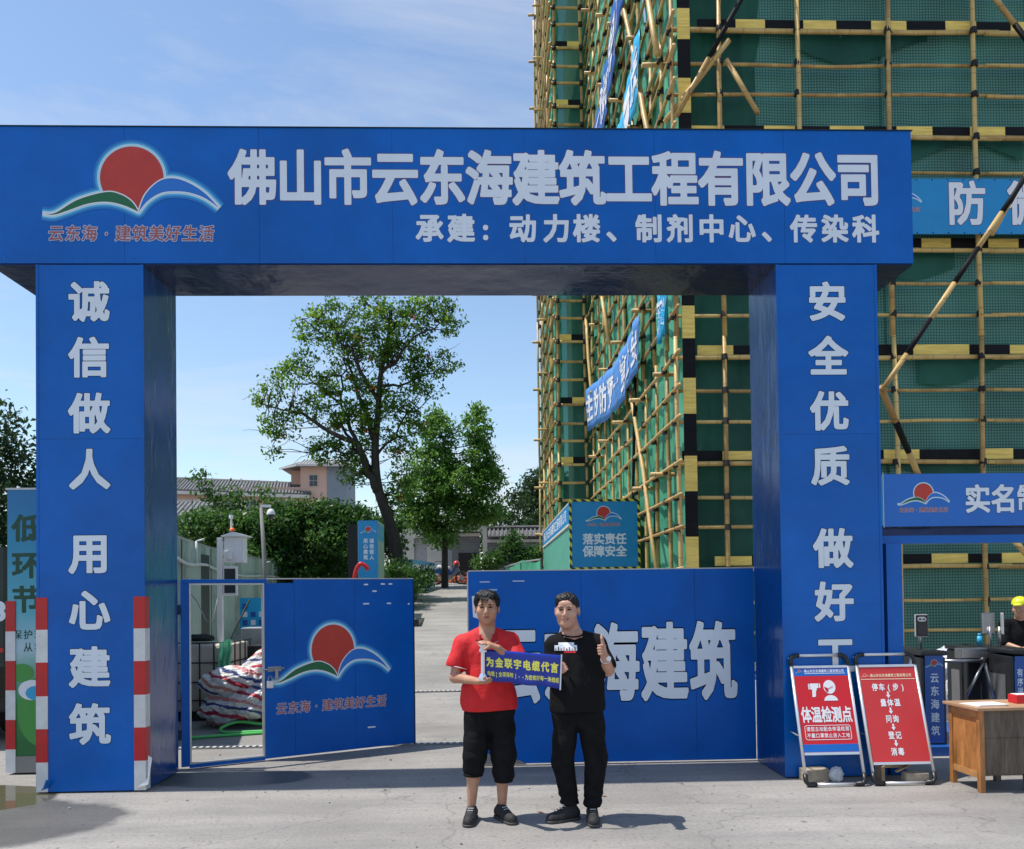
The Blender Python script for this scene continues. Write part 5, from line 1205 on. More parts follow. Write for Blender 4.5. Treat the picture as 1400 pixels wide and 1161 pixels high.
# motorcycle
mc_ = thing('motorcycle', 'dark blue underbone motorcycle parked side on at the top of the road', 'motorcycle', (-1.75, 38, gz(38)))
gy = gz(38)
for x in (-2.38, -1.16):
    w_ = MB().tube([(x+.29*math.cos(a), 38, gy+.30+.29*math.sin(a)) for a in [i*math.pi/10 for i in range(21)]], .045, 8, cap=False).build('wheel', 'black_plastic', mc_, smooth=True)
    MB().cyl((x, 37.95, gy+.30), (x, 38.05, gy+.30), .10, n=12).build('hub', 'steel', w_)
    for k in range(6): MB().cyl((x, 38, gy+.3), (x+.27*math.cos(k), 38, gy+.3+.27*math.sin(k)), .008, n=4).build('spoke', 'steel', w_)
mb = MB(); mb.box(-2.45, -1.70, 37.87, 38.13, gy+.50, gy+.72, rot=Euler((0, R(4), 0)).to_matrix()); mb.build('body_shell', 'poster_blue', mc_, bevel=.05)
MB().box(-2.35, -1.70, 37.85, 38.15, gy+.74, gy+.84).build('seat', 'paper', mc_, bevel=.03); MB().box(-2.0, -1.6, 37.88, 38.12, gy+.22, gy+.48).build('engine', 'steel', mc_, bevel=.04)
MB().bar((-1.80, 38, gy+.35), (-1.40, 38, gy+.85), .10).build('leg_shield', 'poster_blue', mc_); MB().bar((-1.42, 38, gy+.98), (-1.16, 38, gy+.32), .05).build('fork', 'steel', mc_)
MB().cyl((-1.46, 37.7, gy+1.05), (-1.46, 38.3, gy+1.05), .02).build('handlebar', 'black_plastic', mc_); MB().sph((-1.36, 38, gy+.92), .09).build('headlight', 'white_paint', mc_, smooth=True); MB().cyl((-2.6, 37.8, gy+.32), (-1.9, 37.8, gy+.28), .04).build('exhaust', 'steel', mc_); MB().bar((-2.62, 38, gy+.62), (-2.36, 38, gy+.60), .14, .04).build('mudguard', 'black_plastic', mc_)
hl = thing('helmet', 'red and white crash helmet hung on the handlebar of the motorcycle', 'helmet', (-1.40, 37.7, gy+.9)); MB().sph((-1.40, 37.62, gy+.95), .15, 14, 10).build('shell', 'helmet_red', hl, smooth=True); MB().box(-1.49, -1.31, 37.44, 37.50, gy+.80, gy+.93).build('visor', 'glass_dark', hl, bevel=.02)
sc_ = thing('white_scooter', 'white scooter parked under the small tree, seen from behind', 'scooter', (-2.4, 41.6, gz(41)))
g2 = gz(41); MB().box(-2.52, -2.30, 41.4, 42.4, g2+.45, g2+.85, rot=Euler((R(-8), 0, 0)).to_matrix()).build('body', 'white_print', sc_, bevel=.06)
MB().cyl((-2.46, 41.5, g2+.26), (-2.36, 41.5, g2+.26), .25, n=14).build('wheel', 'black_plastic', sc_); MB().cyl((-2.46, 42.6, g2+.26), (-2.36, 42.6, g2+.26), .25, n=14).build('wheel', 'black_plastic', sc_); MB().bar((-2.41, 42.4, g2+.4), (-2.41, 42.25, g2+1.1), .12).build('front_shield', 'white_print', sc_); MB().box(-2.5, -2.32, 41.5, 42.2, g2+.86, g2+.94).build('seat', 'black_plastic', sc_); MB().cyl((-2.7, 42.2, g2+1.1), (-2.12, 42.2, g2+1.1), .02).build('handlebar', 'black_plastic', sc_)
# orange rubble and barriers
M['brick_red'] = mat('brick_red', (.48, .14, .06), .85, var=.3, vscale=6)
mb = MB()
for i in range(150):
    x = random.uniform(-3.1, -.2); y = random.uniform(38.6, 40.4); z = gz(y)+random.uniform(0, .28)
    mb.box(x-.12, x+.12, y-.06, y+.06, z, z+.06, rot=Euler((rj(.5), rj(.5), random.uniform(0, 3))).to_matrix())
tag(mb.build('brick_rubble', 'brick_red', None), 'low spread of orange brick rubble and pipes behind the motorcycle', 'rubble', kind='stuff')
br = thing('site_barrier', 'orange tubular barrier leaning beside the right leaf at the end of the road', 'barrier', (-.7, 37.6, gz(38)))
for x in (-.95, -.75, -.55, -.35): MB().bar((x, 37.6, gz(38)), (x+.12, 37.7, gz(38)+.55), .05).build('upright', 'orange', br)
MB().bar((-1.05, 37.62, gz(38)+.50), (-.15, 37.72, gz(38)+.55), .05).build('rail', 'orange', br)
# ------------------------------------------------------------------ buildings on the left horizon
def tile_roof(p, name, a, b, c, d, nrow):
    """sloped tile field between eave a-b and ridge d-c with ribs"""
    a, b, c, d = map(Vector, (a, b, c, d)); r_ = MB().add([a, b, c, d, a-Vector((0, 0, .25)), b-Vector((0, 0, .25))], [(0, 1, 2, 3), (4, 5, 1, 0)]).build(name, 'roof_tile', p); mb = MB()
    for i in range(nrow+1):
        u = i/nrow; mb.tube([a.lerp(b, u)+Vector((0, 0, .05)), d.lerp(c, u)+Vector((0, 0, .05))], .14, 5)
    tag(mb.build('tile_rows', 'tile_end' if 0 else 'roof_tile', r_), kind='stuff')
    MB().tube([d+Vector((0, 0, .1)), c+Vector((0, 0, .1))], .16, 6).build('ridge', 'roof_tile', r_); MB().bar(a-Vector((0, 0, .15)), b-Vector((0, 0, .15)), .12, .30).build('eave', 'cream_wall', r_)
pb = thing('pink_building', 'pink building with long grey tiled roof and a square roof tower behind the shrubs', 'building', (-20, 75, 2.4))
MB().box(-34, -17, 75.6, 84, 1.8, 12.1).build('wall', 'pink_wall', pb)
tile_roof(pb, 'roof', (-34.5, 74.8, 12.0), (-16.3, 74.8, 11.25), (-17.0, 78, 12.6), (-34.5, 78, 13.5), 60)
MB().box(-17.25, -14.80, 75.5, 80.5, 1.8, 14.0).build('tower_wall', 'pink_wall', pb); MB().box(-14.798, -12.98, 75.45, 80.5, 1.8, 14.0).build('tower_wall', 'grey_wall', pb)
MB().box(-18.6, -17.252, 77.5, 82, 1.8, 13.95).build('tower_side', 'pink_wall', pb)
mb = MB(); mb.add([(-19.3, 75.9, 13.95), (-17.4, 74.6, 14.05), (-12.5, 74.6, 14.0), (-12.5, 82, 14.0), (-19.3, 82, 13.95), (-17.0, 76.3, 14.75), (-13.2, 76.3, 14.75), (-13.2, 80, 14.75), (-18.0, 80, 14.75)], [(0, 1, 5, 8), (1, 2, 6, 5), (2, 3, 7, 6), (3, 4, 8, 7), (4, 0, 8), (5, 6, 7, 8), (4, 3, 2, 1, 0)]); rf = mb.build('tower_roof', 'roof_tile', pb)
mb = MB()
for i in range(17): x = -17.2+i*.29; mb.tube([(x, 74.65, 14.06), (x*.985-.1, 76.3, 14.8)], .07, 5)
tag(mb.build('tile_rows', 'tile_end', rf), kind='stuff')
MB().bar((-19.3, 75.9, 13.88), (-17.4, 74.6, 13.98), .1, .16).build('eave', 'cream_wall', rf); MB().bar((-17.4, 74.6, 13.98), (-12.5, 74.6, 13.93), .1, .16).build('eave', 'cream_wall', rf)
f = box('window', 'cream_wall', pb, -16.45, -15.65, 75.44, 75.49, 12.1, 13.25); 
for i in range(2):
    for j in range(2): box('pane', 'glass_dark', f, -16.40+.38*i, -16.07+.38*i, 75.40, 75.435, 12.15+.54*j, 12.63+.54*j)
for x in (-28.2, -25.4, -22.6, -19.8):
    f = box('window', 'cream_wall', pb, x, x+1.3, 75.55, 75.595, 9.2, 10.9)
    for i in range(2): box('pane', 'glass_dark', f, x+.08+.6*i, x+.60+.6*i, 75.51, 75.545, 9.3, 10.8)
box('balcony_slab', 'cream_wall', pb, -30, -26.5, 74.6, 75.59, 9.0, 9.15)
for i in range(10): MB().bar((-29.9+i*.36, 74.65, 9.15), (-29.9+i*.36, 74.65, 9.9), .05).build('baluster', 'cream_wall', pb)
g_b = thing('grey_house', 'blue grey rendered house with a tiled roof and a white framed window', 'house', (-15, 41, 2.4))
MB().box(-20, -12.4, 41, 46, 1.9, 5.75).build('wall', 'grey_wall', g_b)
tile_roof(g_b, 'roof', (-20.4, 40.5, 5.85), (-12.0, 40.5, 5.70), (-12.8, 43.5, 6.75), (-20.4, 43.5, 6.9), 34)
f = box('window', 'cream_wall', g_b, -14.35, -13.35, 40.93, 40.99, 4.15, 5.30)
for i in range(2):
    for j in range(2): box('pane', 'glass_dark', f, -14.26+.42*i, -13.90+.42*i, 40.90, 40.925, 4.22+.52*j, 4.68+.52*j)
MB().cyl((-15.0, 40.8, 4.0), (-15.0, 40.8, 4.7), .05, n=8).build('vent_pipe', 'white_paint', g_b)
# ------------------------------------------------------------------ trees and shrubs
rng = np.random.default_rng(11)
def leaves(centers, rads, n, size, name, m, parent, updown=.3, per=14, spread=.28, shell=.55):
    """leaf-sized faces gathered in sprays, sprays scattered through ellipsoid lobes"""
    vol = np.array([r[0]*r[1]*r[2] for r in rads])**.72; cnt = np.maximum(1, (n/per*vol/vol.sum()).astype(int)); C = []
    for c, r, k in zip(centers, rads, cnt):
        d = rng.normal(size=(k, 3)); d /= np.linalg.norm(d, axis=1)[:, None]; q = rng.uniform(0, 1, k)**(1/3); q = shell*(.75+.3*rng.uniform(size=k))+(1-shell)*q
        C.append(np.array(c)+d*q[:, None]*np.array(r))
    C = np.concatenate(C); K = len(C); P_ = np.repeat(C, per, 0)+rng.normal(size=(K*per, 3))*spread*np.array([1, 1, .7])
    T = len(P_); a = rng.normal(size=(T, 3))+np.array([0, 0, -updown]); a /= np.linalg.norm(a, axis=1)[:, None]
    nrm = rng.normal(size=(T, 3))*.75+np.array([-.25, 0, 1.0]); b = np.cross(nrm, a); b /= np.linalg.norm(b, axis=1)[:, None]+1e-9
    s = size*rng.uniform(.6, 1.35, T)[:, None]; up_ = np.cross(a, b)*s*.12
    v = np.stack([P_-a*s*.5, P_+b*s*.27+up_, P_+a*s*.55, P_-b*s*.27+up_], 1).reshape(-1, 3)
    iv = wm(parent).translation; v = v-np.array(iv)
    me = bpy.data.meshes.new(name); me.vertices.add(len(v)); me.vertices.foreach_set('co', v.ravel()); me.loops.add(T*4); me.loops.foreach_set('vertex_index', np.arange(T*4)); me.polygons.add(T); me.polygons.foreach_set('loop_start', np.arange(T)*4); me.update(calc_edges=True)
    me.materials.append(M[m]); return link(name, me, parent), C
def limb(mb, a, b, ra, rb, wob=.06, n=6, sides=7):
    a = np.array(a, float); b = np.array(b, float); L = np.linalg.norm(b-a); pts = [a+(b-a)*i/n+(rng.normal(size=3)*wob*L/3*math.sin(math.pi*i/n)) for i in range(n+1)]
    pts = [p+np.array([0, 0, -.06*L*math.sin(math.pi*i/n)]) for i, p in enumerate(pts)]
    mb.tube([tuple(p) for p in pts], [ra+(rb-ra)*i/n for i in range(n+1)], sides); return pts
# the flame tree: forked trunk, open layered crown
ft = thing('flame_tree', 'tall open crowned tree with forked dark trunk and a few orange red flowers', 'tree', (-3.5, 30, gz(30)))
tr = MB(); z0 = gz(30)
trunk = [(-3.25, 30, z0-.2), (-3.35, 30, 3.4), (-3.62, 30, 4.6), (-4.0, 30, 5.8), (-4.10, 30.1, 7.2), (-3.98, 30.1, 8.6), (-3.85, 30, 10.0), (-3.55, 30, 11.4), (-3.45, 30, 12.4)]
tr.tube(crv(trunk), [.07+.24*(1-i/64)**1.7 for i in range(8*8+1)], 10)
forks = [((-3.95, 30, 5.6), (-4.7, 29.6, 7.4), .19, .12), ((-4.7, 29.6, 7.4), (-6.6, 29.2, 8.4), .11, .05), ((-6.6, 29.2, 8.4), (-8.0, 29, 8.7), .05, .02), ((-4.7, 29.6, 7.4), (-5.4, 30.3, 9.0), .09, .05), ((-5.4, 30.3, 9.0), (-6.9, 30.5, 10.4), .05, .02), ((-5.4, 30.3, 9.0), (-5.2, 30.0, 11.0), .05, .02),
 ((-4.12, 30.1, 7.6), (-4.9, 30.6, 9.9), .12, .06), ((-4.9, 30.6, 9.9), (-5.6, 30.8, 12.0), .06, .02), ((-3.95, 30.1, 9.0), (-4.9, 29.6, 10.9), .09, .05), ((-4.9, 29.6, 10.9), (-6.6, 29.4, 11.9), .045, .02), ((-3.8, 30, 10.1), (-2.6, 29.7, 11.3), .08, .04), ((-2.6, 29.7, 11.3), (-1.1, 29.5, 12.2), .04, .015),
 ((-3.9, 30, 9.6), (-2.5, 30.4, 10.0), .06, .03), ((-2.5, 30.4, 10.0), (-1.3, 30.4, 10.6), .03, .012), ((-4.05, 30.1, 7.0), (-2.9, 30.2, 8.6), .06, .03), ((-3.5, 30, 11.6), (-2.6, 30.4, 12.6), .05, .02), ((-4.7, 29.6, 7.0), (-6.0, 29.8, 7.2), .05, .02), ((-3.7, 30.0, 5.0), (-4.35, 30.1, 6.6), .13, .10), ((-4.35, 30.1, 6.6), (-5.3, 29.9, 8.1), .09, .05)]
ends = []
for a, b, ra, rb in forks:
    pts = limb(tr, a, b, ra, rb, .10); ends += pts[2:]
lobes = [((-7.8, 29.2, 9.0), (.55, .5, .38)), ((-7.2, 29.3, 9.7), (.7, .6, .35)), ((-7.4, 29, 7.9), (.75, .6, .42)), ((-6.4, 29.5, 8.6), (.7, .6, .4)), ((-6.7, 30, 10.4), (.6, .6, .4)), ((-6.3, 29.6, 11.6), (.7, .6, .45)), ((-5.6, 30, 12.3), (.8, .7, .45)), ((-5.2, 29.8, 11.0), (.8, .7, .5)), ((-5.5, 30, 9.7), (.8, .7, .45)), ((-5.0, 30, 8.4), (.8, .7, .5)), ((-4.2, 30.3, 9.4), (.8, .8, .5)), ((-4.1, 30, 11.0), (.9, .8, .5)), ((-4.2, 30, 12.4), (.9, .8, .45)), ((-2.9, 30, 12.0), (.8, .7, .5)), ((-2.9, 30, 10.7), (.8, .7, .5)), ((-1.7, 29.8, 12.3), (.7, .6, .4)), ((-1.2, 29.6, 11.7), (.5, .5, .3)), ((-1.6, 30.2, 10.4), (.7, .6, .35)), ((-2.2, 30.2, 9.6), (.7, .6, .4)), ((-3.1, 30.1, 8.9), (.7, .7, .45)), ((-2.7, 30, 8.0), (.6, .6, .35)), ((-3.2, 30.2, 7.3), (.55, .6, .4)), ((-5.9, 29.8, 7.2), (.75, .6, .4)), ((-5.0, 29.9, 7.0), (.6, .6, .4)), ((-3.1, 30.3, 6.3), (.5, .6, .4)), ((-4.9, 30, 6.3), (.5, .6, .35)), ((-3.4, 30.4, 5.4), (.55, .6, .45)), ((-7.7, 29.3, 7.0), (.3, .3, .2))]
lobes = [(c, (r[0], r[1], r[2]*1.35)) for c, r in lobes]+[((rng.uniform(-6.2, -1.8), 30+rng.normal()*.4, rng.uniform(6.8, 12.6)), (.35, .35, .35)) for _ in range(26)]
fl, CC = leaves([l[0] for l in lobes], [l[1] for l in lobes], 19000, .14, 'crown', 'leaf_flame', ft, .35, 18, .135, .25)
E_ = np.array(ends); idx = rng.choice(len(CC), 480, replace=False)
for c in CC[idx]:
    k = np.argmin(((E_-c)**2).sum(1)+((E_[:, 2] > c[2]+.2)*1.5)); limb(tr, E_[k], c, .022, .007, .14, 3, 4)
for _ in range(46):       # bare twigs poking past the leaves
    k = rng.integers(len(CC)); c = CC[k]; d = (c-np.array([-4.3, 30, 9.2])); d /= np.linalg.norm(d); limb(tr, c, c+d*rng.uniform(.5, 1.1)+rng.normal(size=3)*.25, .012, .004, .2, 4, 4)
tr.build('trunk', 'bark', ft, smooth=True)
fb = MB()
for k in rng.choice(len(CC), 30, replace=False):
    c = CC[k]; 
    for j in range(5): q = c+rng.normal(size=3)*.06; fb.sph(tuple(q), .04, 5, 3)
tag(fb.build('flower', 'flower', ft), kind='stuff')
def tree(name, label, base, lobes, n, size, m, trunk_pts, r0, per=14, spread=.25, group=None, twigs=60, shell=.5):
    t = thing(name, label, 'tree' if 'tree' in name else 'shrub', base, group=group); mb = MB(); L = len(trunk_pts)-1
    c_ = crv([tuple(p) for p in trunk_pts]) if L > 1 else trunk_pts; mb.tube(c_, [r0*(1-.8*i/(len(c_)-1)) for i in range(len(c_))], 8)
    _, CC_ = leaves([l[0] for l in lobes], [l[1] for l in lobes], n, size, 'crown', m, t, .3, per, spread, shell)
    A_ = np.array(c_); A_ = A_[len(A_)//3:]
    for c in CC_[rng.choice(len(CC_), min(twigs, len(CC_)), replace=False)]:
        k = np.argmin(((A_-c)**2).sum(1)+((A_[:, 2] > c[2])*4)); limb(mb, A_[k], c, r0*.22, r0*.05, .1, 3, 4)
    mb.build('trunk', 'bark', t, smooth=True); return t
g3 = gz(36)
lob = [((-2.1, 36, 8.9), (.8, .8, .95)), ((-2.3, 36, 7.6), (1.2, 1, .9)), ((-.35, 36, 9.2), (.6, .7, .95)), ((-.3, 36, 8.0), (.75, .8, .8)), ((-.0, 36, 6.9), (.8, .8, .7)), ((-1.3, 35.6, 6.6), (1.5, 1, 1.0)), ((-2.7, 36, 6.3), (1.35, 1, .9)), ((-1.6, 36, 5.3), (1.9, 1.1, .8)), ((-.1, 36, 5.6), (1.0, .9, .75)), ((-3.0, 36, 5.2), (.9, .9, .7)), ((-2.0, 36, 4.3), (.8, .8, .45)), ((-.2, 36, 9.95), (.3, .3, .35)), ((-2.2, 36, 9.8), (.4, .4, .35)), ((.2, 36, 7.3), (.5, .5, .4))]
tree('bushy_tree', 'dense twin peaked green tree standing right of the flame tree', (-1.87, 36, g3), lob, 23000, .17, 'leaf_mid', [(-1.87, 36, g3-.1), (-1.85, 36, 3.6), (-1.8, 36, 4.8), (-1.5, 36, 6.5), (-1.9, 36, 8.8)], .17, 14, .16, None, 80, .35)
lob = [((1.2+i*.75+rng.normal()*.2, 55+rng.normal()*1.5, 4.6+j*1.15+rng.normal()*.2), (.85, 1.0, .75)) for i in range(8) for j in range(int(2+min(i, 4)*1.0)) ]
lob = [l for l in lob if l[0][2] < 4.2+1.25*(l[0][0]+1.2) and l[0][2] < 10.1]+[((.3, 54, 5.6), (.8, .8, .7)), ((-.4, 54, 5.2), (.8, .8, .7)), ((.5, 54, 6.8), (.7, .8, .6)), ((4.3, 55, 9.6), (1, 1, .8)), ((3.2, 55, 9.0), (.9, 1, .8)), ((2.2, 55, 8.2), (.8, 1, .7))]
tree('evergreen_tree', 'dark glossy evergreen tree behind the brick wall, next to the scaffold', (3, 55, 2.4), lob, 26000, .26, 'leaf_dark', [(3, 55, 2.2), (3, 55, 5), (3.2, 55, 8.5)], .35, 12, .3)
# row of shrubby trees behind the hoarding
g4 = 2.0
specs = [(-9.6, 29.5, 4.2, 'tree with two thin upright leafy leaders rising from it at the left end'), (-8.9, 28.5, 4.35, 'round tree directly behind the white monitoring cabinet'), (-7.9, 28, 4.5, 'tree beside the dome camera with paler leaf tips'), (-6.7, 28.5, 4.95, 'wide tree reaching up towards the pink tower'), (-5.4, 29, 4.9, 'tree filling the gap left of the blue totem'), (-4.4, 31.5, 4.9, 'tree in shade behind the totem and the big trunk')]
for i, (x, y, h, lab) in enumerate(specs):
    lob = [((x+rng.normal()*.8, y+rng.normal()*.5, z), (.85, .8, .6)) for z in (2.6, 3.1, 3.7, 4.2)]+[((x+dx, y, h-.25+rng.normal()*.15), (.6, .6, .42)) for dx in (-.7, 0, .8)]
    if i == 0: lob += [((-10.05, 29.5, 5.6), (.3, .3, .35)), ((-10.25, 29.5, 6.15), (.35, .3, .22)), ((-9.8, 29.5, 5.1), (.5, .5, .4)), ((-9.1, 29.2, 5.5), (.25, .3, .35)), ((-8.9, 29.2, 5.1), (.4, .4, .35)), ((-7.9, 29, 5.35), (.3, .3, .35))]
    tree('shrubby_tree', 'green leafy '+lab, (x, y, gz(y)), [(c_, tuple(np.array(r_)*rng.uniform(.75, 1.1))) for c_, r_ in lob], 7800, .16, 'leaf_shrub', [(x, y, gz(y)-.1), (x+.1, y, 2.6), (x, y, 4.2)], .10, 13, .2, 'leafy trees growing behind the hoarding', 30, .4)
# small planting by totem and by the road
lob = [((-3.0+.35*i, 27+rng.normal()*.3+i*1.2, 2.3+rng.normal()*.1), (.45, .6, .35)) for i in range(3)]+[((-2.9, 26.5, 2.65), (.35, .4, .3)), ((-3.1, 27.5, 2.2), (.5, .6, .4)), ((-2.75, 27.2, 1.9), (.4, .6, .4))]
tree('leafy_shrub', 'bright green low shrub between the totem and the road', (-3, 27, gz(27)), lob, 5000, .12, 'leaf_shrub', [(-3, 27, gz(27)), (-3, 27, 1.8), (-2.95, 27, 2.4)], .05, 12, .15, None, 24)
lob = [((1.0, 33, 3.6), (.45, .4, .3)), ((.3, 33, 3.2), (.5, .5, .3)), ((1.6, 33, 3.2), (.7, .5, .35)), ((1.1, 33, 4.0), (.25, .3, .3)), ((-.1, 33.2, 3.0), (.4, .4, .25)), ((2.0, 33, 3.4), (.3, .3, .3))]
tree('leafy_shrub', 'loose feathery shrub in front of the dark brick wall beside the scaffold', (.9, 33, gz(33)), lob, 3000, .15, 'leaf_shrub', [(.9, 33, gz(33)), (.95, 33, 3.0), (1.0, 33, 3.9)], .04, 10, .16, None, 20)
# tree at the far left edge
lob = [((-13.0, 20, 5.3), (1.6, 1.2, .6)), ((-11.4, 20, 5.5), (.6, .6, .4)), ((-12.2, 20, 4.4), (1.4, 1.2, .5)), ((-11.1, 20, 4.6), (.6, .6, .3)), ((-12.8, 20, 3.4), (1.6, 1.3, .7)), ((-11.4, 20, 3.6), (.7, .8, .5)), ((-11.8, 20, 2.6), (1.3, 1, .6)), ((-12.4, 20, 1.8), (1.4, 1, .6)), ((-11.9, 20, 6.2), (.5, .5, .3))]
tree('spreading_tree', 'dark tree spreading in from the left edge behind the slogan panel', (-12.9, 20, 0), lob, 11000, .14, 'leaf_dark', [(-12.9, 20, 0), (-12.9, 20, 2.2), (-12.7, 20, 5.0)], .16, 14, .18)

# grit, pebbles and dry leaves swept against the gate and scattered on the concrete
gr = MB()
for i in range(170):
    y = random.choice((random.uniform(3.6, 7.2), random.uniform(7.2, 9.2), YF-abs(random.gauss(0, .25)))); x = random.uniform(-6, 6)
    if PL[0]-.05 < x < PL[1]+.05 and 7.25 < y < 8.1 or PR[0]-.05 < x < PR[1]+.05 and 7.25 < y < 8.1: continue
    r_ = random.uniform(.003, .009); gr.box(x-r_, x+r_, y-r_*.8, y+r_*.8, .0, r_*1.1, rot=Euler((rj(.4), rj(.4), random.uniform(0, 3))).to_matrix())
tag(gr.build('grit', 'concrete_wall', None), 'scattered grit and small stones on the concrete in front of the gate', 'grit', kind='stuff')
gr = MB()
for i in range(18):
    x = random.uniform(-5, 5); y = random.uniform(4, 9); a = random.uniform(0, 6); l = random.uniform(.02, .05); c_, s_ = math.cos(a), math.sin(a)
    if 7.2 < y < 8.15 and (x < PL[1]+.1 or x > PR[0]-.1): continue
    gr.add([(x-c_*l, y-s_*l, .004), (x-s_*l*.35, y+c_*l*.35, .012), (x+c_*l, y+s_*l, .006), (x+s_*l*.35, y-c_*l*.35, .010)], [(0, 1, 2, 3)])
M['dry_leaf'] = mat('dry_leaf', (.20, .11, .05), .8, var=.4, vscale=5)
tag(gr.build('fallen_leaves', 'dry_leaf', None), 'few dry brown leaves lying on the concrete', 'leaves', kind='stuff')
# ------------------------------------------------------------------ people: distance-field bodies, contoured into one continuous skin
class Vol:
    def __init__(s, lo, hi, h):
        s.lo = np.array(lo, float); s.h = h; s.n = np.ceil((np.array(hi)-s.lo)/h).astype(int)+1; s.F = np.full(s.n, .5, np.float32)
    def win(s, lo, hi):
        a = np.clip(((np.array(lo)-s.lo)/s.h).astype(int)-1, 0, s.n-1); b = np.clip(((np.array(hi)-s.lo)/s.h).astype(int)+2, 1, s.n)
        sl = tuple(slice(i, j) for i, j in zip(a, b)); g = [s.lo[k]+s.h*np.arange(a[k], b[k], dtype=np.float32) for k in range(3)]
        return sl, (g[0][:, None, None], g[1][None, :, None], g[2][None, None, :])
    def put(s, sl, d, k):
        a = s.F[sl]
        if k <= 0: s.F[sl] = np.minimum(a, d); return
        h = np.clip(.5+.5*(a-d)/k, 0, 1); s.F[sl] = a*(1-h)+d*h-k*h*(1-h)
    def cap(s, a, b, ra, rb, k=.02, fl=1.0, cut=False):
        """tapered limb; fl < 1 flattens it front to back"""
        a = np.array(a, float); b = np.array(b, float); m_ = max(ra, rb)+k+.02
        sl, (x, y, z) = s.win(np.minimum(a, b)-m_, np.maximum(a, b)+m_)
        if s.F[sl].size == 0: return s
        d = b-a; X = x-a[0]; Y = y-a[1]; Z = z-a[2]; t = np.clip((X*d[0]+Y*d[1]+Z*d[2])/(d@d+1e-9), 0, 1)
        dist = np.sqrt((X-t*d[0])**2+((Y-t*d[1])/fl)**2+(Z-t*d[2])**2)-(ra+(rb-ra)*t)
        if cut: s.F[sl] = np.maximum(s.F[sl], -dist)
        else: s.put(sl, dist.astype(np.float32), k)
        return s
    def ell(s, c, r, k=.02, cut=False, rz=0., rx=0.):
        c = np.array(c, float); r = np.array(r, float); m_ = r.max()+k+.02
        sl, (x, y, z) = s.win(c-m_, c+m_)
        if s.F[sl].size == 0: return s
        X = x-c[0]; Y = y-c[1]; Z = z-c[2]
        if rz: X, Y = X*math.cos(rz)+Y*math.sin(rz), -X*math.sin(rz)+Y*math.cos(rz)
        if rx: Y, Z = Y*math.cos(rx)+Z*math.sin(rx), -Y*math.sin(rx)+Z*math.cos(rx)
        k0 = np.sqrt((X/r[0])**2+(Y/r[1])**2+(Z/r[2])**2); k1 = np.sqrt((X/r[0]**2)**2+(Y/r[1]**2)**2+(Z/r[2]**2)**2)+1e-6
        d = (k0*(k0-1)/k1).astype(np.float32)
        if cut:
            a = s.F[sl]; h = np.clip(.5-.5*(a+d)/max(k, 1e-4), 0, 1); s.F[sl] = a*(1-h)-d*h+k*h*(1-h)
        else: s.put(sl, d, k)
        return s
    def grids(s): return [s.lo[k]+s.h*np.arange(s.n[k], dtype=np.float32) for k in range(3)]
    def warp(s, fn):
        g = s.grids(); s.F += fn(g[0][:, None, None], g[1][None, :, None], g[2][None, None, :]).astype(np.float32); return s
    def clip(s, fn):      # keep where fn < 0
        g = s.grids(); s.F = np.maximum(s.F, fn(g[0][:, None, None], g[1][None, :, None], g[2][None, None, :]).astype(np.float32)); return s
    def mesh(s):
        F = s.F; IN = F < 0; h = s.h
        c = np.zeros(np.array(F.shape)-1, np.int8)
        for i in (0, 1):
            for j in (0, 1):
                for k in (0, 1): c += IN[i:F.shape[0]-1+i, j:F.shape[1]-1+j, k:F.shape[2]-1+k]
        act = np.argwhere((c > 0) & (c < 8)); ids = np.full(c.shape, -1, np.int64); ids[tuple(act.T)] = np.arange(len(act))
        acc = np.zeros((len(act), 3)); cnt = np.zeros(len(act)); co = [(i, j, k) for i in (0, 1) for j in (0, 1) for k in (0, 1)]
        for a in co:
            for ax in range(3):
                if a[ax]: continue
                b = list(a); b[ax] = 1; A = act+np.array(a); B = act+np.array(b); fa = F[tuple(A.T)]; fb = F[tuple(B.T)]; m_ = (fa < 0) != (fb < 0)
                t = fa[m_]/(fa[m_]-fb[m_]); p = A[m_].astype(float); p[:, ax] += t; acc[m_] += p; cnt[m_] += 1
        V = s.lo+h*acc/cnt[:, None]; Q = []
        for ax in range(3):
            u, v = [(1, 2), (2, 0), (0, 1)][ax]; sa = [slice(None)]*3; sb = [slice(None)]*3; sa[ax] = slice(0, -1); sb[ax] = slice(1, None)
            A = IN[tuple(sa)]; B = IN[tuple(sb)]; e = np.argwhere(A != B); e = e[(e[:, u] > 0) & (e[:, v] > 0) & (e[:, u] < c.shape[u]) & (e[:, v] < c.shape[v])]
            def cell(du, dv): q = e.copy(); q[:, u] += du; q[:, v] += dv; return ids[tuple(q.T)]
            q = np.stack([cell(-1, -1), cell(0, -1), cell(0, 0), cell(-1, 0)], 1); fl = ~A[tuple(e.T)]
            q[fl] = q[fl][:, ::-1]; Q.append(q)
        return V, np.concatenate(Q)
    def build(s, name, m, parent, relax=1):
        V, Q = s.mesh()
        for _ in range(relax):
            S = np.zeros_like(V); C = np.zeros(len(V))
            for a, b in ((0, 1), (1, 2), (2, 3), (3, 0)):
                np.add.at(S, Q[:, a], V[Q[:, b]]); np.add.at(C, Q[:, a], 1); np.add.at(S, Q[:, b], V[Q[:, a]]); np.add.at(C, Q[:, b], 1)
            V = V*.5+.5*S/np.maximum(C, 1)[:, None]
        me = bpy.data.meshes.new(name); me.vertices.add(len(V)); me.vertices.foreach_set('co', V.ravel()); me.loops.add(len(Q)*4); me.loops.foreach_set('vertex_index', Q.ravel()); me.polygons.add(len(Q)); me.polygons.foreach_set('loop_start', np.arange(len(Q))*4); me.update(calc_edges=True)
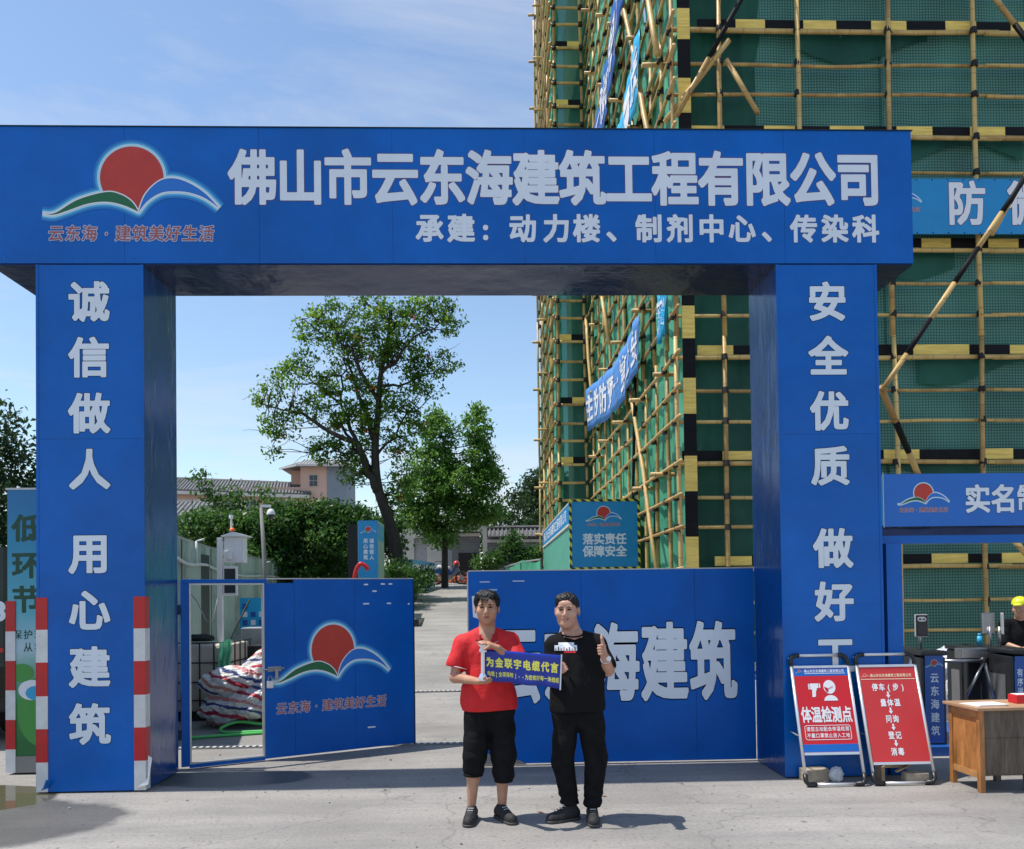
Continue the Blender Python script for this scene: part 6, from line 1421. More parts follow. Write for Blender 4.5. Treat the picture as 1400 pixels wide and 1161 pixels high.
        me.polygons.foreach_set('use_smooth', np.ones(len(Q), bool)); me.materials.append(M[m] if isinstance(m, str) else m); return link(name, me, parent)

def skin_mat(name, col, dark):
    m, t, b = nodes(name); g = N('ShaderNodeTexCoord', t); n = N('ShaderNodeTexNoise', t); n.inputs['Scale'].default_value = 14; n.inputs['Detail'].default_value = 4; t.links.new(g.outputs['Object'], n.inputs['Vector'])
    c = ramp(t, [(.35, dark), (.65, col)], n.outputs[0]); t.links.new(c.outputs[0], b.inputs['Base Color']); b.inputs['Roughness'].default_value = .48; b.inputs['Subsurface Weight'].default_value = .12; b.inputs['Subsurface Radius'].default_value = (.012, .005, .003); return m
M['skin_tan'] = skin_mat('skin_tan', (.50, .27, .17), (.42, .21, .13)); M['skin_fair'] = skin_mat('skin_fair', (.56, .32, .22), (.48, .25, .17))
M['hair'] = mat('hair', (.005, .0045, .0045), .5, var=.4, vscale=60, bump=.25, bscale=120, stretch=(1, .4, .2), spec=.35)
M['polo_red'] = mat('polo_red', (.60, .010, .014), .75, var=.10, vscale=14, bump=.9, bscale=11, dist=.012); M['polo_collar'] = mat('polo_collar', (.40, .007, .012), .75); M['polo_dark'] = mat('polo_dark', (.16, .006, .008), .8)
M['black_cloth'] = mat('black_cloth', (.009, .009, .010), .85, var=.3, vscale=12, bump=.9, bscale=13, dist=.014, spec=.12); M['black_cotton'] = mat('black_cotton', (.010, .010, .011), .9, bump=.9, bscale=10, dist=.012, spec=.12)
M['shoe_black'] = mat('shoe_black', (.018, .017, .017), .7, var=.5, vscale=30, bump=.4, bscale=150); M['shoe_sole'] = mat('shoe_sole', (.06, .055, .05), .6); M['lace'] = mat('lace', (.5, .5, .5), .7)
M['lip'] = mat('lip', (.36, .10, .085), .4); M['eye_white'] = mat('eye_white', (.55, .5, .47), .3); M['eye_dark'] = mat('eye_dark', (.012, .008, .007), .25)
M['crystal'] = mat('crystal', (.82, .84, .87), .07, metal=.8); M['band_silver'] = mat('band_silver', (.6, .6, .6), .25, metal=.9)

def hand(v, wrist, palm, up_, side, curl, r=.0085, L=(.072, .080, .074, .060), thumb=None, spread=.018, k=.006, bend=(.0, .55, 1.1)):
    """palm as a flat pad from wrist to knuckles, four unequal fingers rolled by curl, thumb from the side near the wrist"""
    w_ = Vector(wrist); p = Vector(palm); f = (p-w_).normalized(); n = Vector(up_); n = (n-f*n.dot(f)).normalized(); s_ = f.cross(n)*side
    for j in range(4):
        o = (j-1.5)*spread; v.cap(w_+s_*o*.45, p+s_*o, .0165, .0115, .012)
    tips = []
    for j in range(4):
        o = (j-1.5)*spread; a = p+s_*o; l = L[j]; q = a; ang = 0
        for i, fr_ in enumerate((.44, .31, .25)):
            ang = curl*(.75, 1.55, 2.2)[i]; d = f*math.cos(ang)-n*math.sin(ang)+s_*o*1.2; d.normalize(); q2 = q+d*l*fr_
            v.cap(q, q2, r*(1.0-.06*i), r*(.94-.07*i), k); q = q2
        tips.append(q)
    if thumb:
        a = w_+(p-w_)*.35-s_*spread*1.2; pts = [a]+[Vector(t) for t in thumb]
        for i in range(len(pts)-1): v.cap(pts[i], pts[i+1], (.0155, .012, .0105)[min(i, 2)], (.012, .0105, .009)[min(i, 2)], .008)
    return tips
def head(v, c, w_=.078, turn=0., jaw=.060, fat=0., pitch=0., sc=1.):
    """c: centre of the skull; face towards -y, turned by turn about z"""
    ct, st = math.cos(turn), math.sin(turn)
    def P_(x, y, z): return (c[0]+(x*ct-y*st)*sc, c[1]+(x*st+y*ct)*sc, c[2]+z*sc)
    E = lambda p, r, k=.02, **q: v.ell(P_(*p), [a*sc for a in r], k, rz=turn, **q)
    E((0, .012, .035), (w_, .096, .088), 0)                       # skull
    E((0, -.028, -.010), (w_*.90, .070, .085), .03)               # face block
    E((0, -.035, -.062), (jaw, .055, .050), .03)                  # jaw
    E((0, -.070, -.096), (.024, .020, .018), .025)                # chin
    E((0, -.085, .048), (.050, .020, .030), .02)                  # forehead
    for s_ in (-1, 1):
        E((s_*.045, -.070, -.022), (.026+fat*.3, .024, .026), .022)   # cheeks
        E((s_*.031, -.090, .028), (.026, .014, .008), .012)       # brow ridge
        E((s_*.030, -.100, .007), (.019, .015, .011), .010, cut=True)     # sockets
        E((s_*.030, -.082, .006), (.016, .014, .011), .005)       # lids
        E((s_*(w_+.004), .005, -.004), (.010, .019, .031), .006)  # ears
        E((s_*(w_+.011), -.002, -.002), (.006, .010, .018), .004, cut=True)
        E((s_*.012, -.104, -.031), (.010, .012, .009), .005)      # nostrils
    if fat: E((0, -.045, -.095), (.05, .05, .03), .03)
    v.cap(P_(0, -.094, .018), P_(0, -.114, -.026), .008*sc, .013*sc, .010)   # nose
    E((0, -.094, -.050), (.020, .012, .012), .012)                # upper lip mass
    E((0, -.093, -.068), (.018, .010, .009), .010)
    E((0, -.110, -.0585), (.026, .010, .0028), .003, cut=True)    # mouth line
    return P_
def face_bits(p, P_, turn, smile=0., brow=.0, squint=.7):
    def S(nm, m, pts, rs, n=6): MB().tube([P_(*q) for q in pts], rs, n).build(nm, m, p, smooth=True, local=True)
    for s_ in (-1, 1):
        x = s_*.030
        S('eye', 'eye_dark', [(x-.012, -.0935, .0065), (x-.004, -.0965, .0072), (x+.005, -.0965, .0072), (x+.012, -.0935, .0060)], [.0016, .0052*squint, .0052*squint, .0016])
        S('eyelid', 'hair', [(x-.0145, -.0935, .0085), (x-.003, -.0985, .0122), (x+.006, -.0985, .0118), (x+.0145, -.093, .0070)], [.0012, .0024, .0024, .0012], 5)
        S('eyebrow', 'hair', [(x-s_*.014, -.1035, .0262), (x, -.1045, .0305+brow), (x+s_*.019, -.094, .0265)], [.0036, .0046, .0016], 6)
    S('upper_lip', 'lip', [(-.024-smile, -.0995, -.0565+smile*.8), (-.012, -.1065, -.0545), (0, -.1075, -.0555), (.012, -.1065, -.0545), (.024+smile, -.0995, -.0565+smile*.8)], [.0012, .0032, .0030, .0032, .0012])
    S('lower_lip', 'lip', [(-.022-smile, -.0990, -.0605+smile*.6), (-.010, -.1045, -.0645), (.010, -.1045, -.0645), (.022+smile, -.0990, -.0605+smile*.6)], [.0012, .0042, .0042, .0012])
    if smile: S('teeth', 'white_print', [(-.015, -.1045, -.0592), (0, -.1070, -.0600), (.015, -.1045, -.0592)], [.0012, .0018, .0012])
def folds(seed, amp, fx=9., fz=5., n=7, vert=1.):
    rnd = np.random.default_rng(seed); ks = [(rnd.normal()*fx, rnd.normal()*fx*.8, rnd.normal()*fz*vert, rnd.uniform(0, 6.3)) for _ in range(n)]
    return lambda x, y, z: amp*sum(1-2*np.abs(np.sin(a*x+b*y+c*z+p)) for a, b, c, p in ks)/n**.7

def shoe(p, heel, toe, name='shoe', laces=True, high=0.):
    h = Vector(heel); t = Vector(toe); d = (t-h).normalized(); n = Vector((-d.y, d.x, 0)); L = (t-h).length
    lo = [min(h[i], t[i])-.09 for i in range(3)]; hi = [max(h[i], t[i])+.09 for i in range(3)]; lo[2] = -.01; hi[2] = .20
    v = Vol(lo, hi, .004); v.cap(h+Vector((0, 0, .048)), t-d*.03+Vector((0, 0, .036)), .042, .037, 0); v.cap(h+d*L*.25+Vector((0, 0, .075+high)), h+d*L*.45+Vector((0, 0, .062)), .038, .034, .03); v.cap(h+Vector((0, 0, .06)), h+d*.02+Vector((0, 0, .088+high)), .034, .034, .02); v.cap(t-d*.09+Vector((0, 0, .030)), t-d*.022+Vector((0, 0, .028)), .046, .038, .02)
    v.clip(lambda x, y, z: .014-z+x*0+y*0); o = v.build(name, 'shoe_black', p)
    v = Vol(lo, hi, .004); v.cap(h+Vector((0, 0, .02)), t-d*.025+Vector((0, 0, .02)), .046, .042, 0); v.cap(t-d*.09+Vector((0, 0, .02)), t-d*.022+Vector((0, 0, .02)), .05, .042, .02); v.clip(lambda x, y, z: np.maximum(-z+.001, z-.021)+x*0+y*0); v.build('sole', 'shoe_sole', o)
    if laces:
        for i in range(4):
            c = h+d*(L*.42+i*.024)+Vector((0, 0, .103+high*.6-i*.0105)); MB().cyl(c-n*.022, c+n*.022, .0035, n=5).build('lace', 'lace' if i < 2 else 'shoe_sole', o, local=True)

# ---------------- man in the red polo
m1 = thing('person', 'man in a red polo shirt and cropped black trousers holding a crystal trophy', 'person', (-.01, 6.15, 0))
HP1 = (.010, -.012, 1.605)
SH = dict(LA=(-.180, .0, 1.335), LB=(-.238, -.03, 1.085), LW=(-.062, -.235, 1.075), RA=(.185, .0, 1.335), RB=(.245, -.15, 1.165), RW=(.085, -.275, 1.318))
v = Vol((-.36, -.42, -.01), (.40, .22, 1.78), .0048)
P1 = head(v, HP1, .078, R(-3), .060, sc=1.07)
v.cap((.008, .02, 1.40), (.010, .005, 1.55), .064, .060, .025); v.cap((-.15, .01, 1.345), (-.03, .01, 1.40), .038, .04, .04); v.cap((.16, .01, 1.345), (.04, .01, 1.40), .038, .04, .04)      # neck, collar bones
v.ell((.005, .005, 1.27), (.165, .095, .16), .05); v.ell((.02, .0, 1.05), (.145, .095, .18), .05); v.ell((.02, .01, .92), (.150, .10, .12), .04)
for a, b, w_ in (('LA', 'LB', 'LW'), ('RA', 'RB', 'RW')):
    v.cap(SH[a], SH[b], .050, .041, .03); v.cap(SH[b], SH[w_], .042, .026, .015)
for (hx, kx, ax, ay) in (((-.07, .0, .88), (-.098, -.02, .47), (-.128, .02, .08), 0), ((.11, .0, .88), (.118, -.02, .47), (.106, .03, .08), 0)):
    v.cap(hx, kx, .082, .052, .03); v.cap(kx, (kx[0]*.55+ax[0]*.45, .012, .33), .050, .050, .02); v.cap((kx[0]*.55+ax[0]*.45, .012, .33), ax, .050, .031, .02); v.cap(ax, (ax[0], ax[1]-.04, .045), .033, .028, .02)
# right hand (photo left) cups the trophy foot, left hand lies over its top
hand(v, SH['LW'], (-.012, -.272, 1.068), (0, .15, 1), -1, -.55, thumb=[(-.035, -.305, 1.085), (-.012, -.318, 1.112)], L=(.062, .068, .062, .052), spread=.017)
hand(v, SH['RW'], (.02, -.285, 1.352), (0, -.25, 1), -1, .30, thumb=[(.02, -.315, 1.33), (-.010, -.325, 1.315)], L=(.072, .080, .074, .058), spread=.017)
v.build('body', 'skin_tan', m1)
face_bits(m1, P1, R(-3), 0, -.001, .65)
v = Vol((-.12, -.15, 1.50), (.14, .16, 1.78), .0042)      # hair: shell over the skull, swept fringe
v.ell(P1(0, .012, .040), (.096, .116, .100), 0, rz=R(-3)); v.cap(P1(-.045, -.045, .078), P1(.045, -.055, .080), .036, .034, .04)
f1 = folds(3, .006, 60, 25, 6); v.warp(lambda x, y, z: f1(x, y, z))
v.clip(lambda x, y, z: np.maximum(-(z-(P1(0, 0, -.035)[2])), np.where(y < P1(0, -.062, 0)[1], (P1(0, 0, .052)[2]+.016*np.sin(x*95+1)+.010*np.sin(x*210)+np.maximum(0, x-.0)*.15)-z, np.where(y < P1(0, -.03, 0)[1], (P1(0, 0, .012)[2])-z+0*x, -1.0+0*x*y*z))))
v.build('hair', 'hair', m1)
for i in range(7):
    x = -.045+i*.009; MB().tube([P1(x+.012, -.085, .088), P1(x+.004, -.104, .062), P1(x-.002, -.107, .040-.006*(i % 3))], [.005, .0035, .001], 5).build('hair_strand', 'hair', m1, local=True, smooth=True)
# polo shirt
v = Vol((-.36, -.30, .78), (.38, .22, 1.50), .0048)
v.ell((.002, .005, 1.25), (.180, .118, .165), .0); v.ell((.018, -.006, 1.06), (.172, .128, .22), .06); v.cap((-.155, .008, .90), (-.155, .008, 1.0), .03, .03, .05); v.ell((.022, .006, .88), (.202, .142, .22), .06)
v.cap((-.175, .010, 1.345), (-.05, .02, 1.405), .056, .050, .05); v.cap((.185, .010, 1.350), (.06, .02, 1.405), .056, .050, .05)
v.cap((-.180, .005, 1.335), (-.228, -.018, 1.185), .062, .072, .04); v.cap((.185, .0, 1.335), (.232, -.085, 1.235), .062, .068, .04)
f2 = folds(5, .0075, 7, 9); f3 = folds(6, .005, 22, 6); v.warp(lambda x, y, z: f2(x, y, z)+f3(x, y, z))
def cutneck(x, y, z): return .058-np.sqrt((x-.008)**2+(y-.012)**2*.8)-np.maximum(0, 1.43-z)*2.5
v.clip(lambda x, y, z: np.minimum(cutneck(x, y, z), 9)); 
v.clip(lambda x, y, z: np.where((z > 1.305) & (y < .0), (z-1.305)*.42-np.abs(x-.010)+y*0, -1+0*x*y*z))       # open placket
v.clip(lambda x, y, z: (.835+.006*np.sin(x*12))-z+0*y)
dL = Vector(SH['LB'])-Vector(SH['LA']); dL.normalize(); dR = Vector(SH['RB'])-Vector(SH['RA']); dR.normalize()
def sleeve(A, d, L_, side):
    return lambda x, y, z: np.where((x*side > .19), ((x-A[0])*d.x+(y-A[1])*d.y+(z-A[2])*d.z)-L_, -1+0*x*y*z)
sl0 = v.F.copy()
g_ = v.grids(); X, Y, Z = g_[0][:, None, None], g_[1][None, :, None], g_[2][None, None, :]
v.F = np.maximum(v.F, np.where((X < -.200) & (Z > 1.03), sleeve(SH['LA'], dL, .185, -1)(X, Y, Z), -1)).astype(np.float32)
v.F = np.maximum(v.F, np.where((X > .212) & (Z > 1.03), sleeve(SH['RA'], dR, .16, 1)(X, Y, Z), -1)).astype(np.float32)
v.build('polo_shirt', 'polo_red', m1)
def ring(c, d, r, w_, nm, m, p, sq=1.): 
    d = Vector(d).normalized(); u = d.cross(Vector((0, 1, 0))).normalized(); w2 = d.cross(u); c = Vector(c)
    MB().tube([c+u*math.cos(a)*r+w2*math.sin(a)*r*sq for a in [i*math.pi/12 for i in range(25)]], w_, 6, cap=False).build(nm, m, p, smooth=True, local=True)
for A, d, L_, r_ in ((SH['LA'], dL, .180, .0765), (SH['RA'], dR, .155, .074)):
    c = Vector(A)+d*L_; ring(c, d, r_, .0035, 'sleeve_piping', 'white_print', m1)
# collar: two turned-down leaves
for s_ in (-1, 1):
    def cf(u, w_, s_=s_):
        a = R(100-165*u) if s_ > 0 else R(80+165*u); rr = .078+.020*w_+.010*u; x = .008+rr*math.cos(a)*1.08; y = .008+rr*math.sin(a)*1.0
        z = 1.478-.040*w_-.070*u**1.3-.022*u*w_; return (x, y-.006*u, z)
    o = MB().grid(cf, 14, 4).build('collar', 'polo_collar', m1, smooth=True, local=True); k_ = o.modifiers.new('t', 'SOLIDIFY'); k_.thickness = .004
    MB().tube([cf(i/12, 1.02) for i in range(13)], .0018, 5).build('collar_piping', 'white_print', m1, local=True)
MB().add([(.088, -.128, 1.312), (.100, -.127, 1.312), (.094, -.128, 1.325)], [(0, 1, 2)]).build('chest_emblem', 'cream_print', m1, local=True)
# cropped joggers
v = Vol((-.28, -.20, .26), (.32, .22, .98), .0048)
v.ell((.020, .010, .86), (.172, .112, .13), 0); v.cap((-.068, .0, .80), (-.100, -.015, .50), .098, .086, .04); v.cap((.108, .0, .80), (.124, -.015, .50), .100, .088, .04)
v.cap((-.100, -.015, .50), (-.110, .0, .385), .082, .070, .02); v.cap((.122, -.015, .50), (.120, .0, .335), .085, .066, .02)
f4 = folds(9, .010, 8, 10); f5 = folds(10, .006, 6, 30); v.warp(lambda x, y, z: f4(x, y, z)+f5(x, y, z)*np.clip((.62-z)*5, 0, 1.4)-.006*np.clip((.46-z)*10, 0, 1))
v.clip(lambda x, y, z: np.where(x < .01, .335-z+0*y, .285-z+0*y)); v.clip(lambda x, y, z: z-.86+0*x*y)
v.build('cropped_trousers', 'black_cloth', m1)
ring((-.110, .0, .345), (.02, 0, 1), .066, .012, 'trouser_cuff', 'black_cloth', m1, 1.0); ring((.120, .0, .296), (0, 0, 1), .062, .012, 'trouser_cuff', 'black_cloth', m1, 1.0)
shoe(m1, (-.120, .045, 0), (-.150, -.195, 0)); shoe(m1, (.085, .045, 0), (.185, -.155, 0))
# trophy
tp = thing('trophy', 'clear crystal column trophy with a star top held against the sign edge', 'trophy', (-.04, 5.875, 1.09))
def tw(x, z): return (x-.04, 5.875, z)
mb = MB(); mb.tube([(-.037, 5.862, 1.085), (-.037, 5.862, 1.105), (-.036, 5.862, 1.125), (-.036, 5.862, 1.14)], [.036, .037, .026, .016], 6); mb.build('trophy_base', 'crystal', tp)
MB().tube([(-.036, 5.862, 1.141), (-.034, 5.862, 1.30)], [.0155, .0155], 6).build('column', 'crystal', tp)
st = []
for i in range(10): a = math.pi/2+i*math.pi/5; r_ = .038 if i % 2 == 0 else .018; st.append((-.034+r_*math.cos(a), z_ := 1.335+r_*math.sin(a)))
MB().poly([(x, 5.852, z) for x, z in st], .022, (0, -1, 0)).build('star', 'crystal', tp)
MB().tube([(-.060, 5.862, 1.306), (-.034, 5.862, 1.300), (-.008, 5.862, 1.306)], [.012, .017, .012], 6).build('star_cradle', 'crystal', tp)
# hand-held sign
hsn = thing('hand_sign', 'long dark blue hand-held sign with yellow lettering held between the two men', 'sign', (.26, 5.87, 1.17))
tl = Vector((-.028, 5.885, 1.312)); trr = Vector((.532, 5.85, 1.262)); br_ = Vector((.518, 5.845, 1.022)); bl = Vector((.012, 5.885, 1.078))
bl = Vector((-.018, 5.885, 1.085))
def sf(u, w_): 
    p = bl.lerp(br_, u).lerp(tl.lerp(trr, u), w_); p.y += .006*math.sin(u*5)+.006*(1-w_)**3*math.sin(u*19); p.z += -.004*(1-w_)**2*math.sin(u*14); return tuple(p)
o = MB().grid(sf, 40, 10).build('sign_sheet', 'sign_navy', hsn, smooth=True); k_ = o.modifiers.new('t', 'SOLIDIFY'); k_.thickness = .003; k_.offset = 1
MB().bar(br_+Vector((.005, -.004, -.012)), trr+Vector((.005, -.004, .004)), .011, .006, upv=(0, 1, 0)).build('edge_strip', 'white_print', hsn)
def on_sign(txt, u0, w0, du, cw, chh, m, off=.03, dd=.006):
    mb = MB()
    for i, c in enumerate(txt):
        vs, fs = glyph(c, off, 30); cx_ = EMX if ord(c) > 255 else (min(q[0] for q in vs)+max(q[0] for q in vs))/2
        mb.add([tuple(Vector(sf(max(0, min(1, u0+du*i+(q[0]-cx_)/EMW*cw)), w0+(q[1]-EMY)/EMW*chh))+Vector((0, -dd, 0))) for q in vs], fs)
    return mb
on_sign('为金联宇电缆代言', .075, .60, .121, .100, .30, None, .055, .0050).build('main_lettering_rim', 'letter_edge', hsn)
on_sign('为金联宇电缆代言', .075, .60, .121, .100, .30, None, .035).build('main_lettering', 'yellow_print', hsn)
on_sign('电缆[全项保检]--为您做好每一米线缆', .055, .24, .0505, .046, .155, None, .02).build('small_lettering', 'yellow_print', hsn)

# ---------------- man in black
m2 = thing('person', 'stout man in black t-shirt and long trousers giving a thumbs up', 'person', (.665, 6.08, 0))
HP2 = (-.060, -.016, 1.580)
TU = R(-14)
SB = dict(LA=(-.155, .01, 1.31), LB=(-.185, -.06, 1.105), LW=(-.155, -.190, 1.135), RA=(.170, .01, 1.31), RB=(.235, -.07, 1.135), RW=(.195, -.215, 1.235))
v = Vol((-.32, -.42, -.01), (.38, .24, 1.76), .0048)
P2 = head(v, HP2, .081, TU, .066, .02, sc=1.04)
v.cap((-.02, .03, 1.40), (-.052, .012, 1.53), .072, .062, .025); v.cap((-.13, .02, 1.32), (-.03, .02, 1.38), .042, .045, .04); v.cap((.14, .02, 1.32), (.03, .02, 1.38), .042, .045, .04)
v.ell((.0, .01, 1.24), (.17, .11, .16), .05); v.ell((.01, .0, 1.02), (.16, .115, .18), .05); v.ell((.01, .01, .90), (.155, .11, .12), .04)
for a, b, w_ in (('LA', 'LB', 'LW'), ('RA', 'RB', 'RW')):
    v.cap(SB[a], SB[b], .056, .048, .03); v.cap(SB[b], SB[w_], .047, .029, .015)
for hx, kx, ax in (((-.08, .0, .86), (-.100, -.02, .46), (-.055, .02, .09)), ((.105, .0, .86), (.135, -.02, .46), (.110, -.02, .09))):
    v.cap(hx, kx, .08, .05, .03); v.cap(kx, ax, .048, .032, .02)
# thumbs-up fist: fingers rolled, thumb standing
w_ = Vector(SB['RW']); pk_ = Vector((.158, -.268, 1.300))
v.cap(SB['RW'], (.172, -.240, 1.285), .028, .028, .02); v.ell((.172, -.240, 1.292), (.026, .024, .044), .012)
for j in range(4):
    z_ = 1.328-.0195*j; e_ = .003*abs(j-1)
    v.cap((.186, -.250, z_), (.152+e_, -.287, z_+.002), .0100, .0098, .003); v.cap((.152+e_, -.287, z_+.002), (.136+e_, -.266, z_), .0096, .0092, .003); v.cap((.136+e_, -.266, z_), (.152, -.246, z_), .009, .0085, .003)
v.cap((.180, -.246, 1.315), (.170, -.262, 1.352), .015, .0135, .008); v.cap((.170, -.262, 1.352), (.164, -.266, 1.382), .0128, .0118, .004); v.cap((.164, -.266, 1.382), (.163, -.262, 1.404), .0115, .0092, .003)
# other hand grips the sign edge from behind
hand(v, SB['LW'], (-.118, -.196, 1.165), (0, -1, .2), 1, .9, thumb=[(-.128, -.20, 1.19), (-.14, -.205, 1.215)], L=(.062, .066, .060, .050), spread=.017)
v.build('body', 'skin_fair', m2)
face_bits(m2, P2, TU, .004, 0, .6)
v = Vol((-.20, -.16, 1.46), (.08, .16, 1.76), .0042)
v.ell(P2(0, .012, .042), (.087, .108, .095), 0, rz=TU); v.cap(P2(-.045, -.050, .082), P2(.045, -.050, .080), .030, .030, .04)
f1 = folds(13, .005, 70, 30, 6); v.warp(lambda x, y, z: f1(x, y, z))
cT, sT = math.cos(TU), math.sin(TU)
def hl2(x, y, z):
    lx = (x-HP2[0])*cT+(y-HP2[1])*sT; ly = -(x-HP2[0])*sT+(y-HP2[1])*cT; lz = z-HP2[2]
    return np.maximum(-.022-lz, np.where(ly < -.055, .060-.20*np.abs(lx)-lz, np.where(ly < -.014, .0-lz+0*lx, -1.0+0*lz*lx)))
v.clip(hl2); v.build('hair', 'hair', m2)
v = Vol((-.34, -.26, .78), (.40, .26, 1.48), .0048)
v.ell((.0, .01, 1.22), (.182, .130, .165), 0); v.ell((.012, -.012, 1.02), (.200, .150, .24), .06); v.ell((.012, .005, .87), (.205, .15, .20), .06)
v.cap((-.150, .012, 1.320), (-.06, .022, 1.380), .062, .052, .05); v.cap((.165, .012, 1.325), (.04, .022, 1.380), .062, .052, .05)
v.cap((-.155, .01, 1.30), (-.178, -.03, 1.17), .066, .076, .04); v.cap((.170, .005, 1.30), (.220, -.05, 1.165), .066, .080, .04)
f2 = folds(25, .008, 6, 9); f3 = folds(26, .005, 18, 7); v.warp(lambda x, y, z: f2(x, y, z)+f3(x, y, z))
v.clip(lambda x, y, z: .080-np.sqrt((x+.025)**2+(y-.0)**2*.60)-np.maximum(0, 1.385-z)*3.0)
v.clip(lambda x, y, z: (.825+.008*np.sin(x*11+1))-z+0*y)
g_ = v.grids(); X, Y, Z = g_[0][:, None, None], g_[1][None, :, None], g_[2][None, None, :]
d2 = (Vector(SB['RB'])-Vector(SB['RA'])).normalized()
v.F = np.maximum(v.F, np.where((X > .222) & (Z > 1.05), ((X-SB['RA'][0])*d2.x+(Y-SB['RA'][1])*d2.y+(Z-SB['RA'][2])*d2.z)-.205, -1)).astype(np.float32)
d3 = (Vector(SB['LB'])-Vector(SB['LA'])).normalized()
v.F = np.maximum(v.F, np.where((X < -.218) & (Z > 1.05), ((X-SB['LA'][0])*d3.x+(Y-SB['LA'][1])*d3.y+(Z-SB['LA'][2])*d3.z)-.20, -1)).astype(np.float32)
v.build('t_shirt', 'black_cotton', m2)
MB().tube([(-.025+.083*math.cos(a), .0+.108*math.sin(a)*.92, 1.408+.022*math.sin(a)) for a in [i*math.pi/14 for i in range(29)]], .0065, 6, cap=False).build('neck_rib', 'black_cotton', m2, smooth=True, local=True)
# chest print: pale row of small figures over a red bar, laid on the cloth by casting onto the shirt
from mathutils.bvhtree import BVHTree
shm = [c for c in m2.children if c.name.startswith('t_shirt')][0].data
bv = BVHTree.FromPolygons([v_.co[:] for v_ in shm.vertices], [p_.vertices[:] for p_ in shm.polygons])
def onto(x, z, d=.004):
    h_ = bv.ray_cast(Vector((x, -.6, z)), Vector((0, 1, 0)), 2); return (x, (h_[0].y if h_[0] else -.13)-d, z)
def patch(x0, x1, z0, z1, m, nm, d=.0035, nx=10, nz=5): MB().grid(lambda u, w2: onto(x0+(x1-x0)*u, z0+(z1-z0)*w2, d), nx, nz).build(nm, m, m2, local=True)
patch(-.165, .0, 1.285, 1.325, 'letter', 'chest_print'); patch(-.135, -.02, 1.3255, 1.345, 'white_print', 'chest_print')
for i in range(8): x = -.160+i*.020; patch(x, x+.008, 1.287, 1.302+.010*(i%2), ('skin_tan', 'dark_metal', 'sun_red')[i % 3], 'chest_figure', .0050, 2, 2)
patch(-.095, -.010, 1.268, 1.283, 'board_red', 'chest_bar')
# long trousers
v = Vol((-.28, -.22, .07), (.34, .24, .96), .0048)
v.ell((.012, .010, .84), (.178, .122, .13), 0); v.cap((-.080, .0, .80), (-.108, -.02, .46), .102, .078, .04); v.cap((.102, .0, .80), (.135, -.02, .46), .104, .080, .04)
v.cap((-.108, -.02, .46), (-.058, .015, .15), .080, .060, .03); v.cap((.135, -.02, .46), (.112, -.018, .13), .082, .058, .03)
f4 = folds(19, .009, 8, 9); f5 = folds(20, .007, 6, 40); v.warp(lambda x, y, z: f4(x, y, z)+f5(x, y, z)*np.clip((.32-z)*7, 0, 1.4))
v.clip(lambda x, y, z: np.where(x < .03, .125-z+0*y, .105-z+0*y)); v.clip(lambda x, y, z: z-.85+0*x*y); v.build('long_trousers', 'black_cloth', m2)
shoe(m2, (-.020, .03, 0), (-.225, -.065, 0), high=.015); shoe(m2, (.112, .045, 0), (.098, -.200, 0), high=.015)
ring(Vector(SB['RW'])+(Vector(SB['RB'])-Vector(SB['RW'])).normalized()*.018, Vector(SB['RW'])-Vector(SB['RB']), .034, .0065, 'watch_band', 'band_silver', m2)
c = Vector(SB['RW'])+Vector((.016, -.026, -.002)); MB().cyl(c, c+Vector((.006, -.012, 0)), .018, n=14).build('watch_face', 'white_print', m2, local=True)
MB().tube([(-.062, -.062, 1.43), (-.085, -.02, 1.46), (-.06, .05, 1.48)], .002, 4).build('necklace', 'band_silver', m2, local=True); MB().tube([(.020, -.045, 1.43), (.022, .0, 1.455), (.0, .05, 1.475)], .002, 4).build('necklace', 'band_silver', m2, local=True)
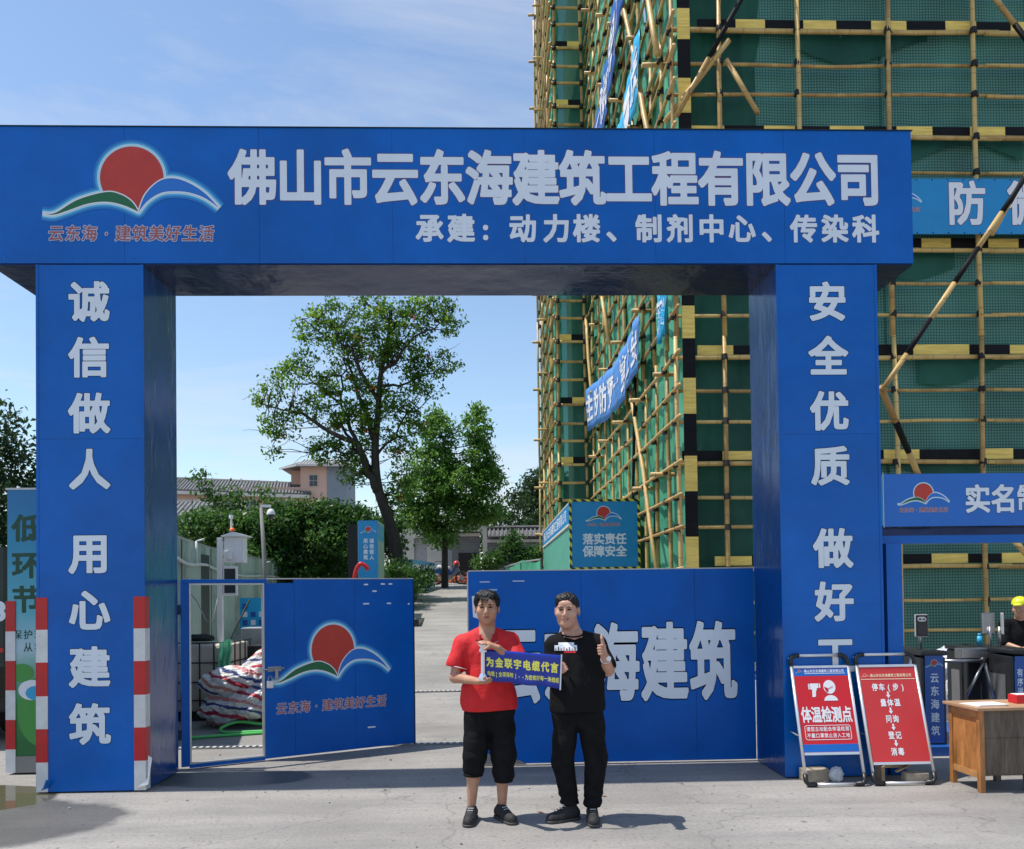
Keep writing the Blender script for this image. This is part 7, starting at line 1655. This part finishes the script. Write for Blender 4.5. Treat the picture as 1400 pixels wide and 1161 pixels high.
# ---------------- worker behind the turnstiles
m3 = thing('person', 'worker in a yellow safety helmet and dark clothes looking down behind the right turnstile', 'person', (7.08, 10.5, 0))
v = Vol((-.32, -.34, -.01), (.34, .26, 1.66), .008)
H3 = (-.03, -.06, 1.44); P3 = head(v, H3, .076, R(-50), .055)
v.cap((.0, .02, 1.25), (-.02, -.03, 1.38), .06, .055, .02); v.ell((0, .02, 1.08), (.17, .11, .2), .05); v.ell((0, .02, .88), (.15, .10, .14), .05)
for s_ in (-1, 1): v.cap((s_*.19, .02, 1.22), (s_*.24, -.04, .98), .05, .04, .03); v.cap((s_*.24, -.04, .98), (s_*.15, -.24, .92), .04, .028, .02); hand(v, (s_*.15, -.24, .92), (s_*.10, -.29, .93), (0, 0, 1), s_, .5, thumb=[(s_*.1, -.27, .96)]); v.cap((s_*.09, .0, .82), (s_*.1, 0, .08), .085, .05, .03)
v.build('body', 'skin_tan', m3)
v = Vol((-.36, -.24, .70), (.36, .26, 1.36), .008); v.ell((0, .02, 1.06), (.20, .14, .24), 0); v.ell((0, .02, .86), (.19, .14, .16), .06); v.cap((-.19, .02, 1.235), (.19, .02, 1.235), .07, .07, .05)
for s_ in (-1, 1): v.cap((s_*.19, .02, 1.22), (s_*.24, -.04, 1.0), .072, .065, .03)
v.clip(lambda x, y, z: .76-z+0*x*y); v.build('dark_shirt', 'black_cloth', m3)
v = Vol((-.28, -.2, .06), (.28, .22, .86), .008)
for s_ in (-1, 1): v.cap((s_*.09, .01, .80), (s_*.10, 0, .12), .11, .07, .03)
v.clip(lambda x, y, z: .09-z+0*x*y); v.build('dark_trousers', 'black_cloth', m3)
v = Vol((-.22, -.25, 1.40), (.16, .13, 1.66), .006); v.ell(P3(0, .01, .065), (.100, .120, .100), 0, rz=R(-50)); v.clip(lambda x, y, z: (H3[2]+.050)-z+0*x*y); v.cap(P3(0, -.10, .055), P3(0, -.125, .045), .05, .04, 0, 1); v.clip(lambda x, y, z: (H3[2]+.036)-z-0*x*y)
v.clip(lambda x, y, z: np.where(((x-P3(0, -.12, 0)[0])**2+(y-P3(0, -.12, 0)[1])**2 < .0064) & (((x-H3[0])**2+(y-H3[1])**2) > .0112), z-(H3[2]+.058)+0*x, -1+0*x*y*z))
hm = v.build('safety_helmet', 'helmet_yellow', m3)
for s_ in (-1, 1): shoe(m3, (s_*.1, .05, 0), (s_*.12, -.18, 0), laces=False)
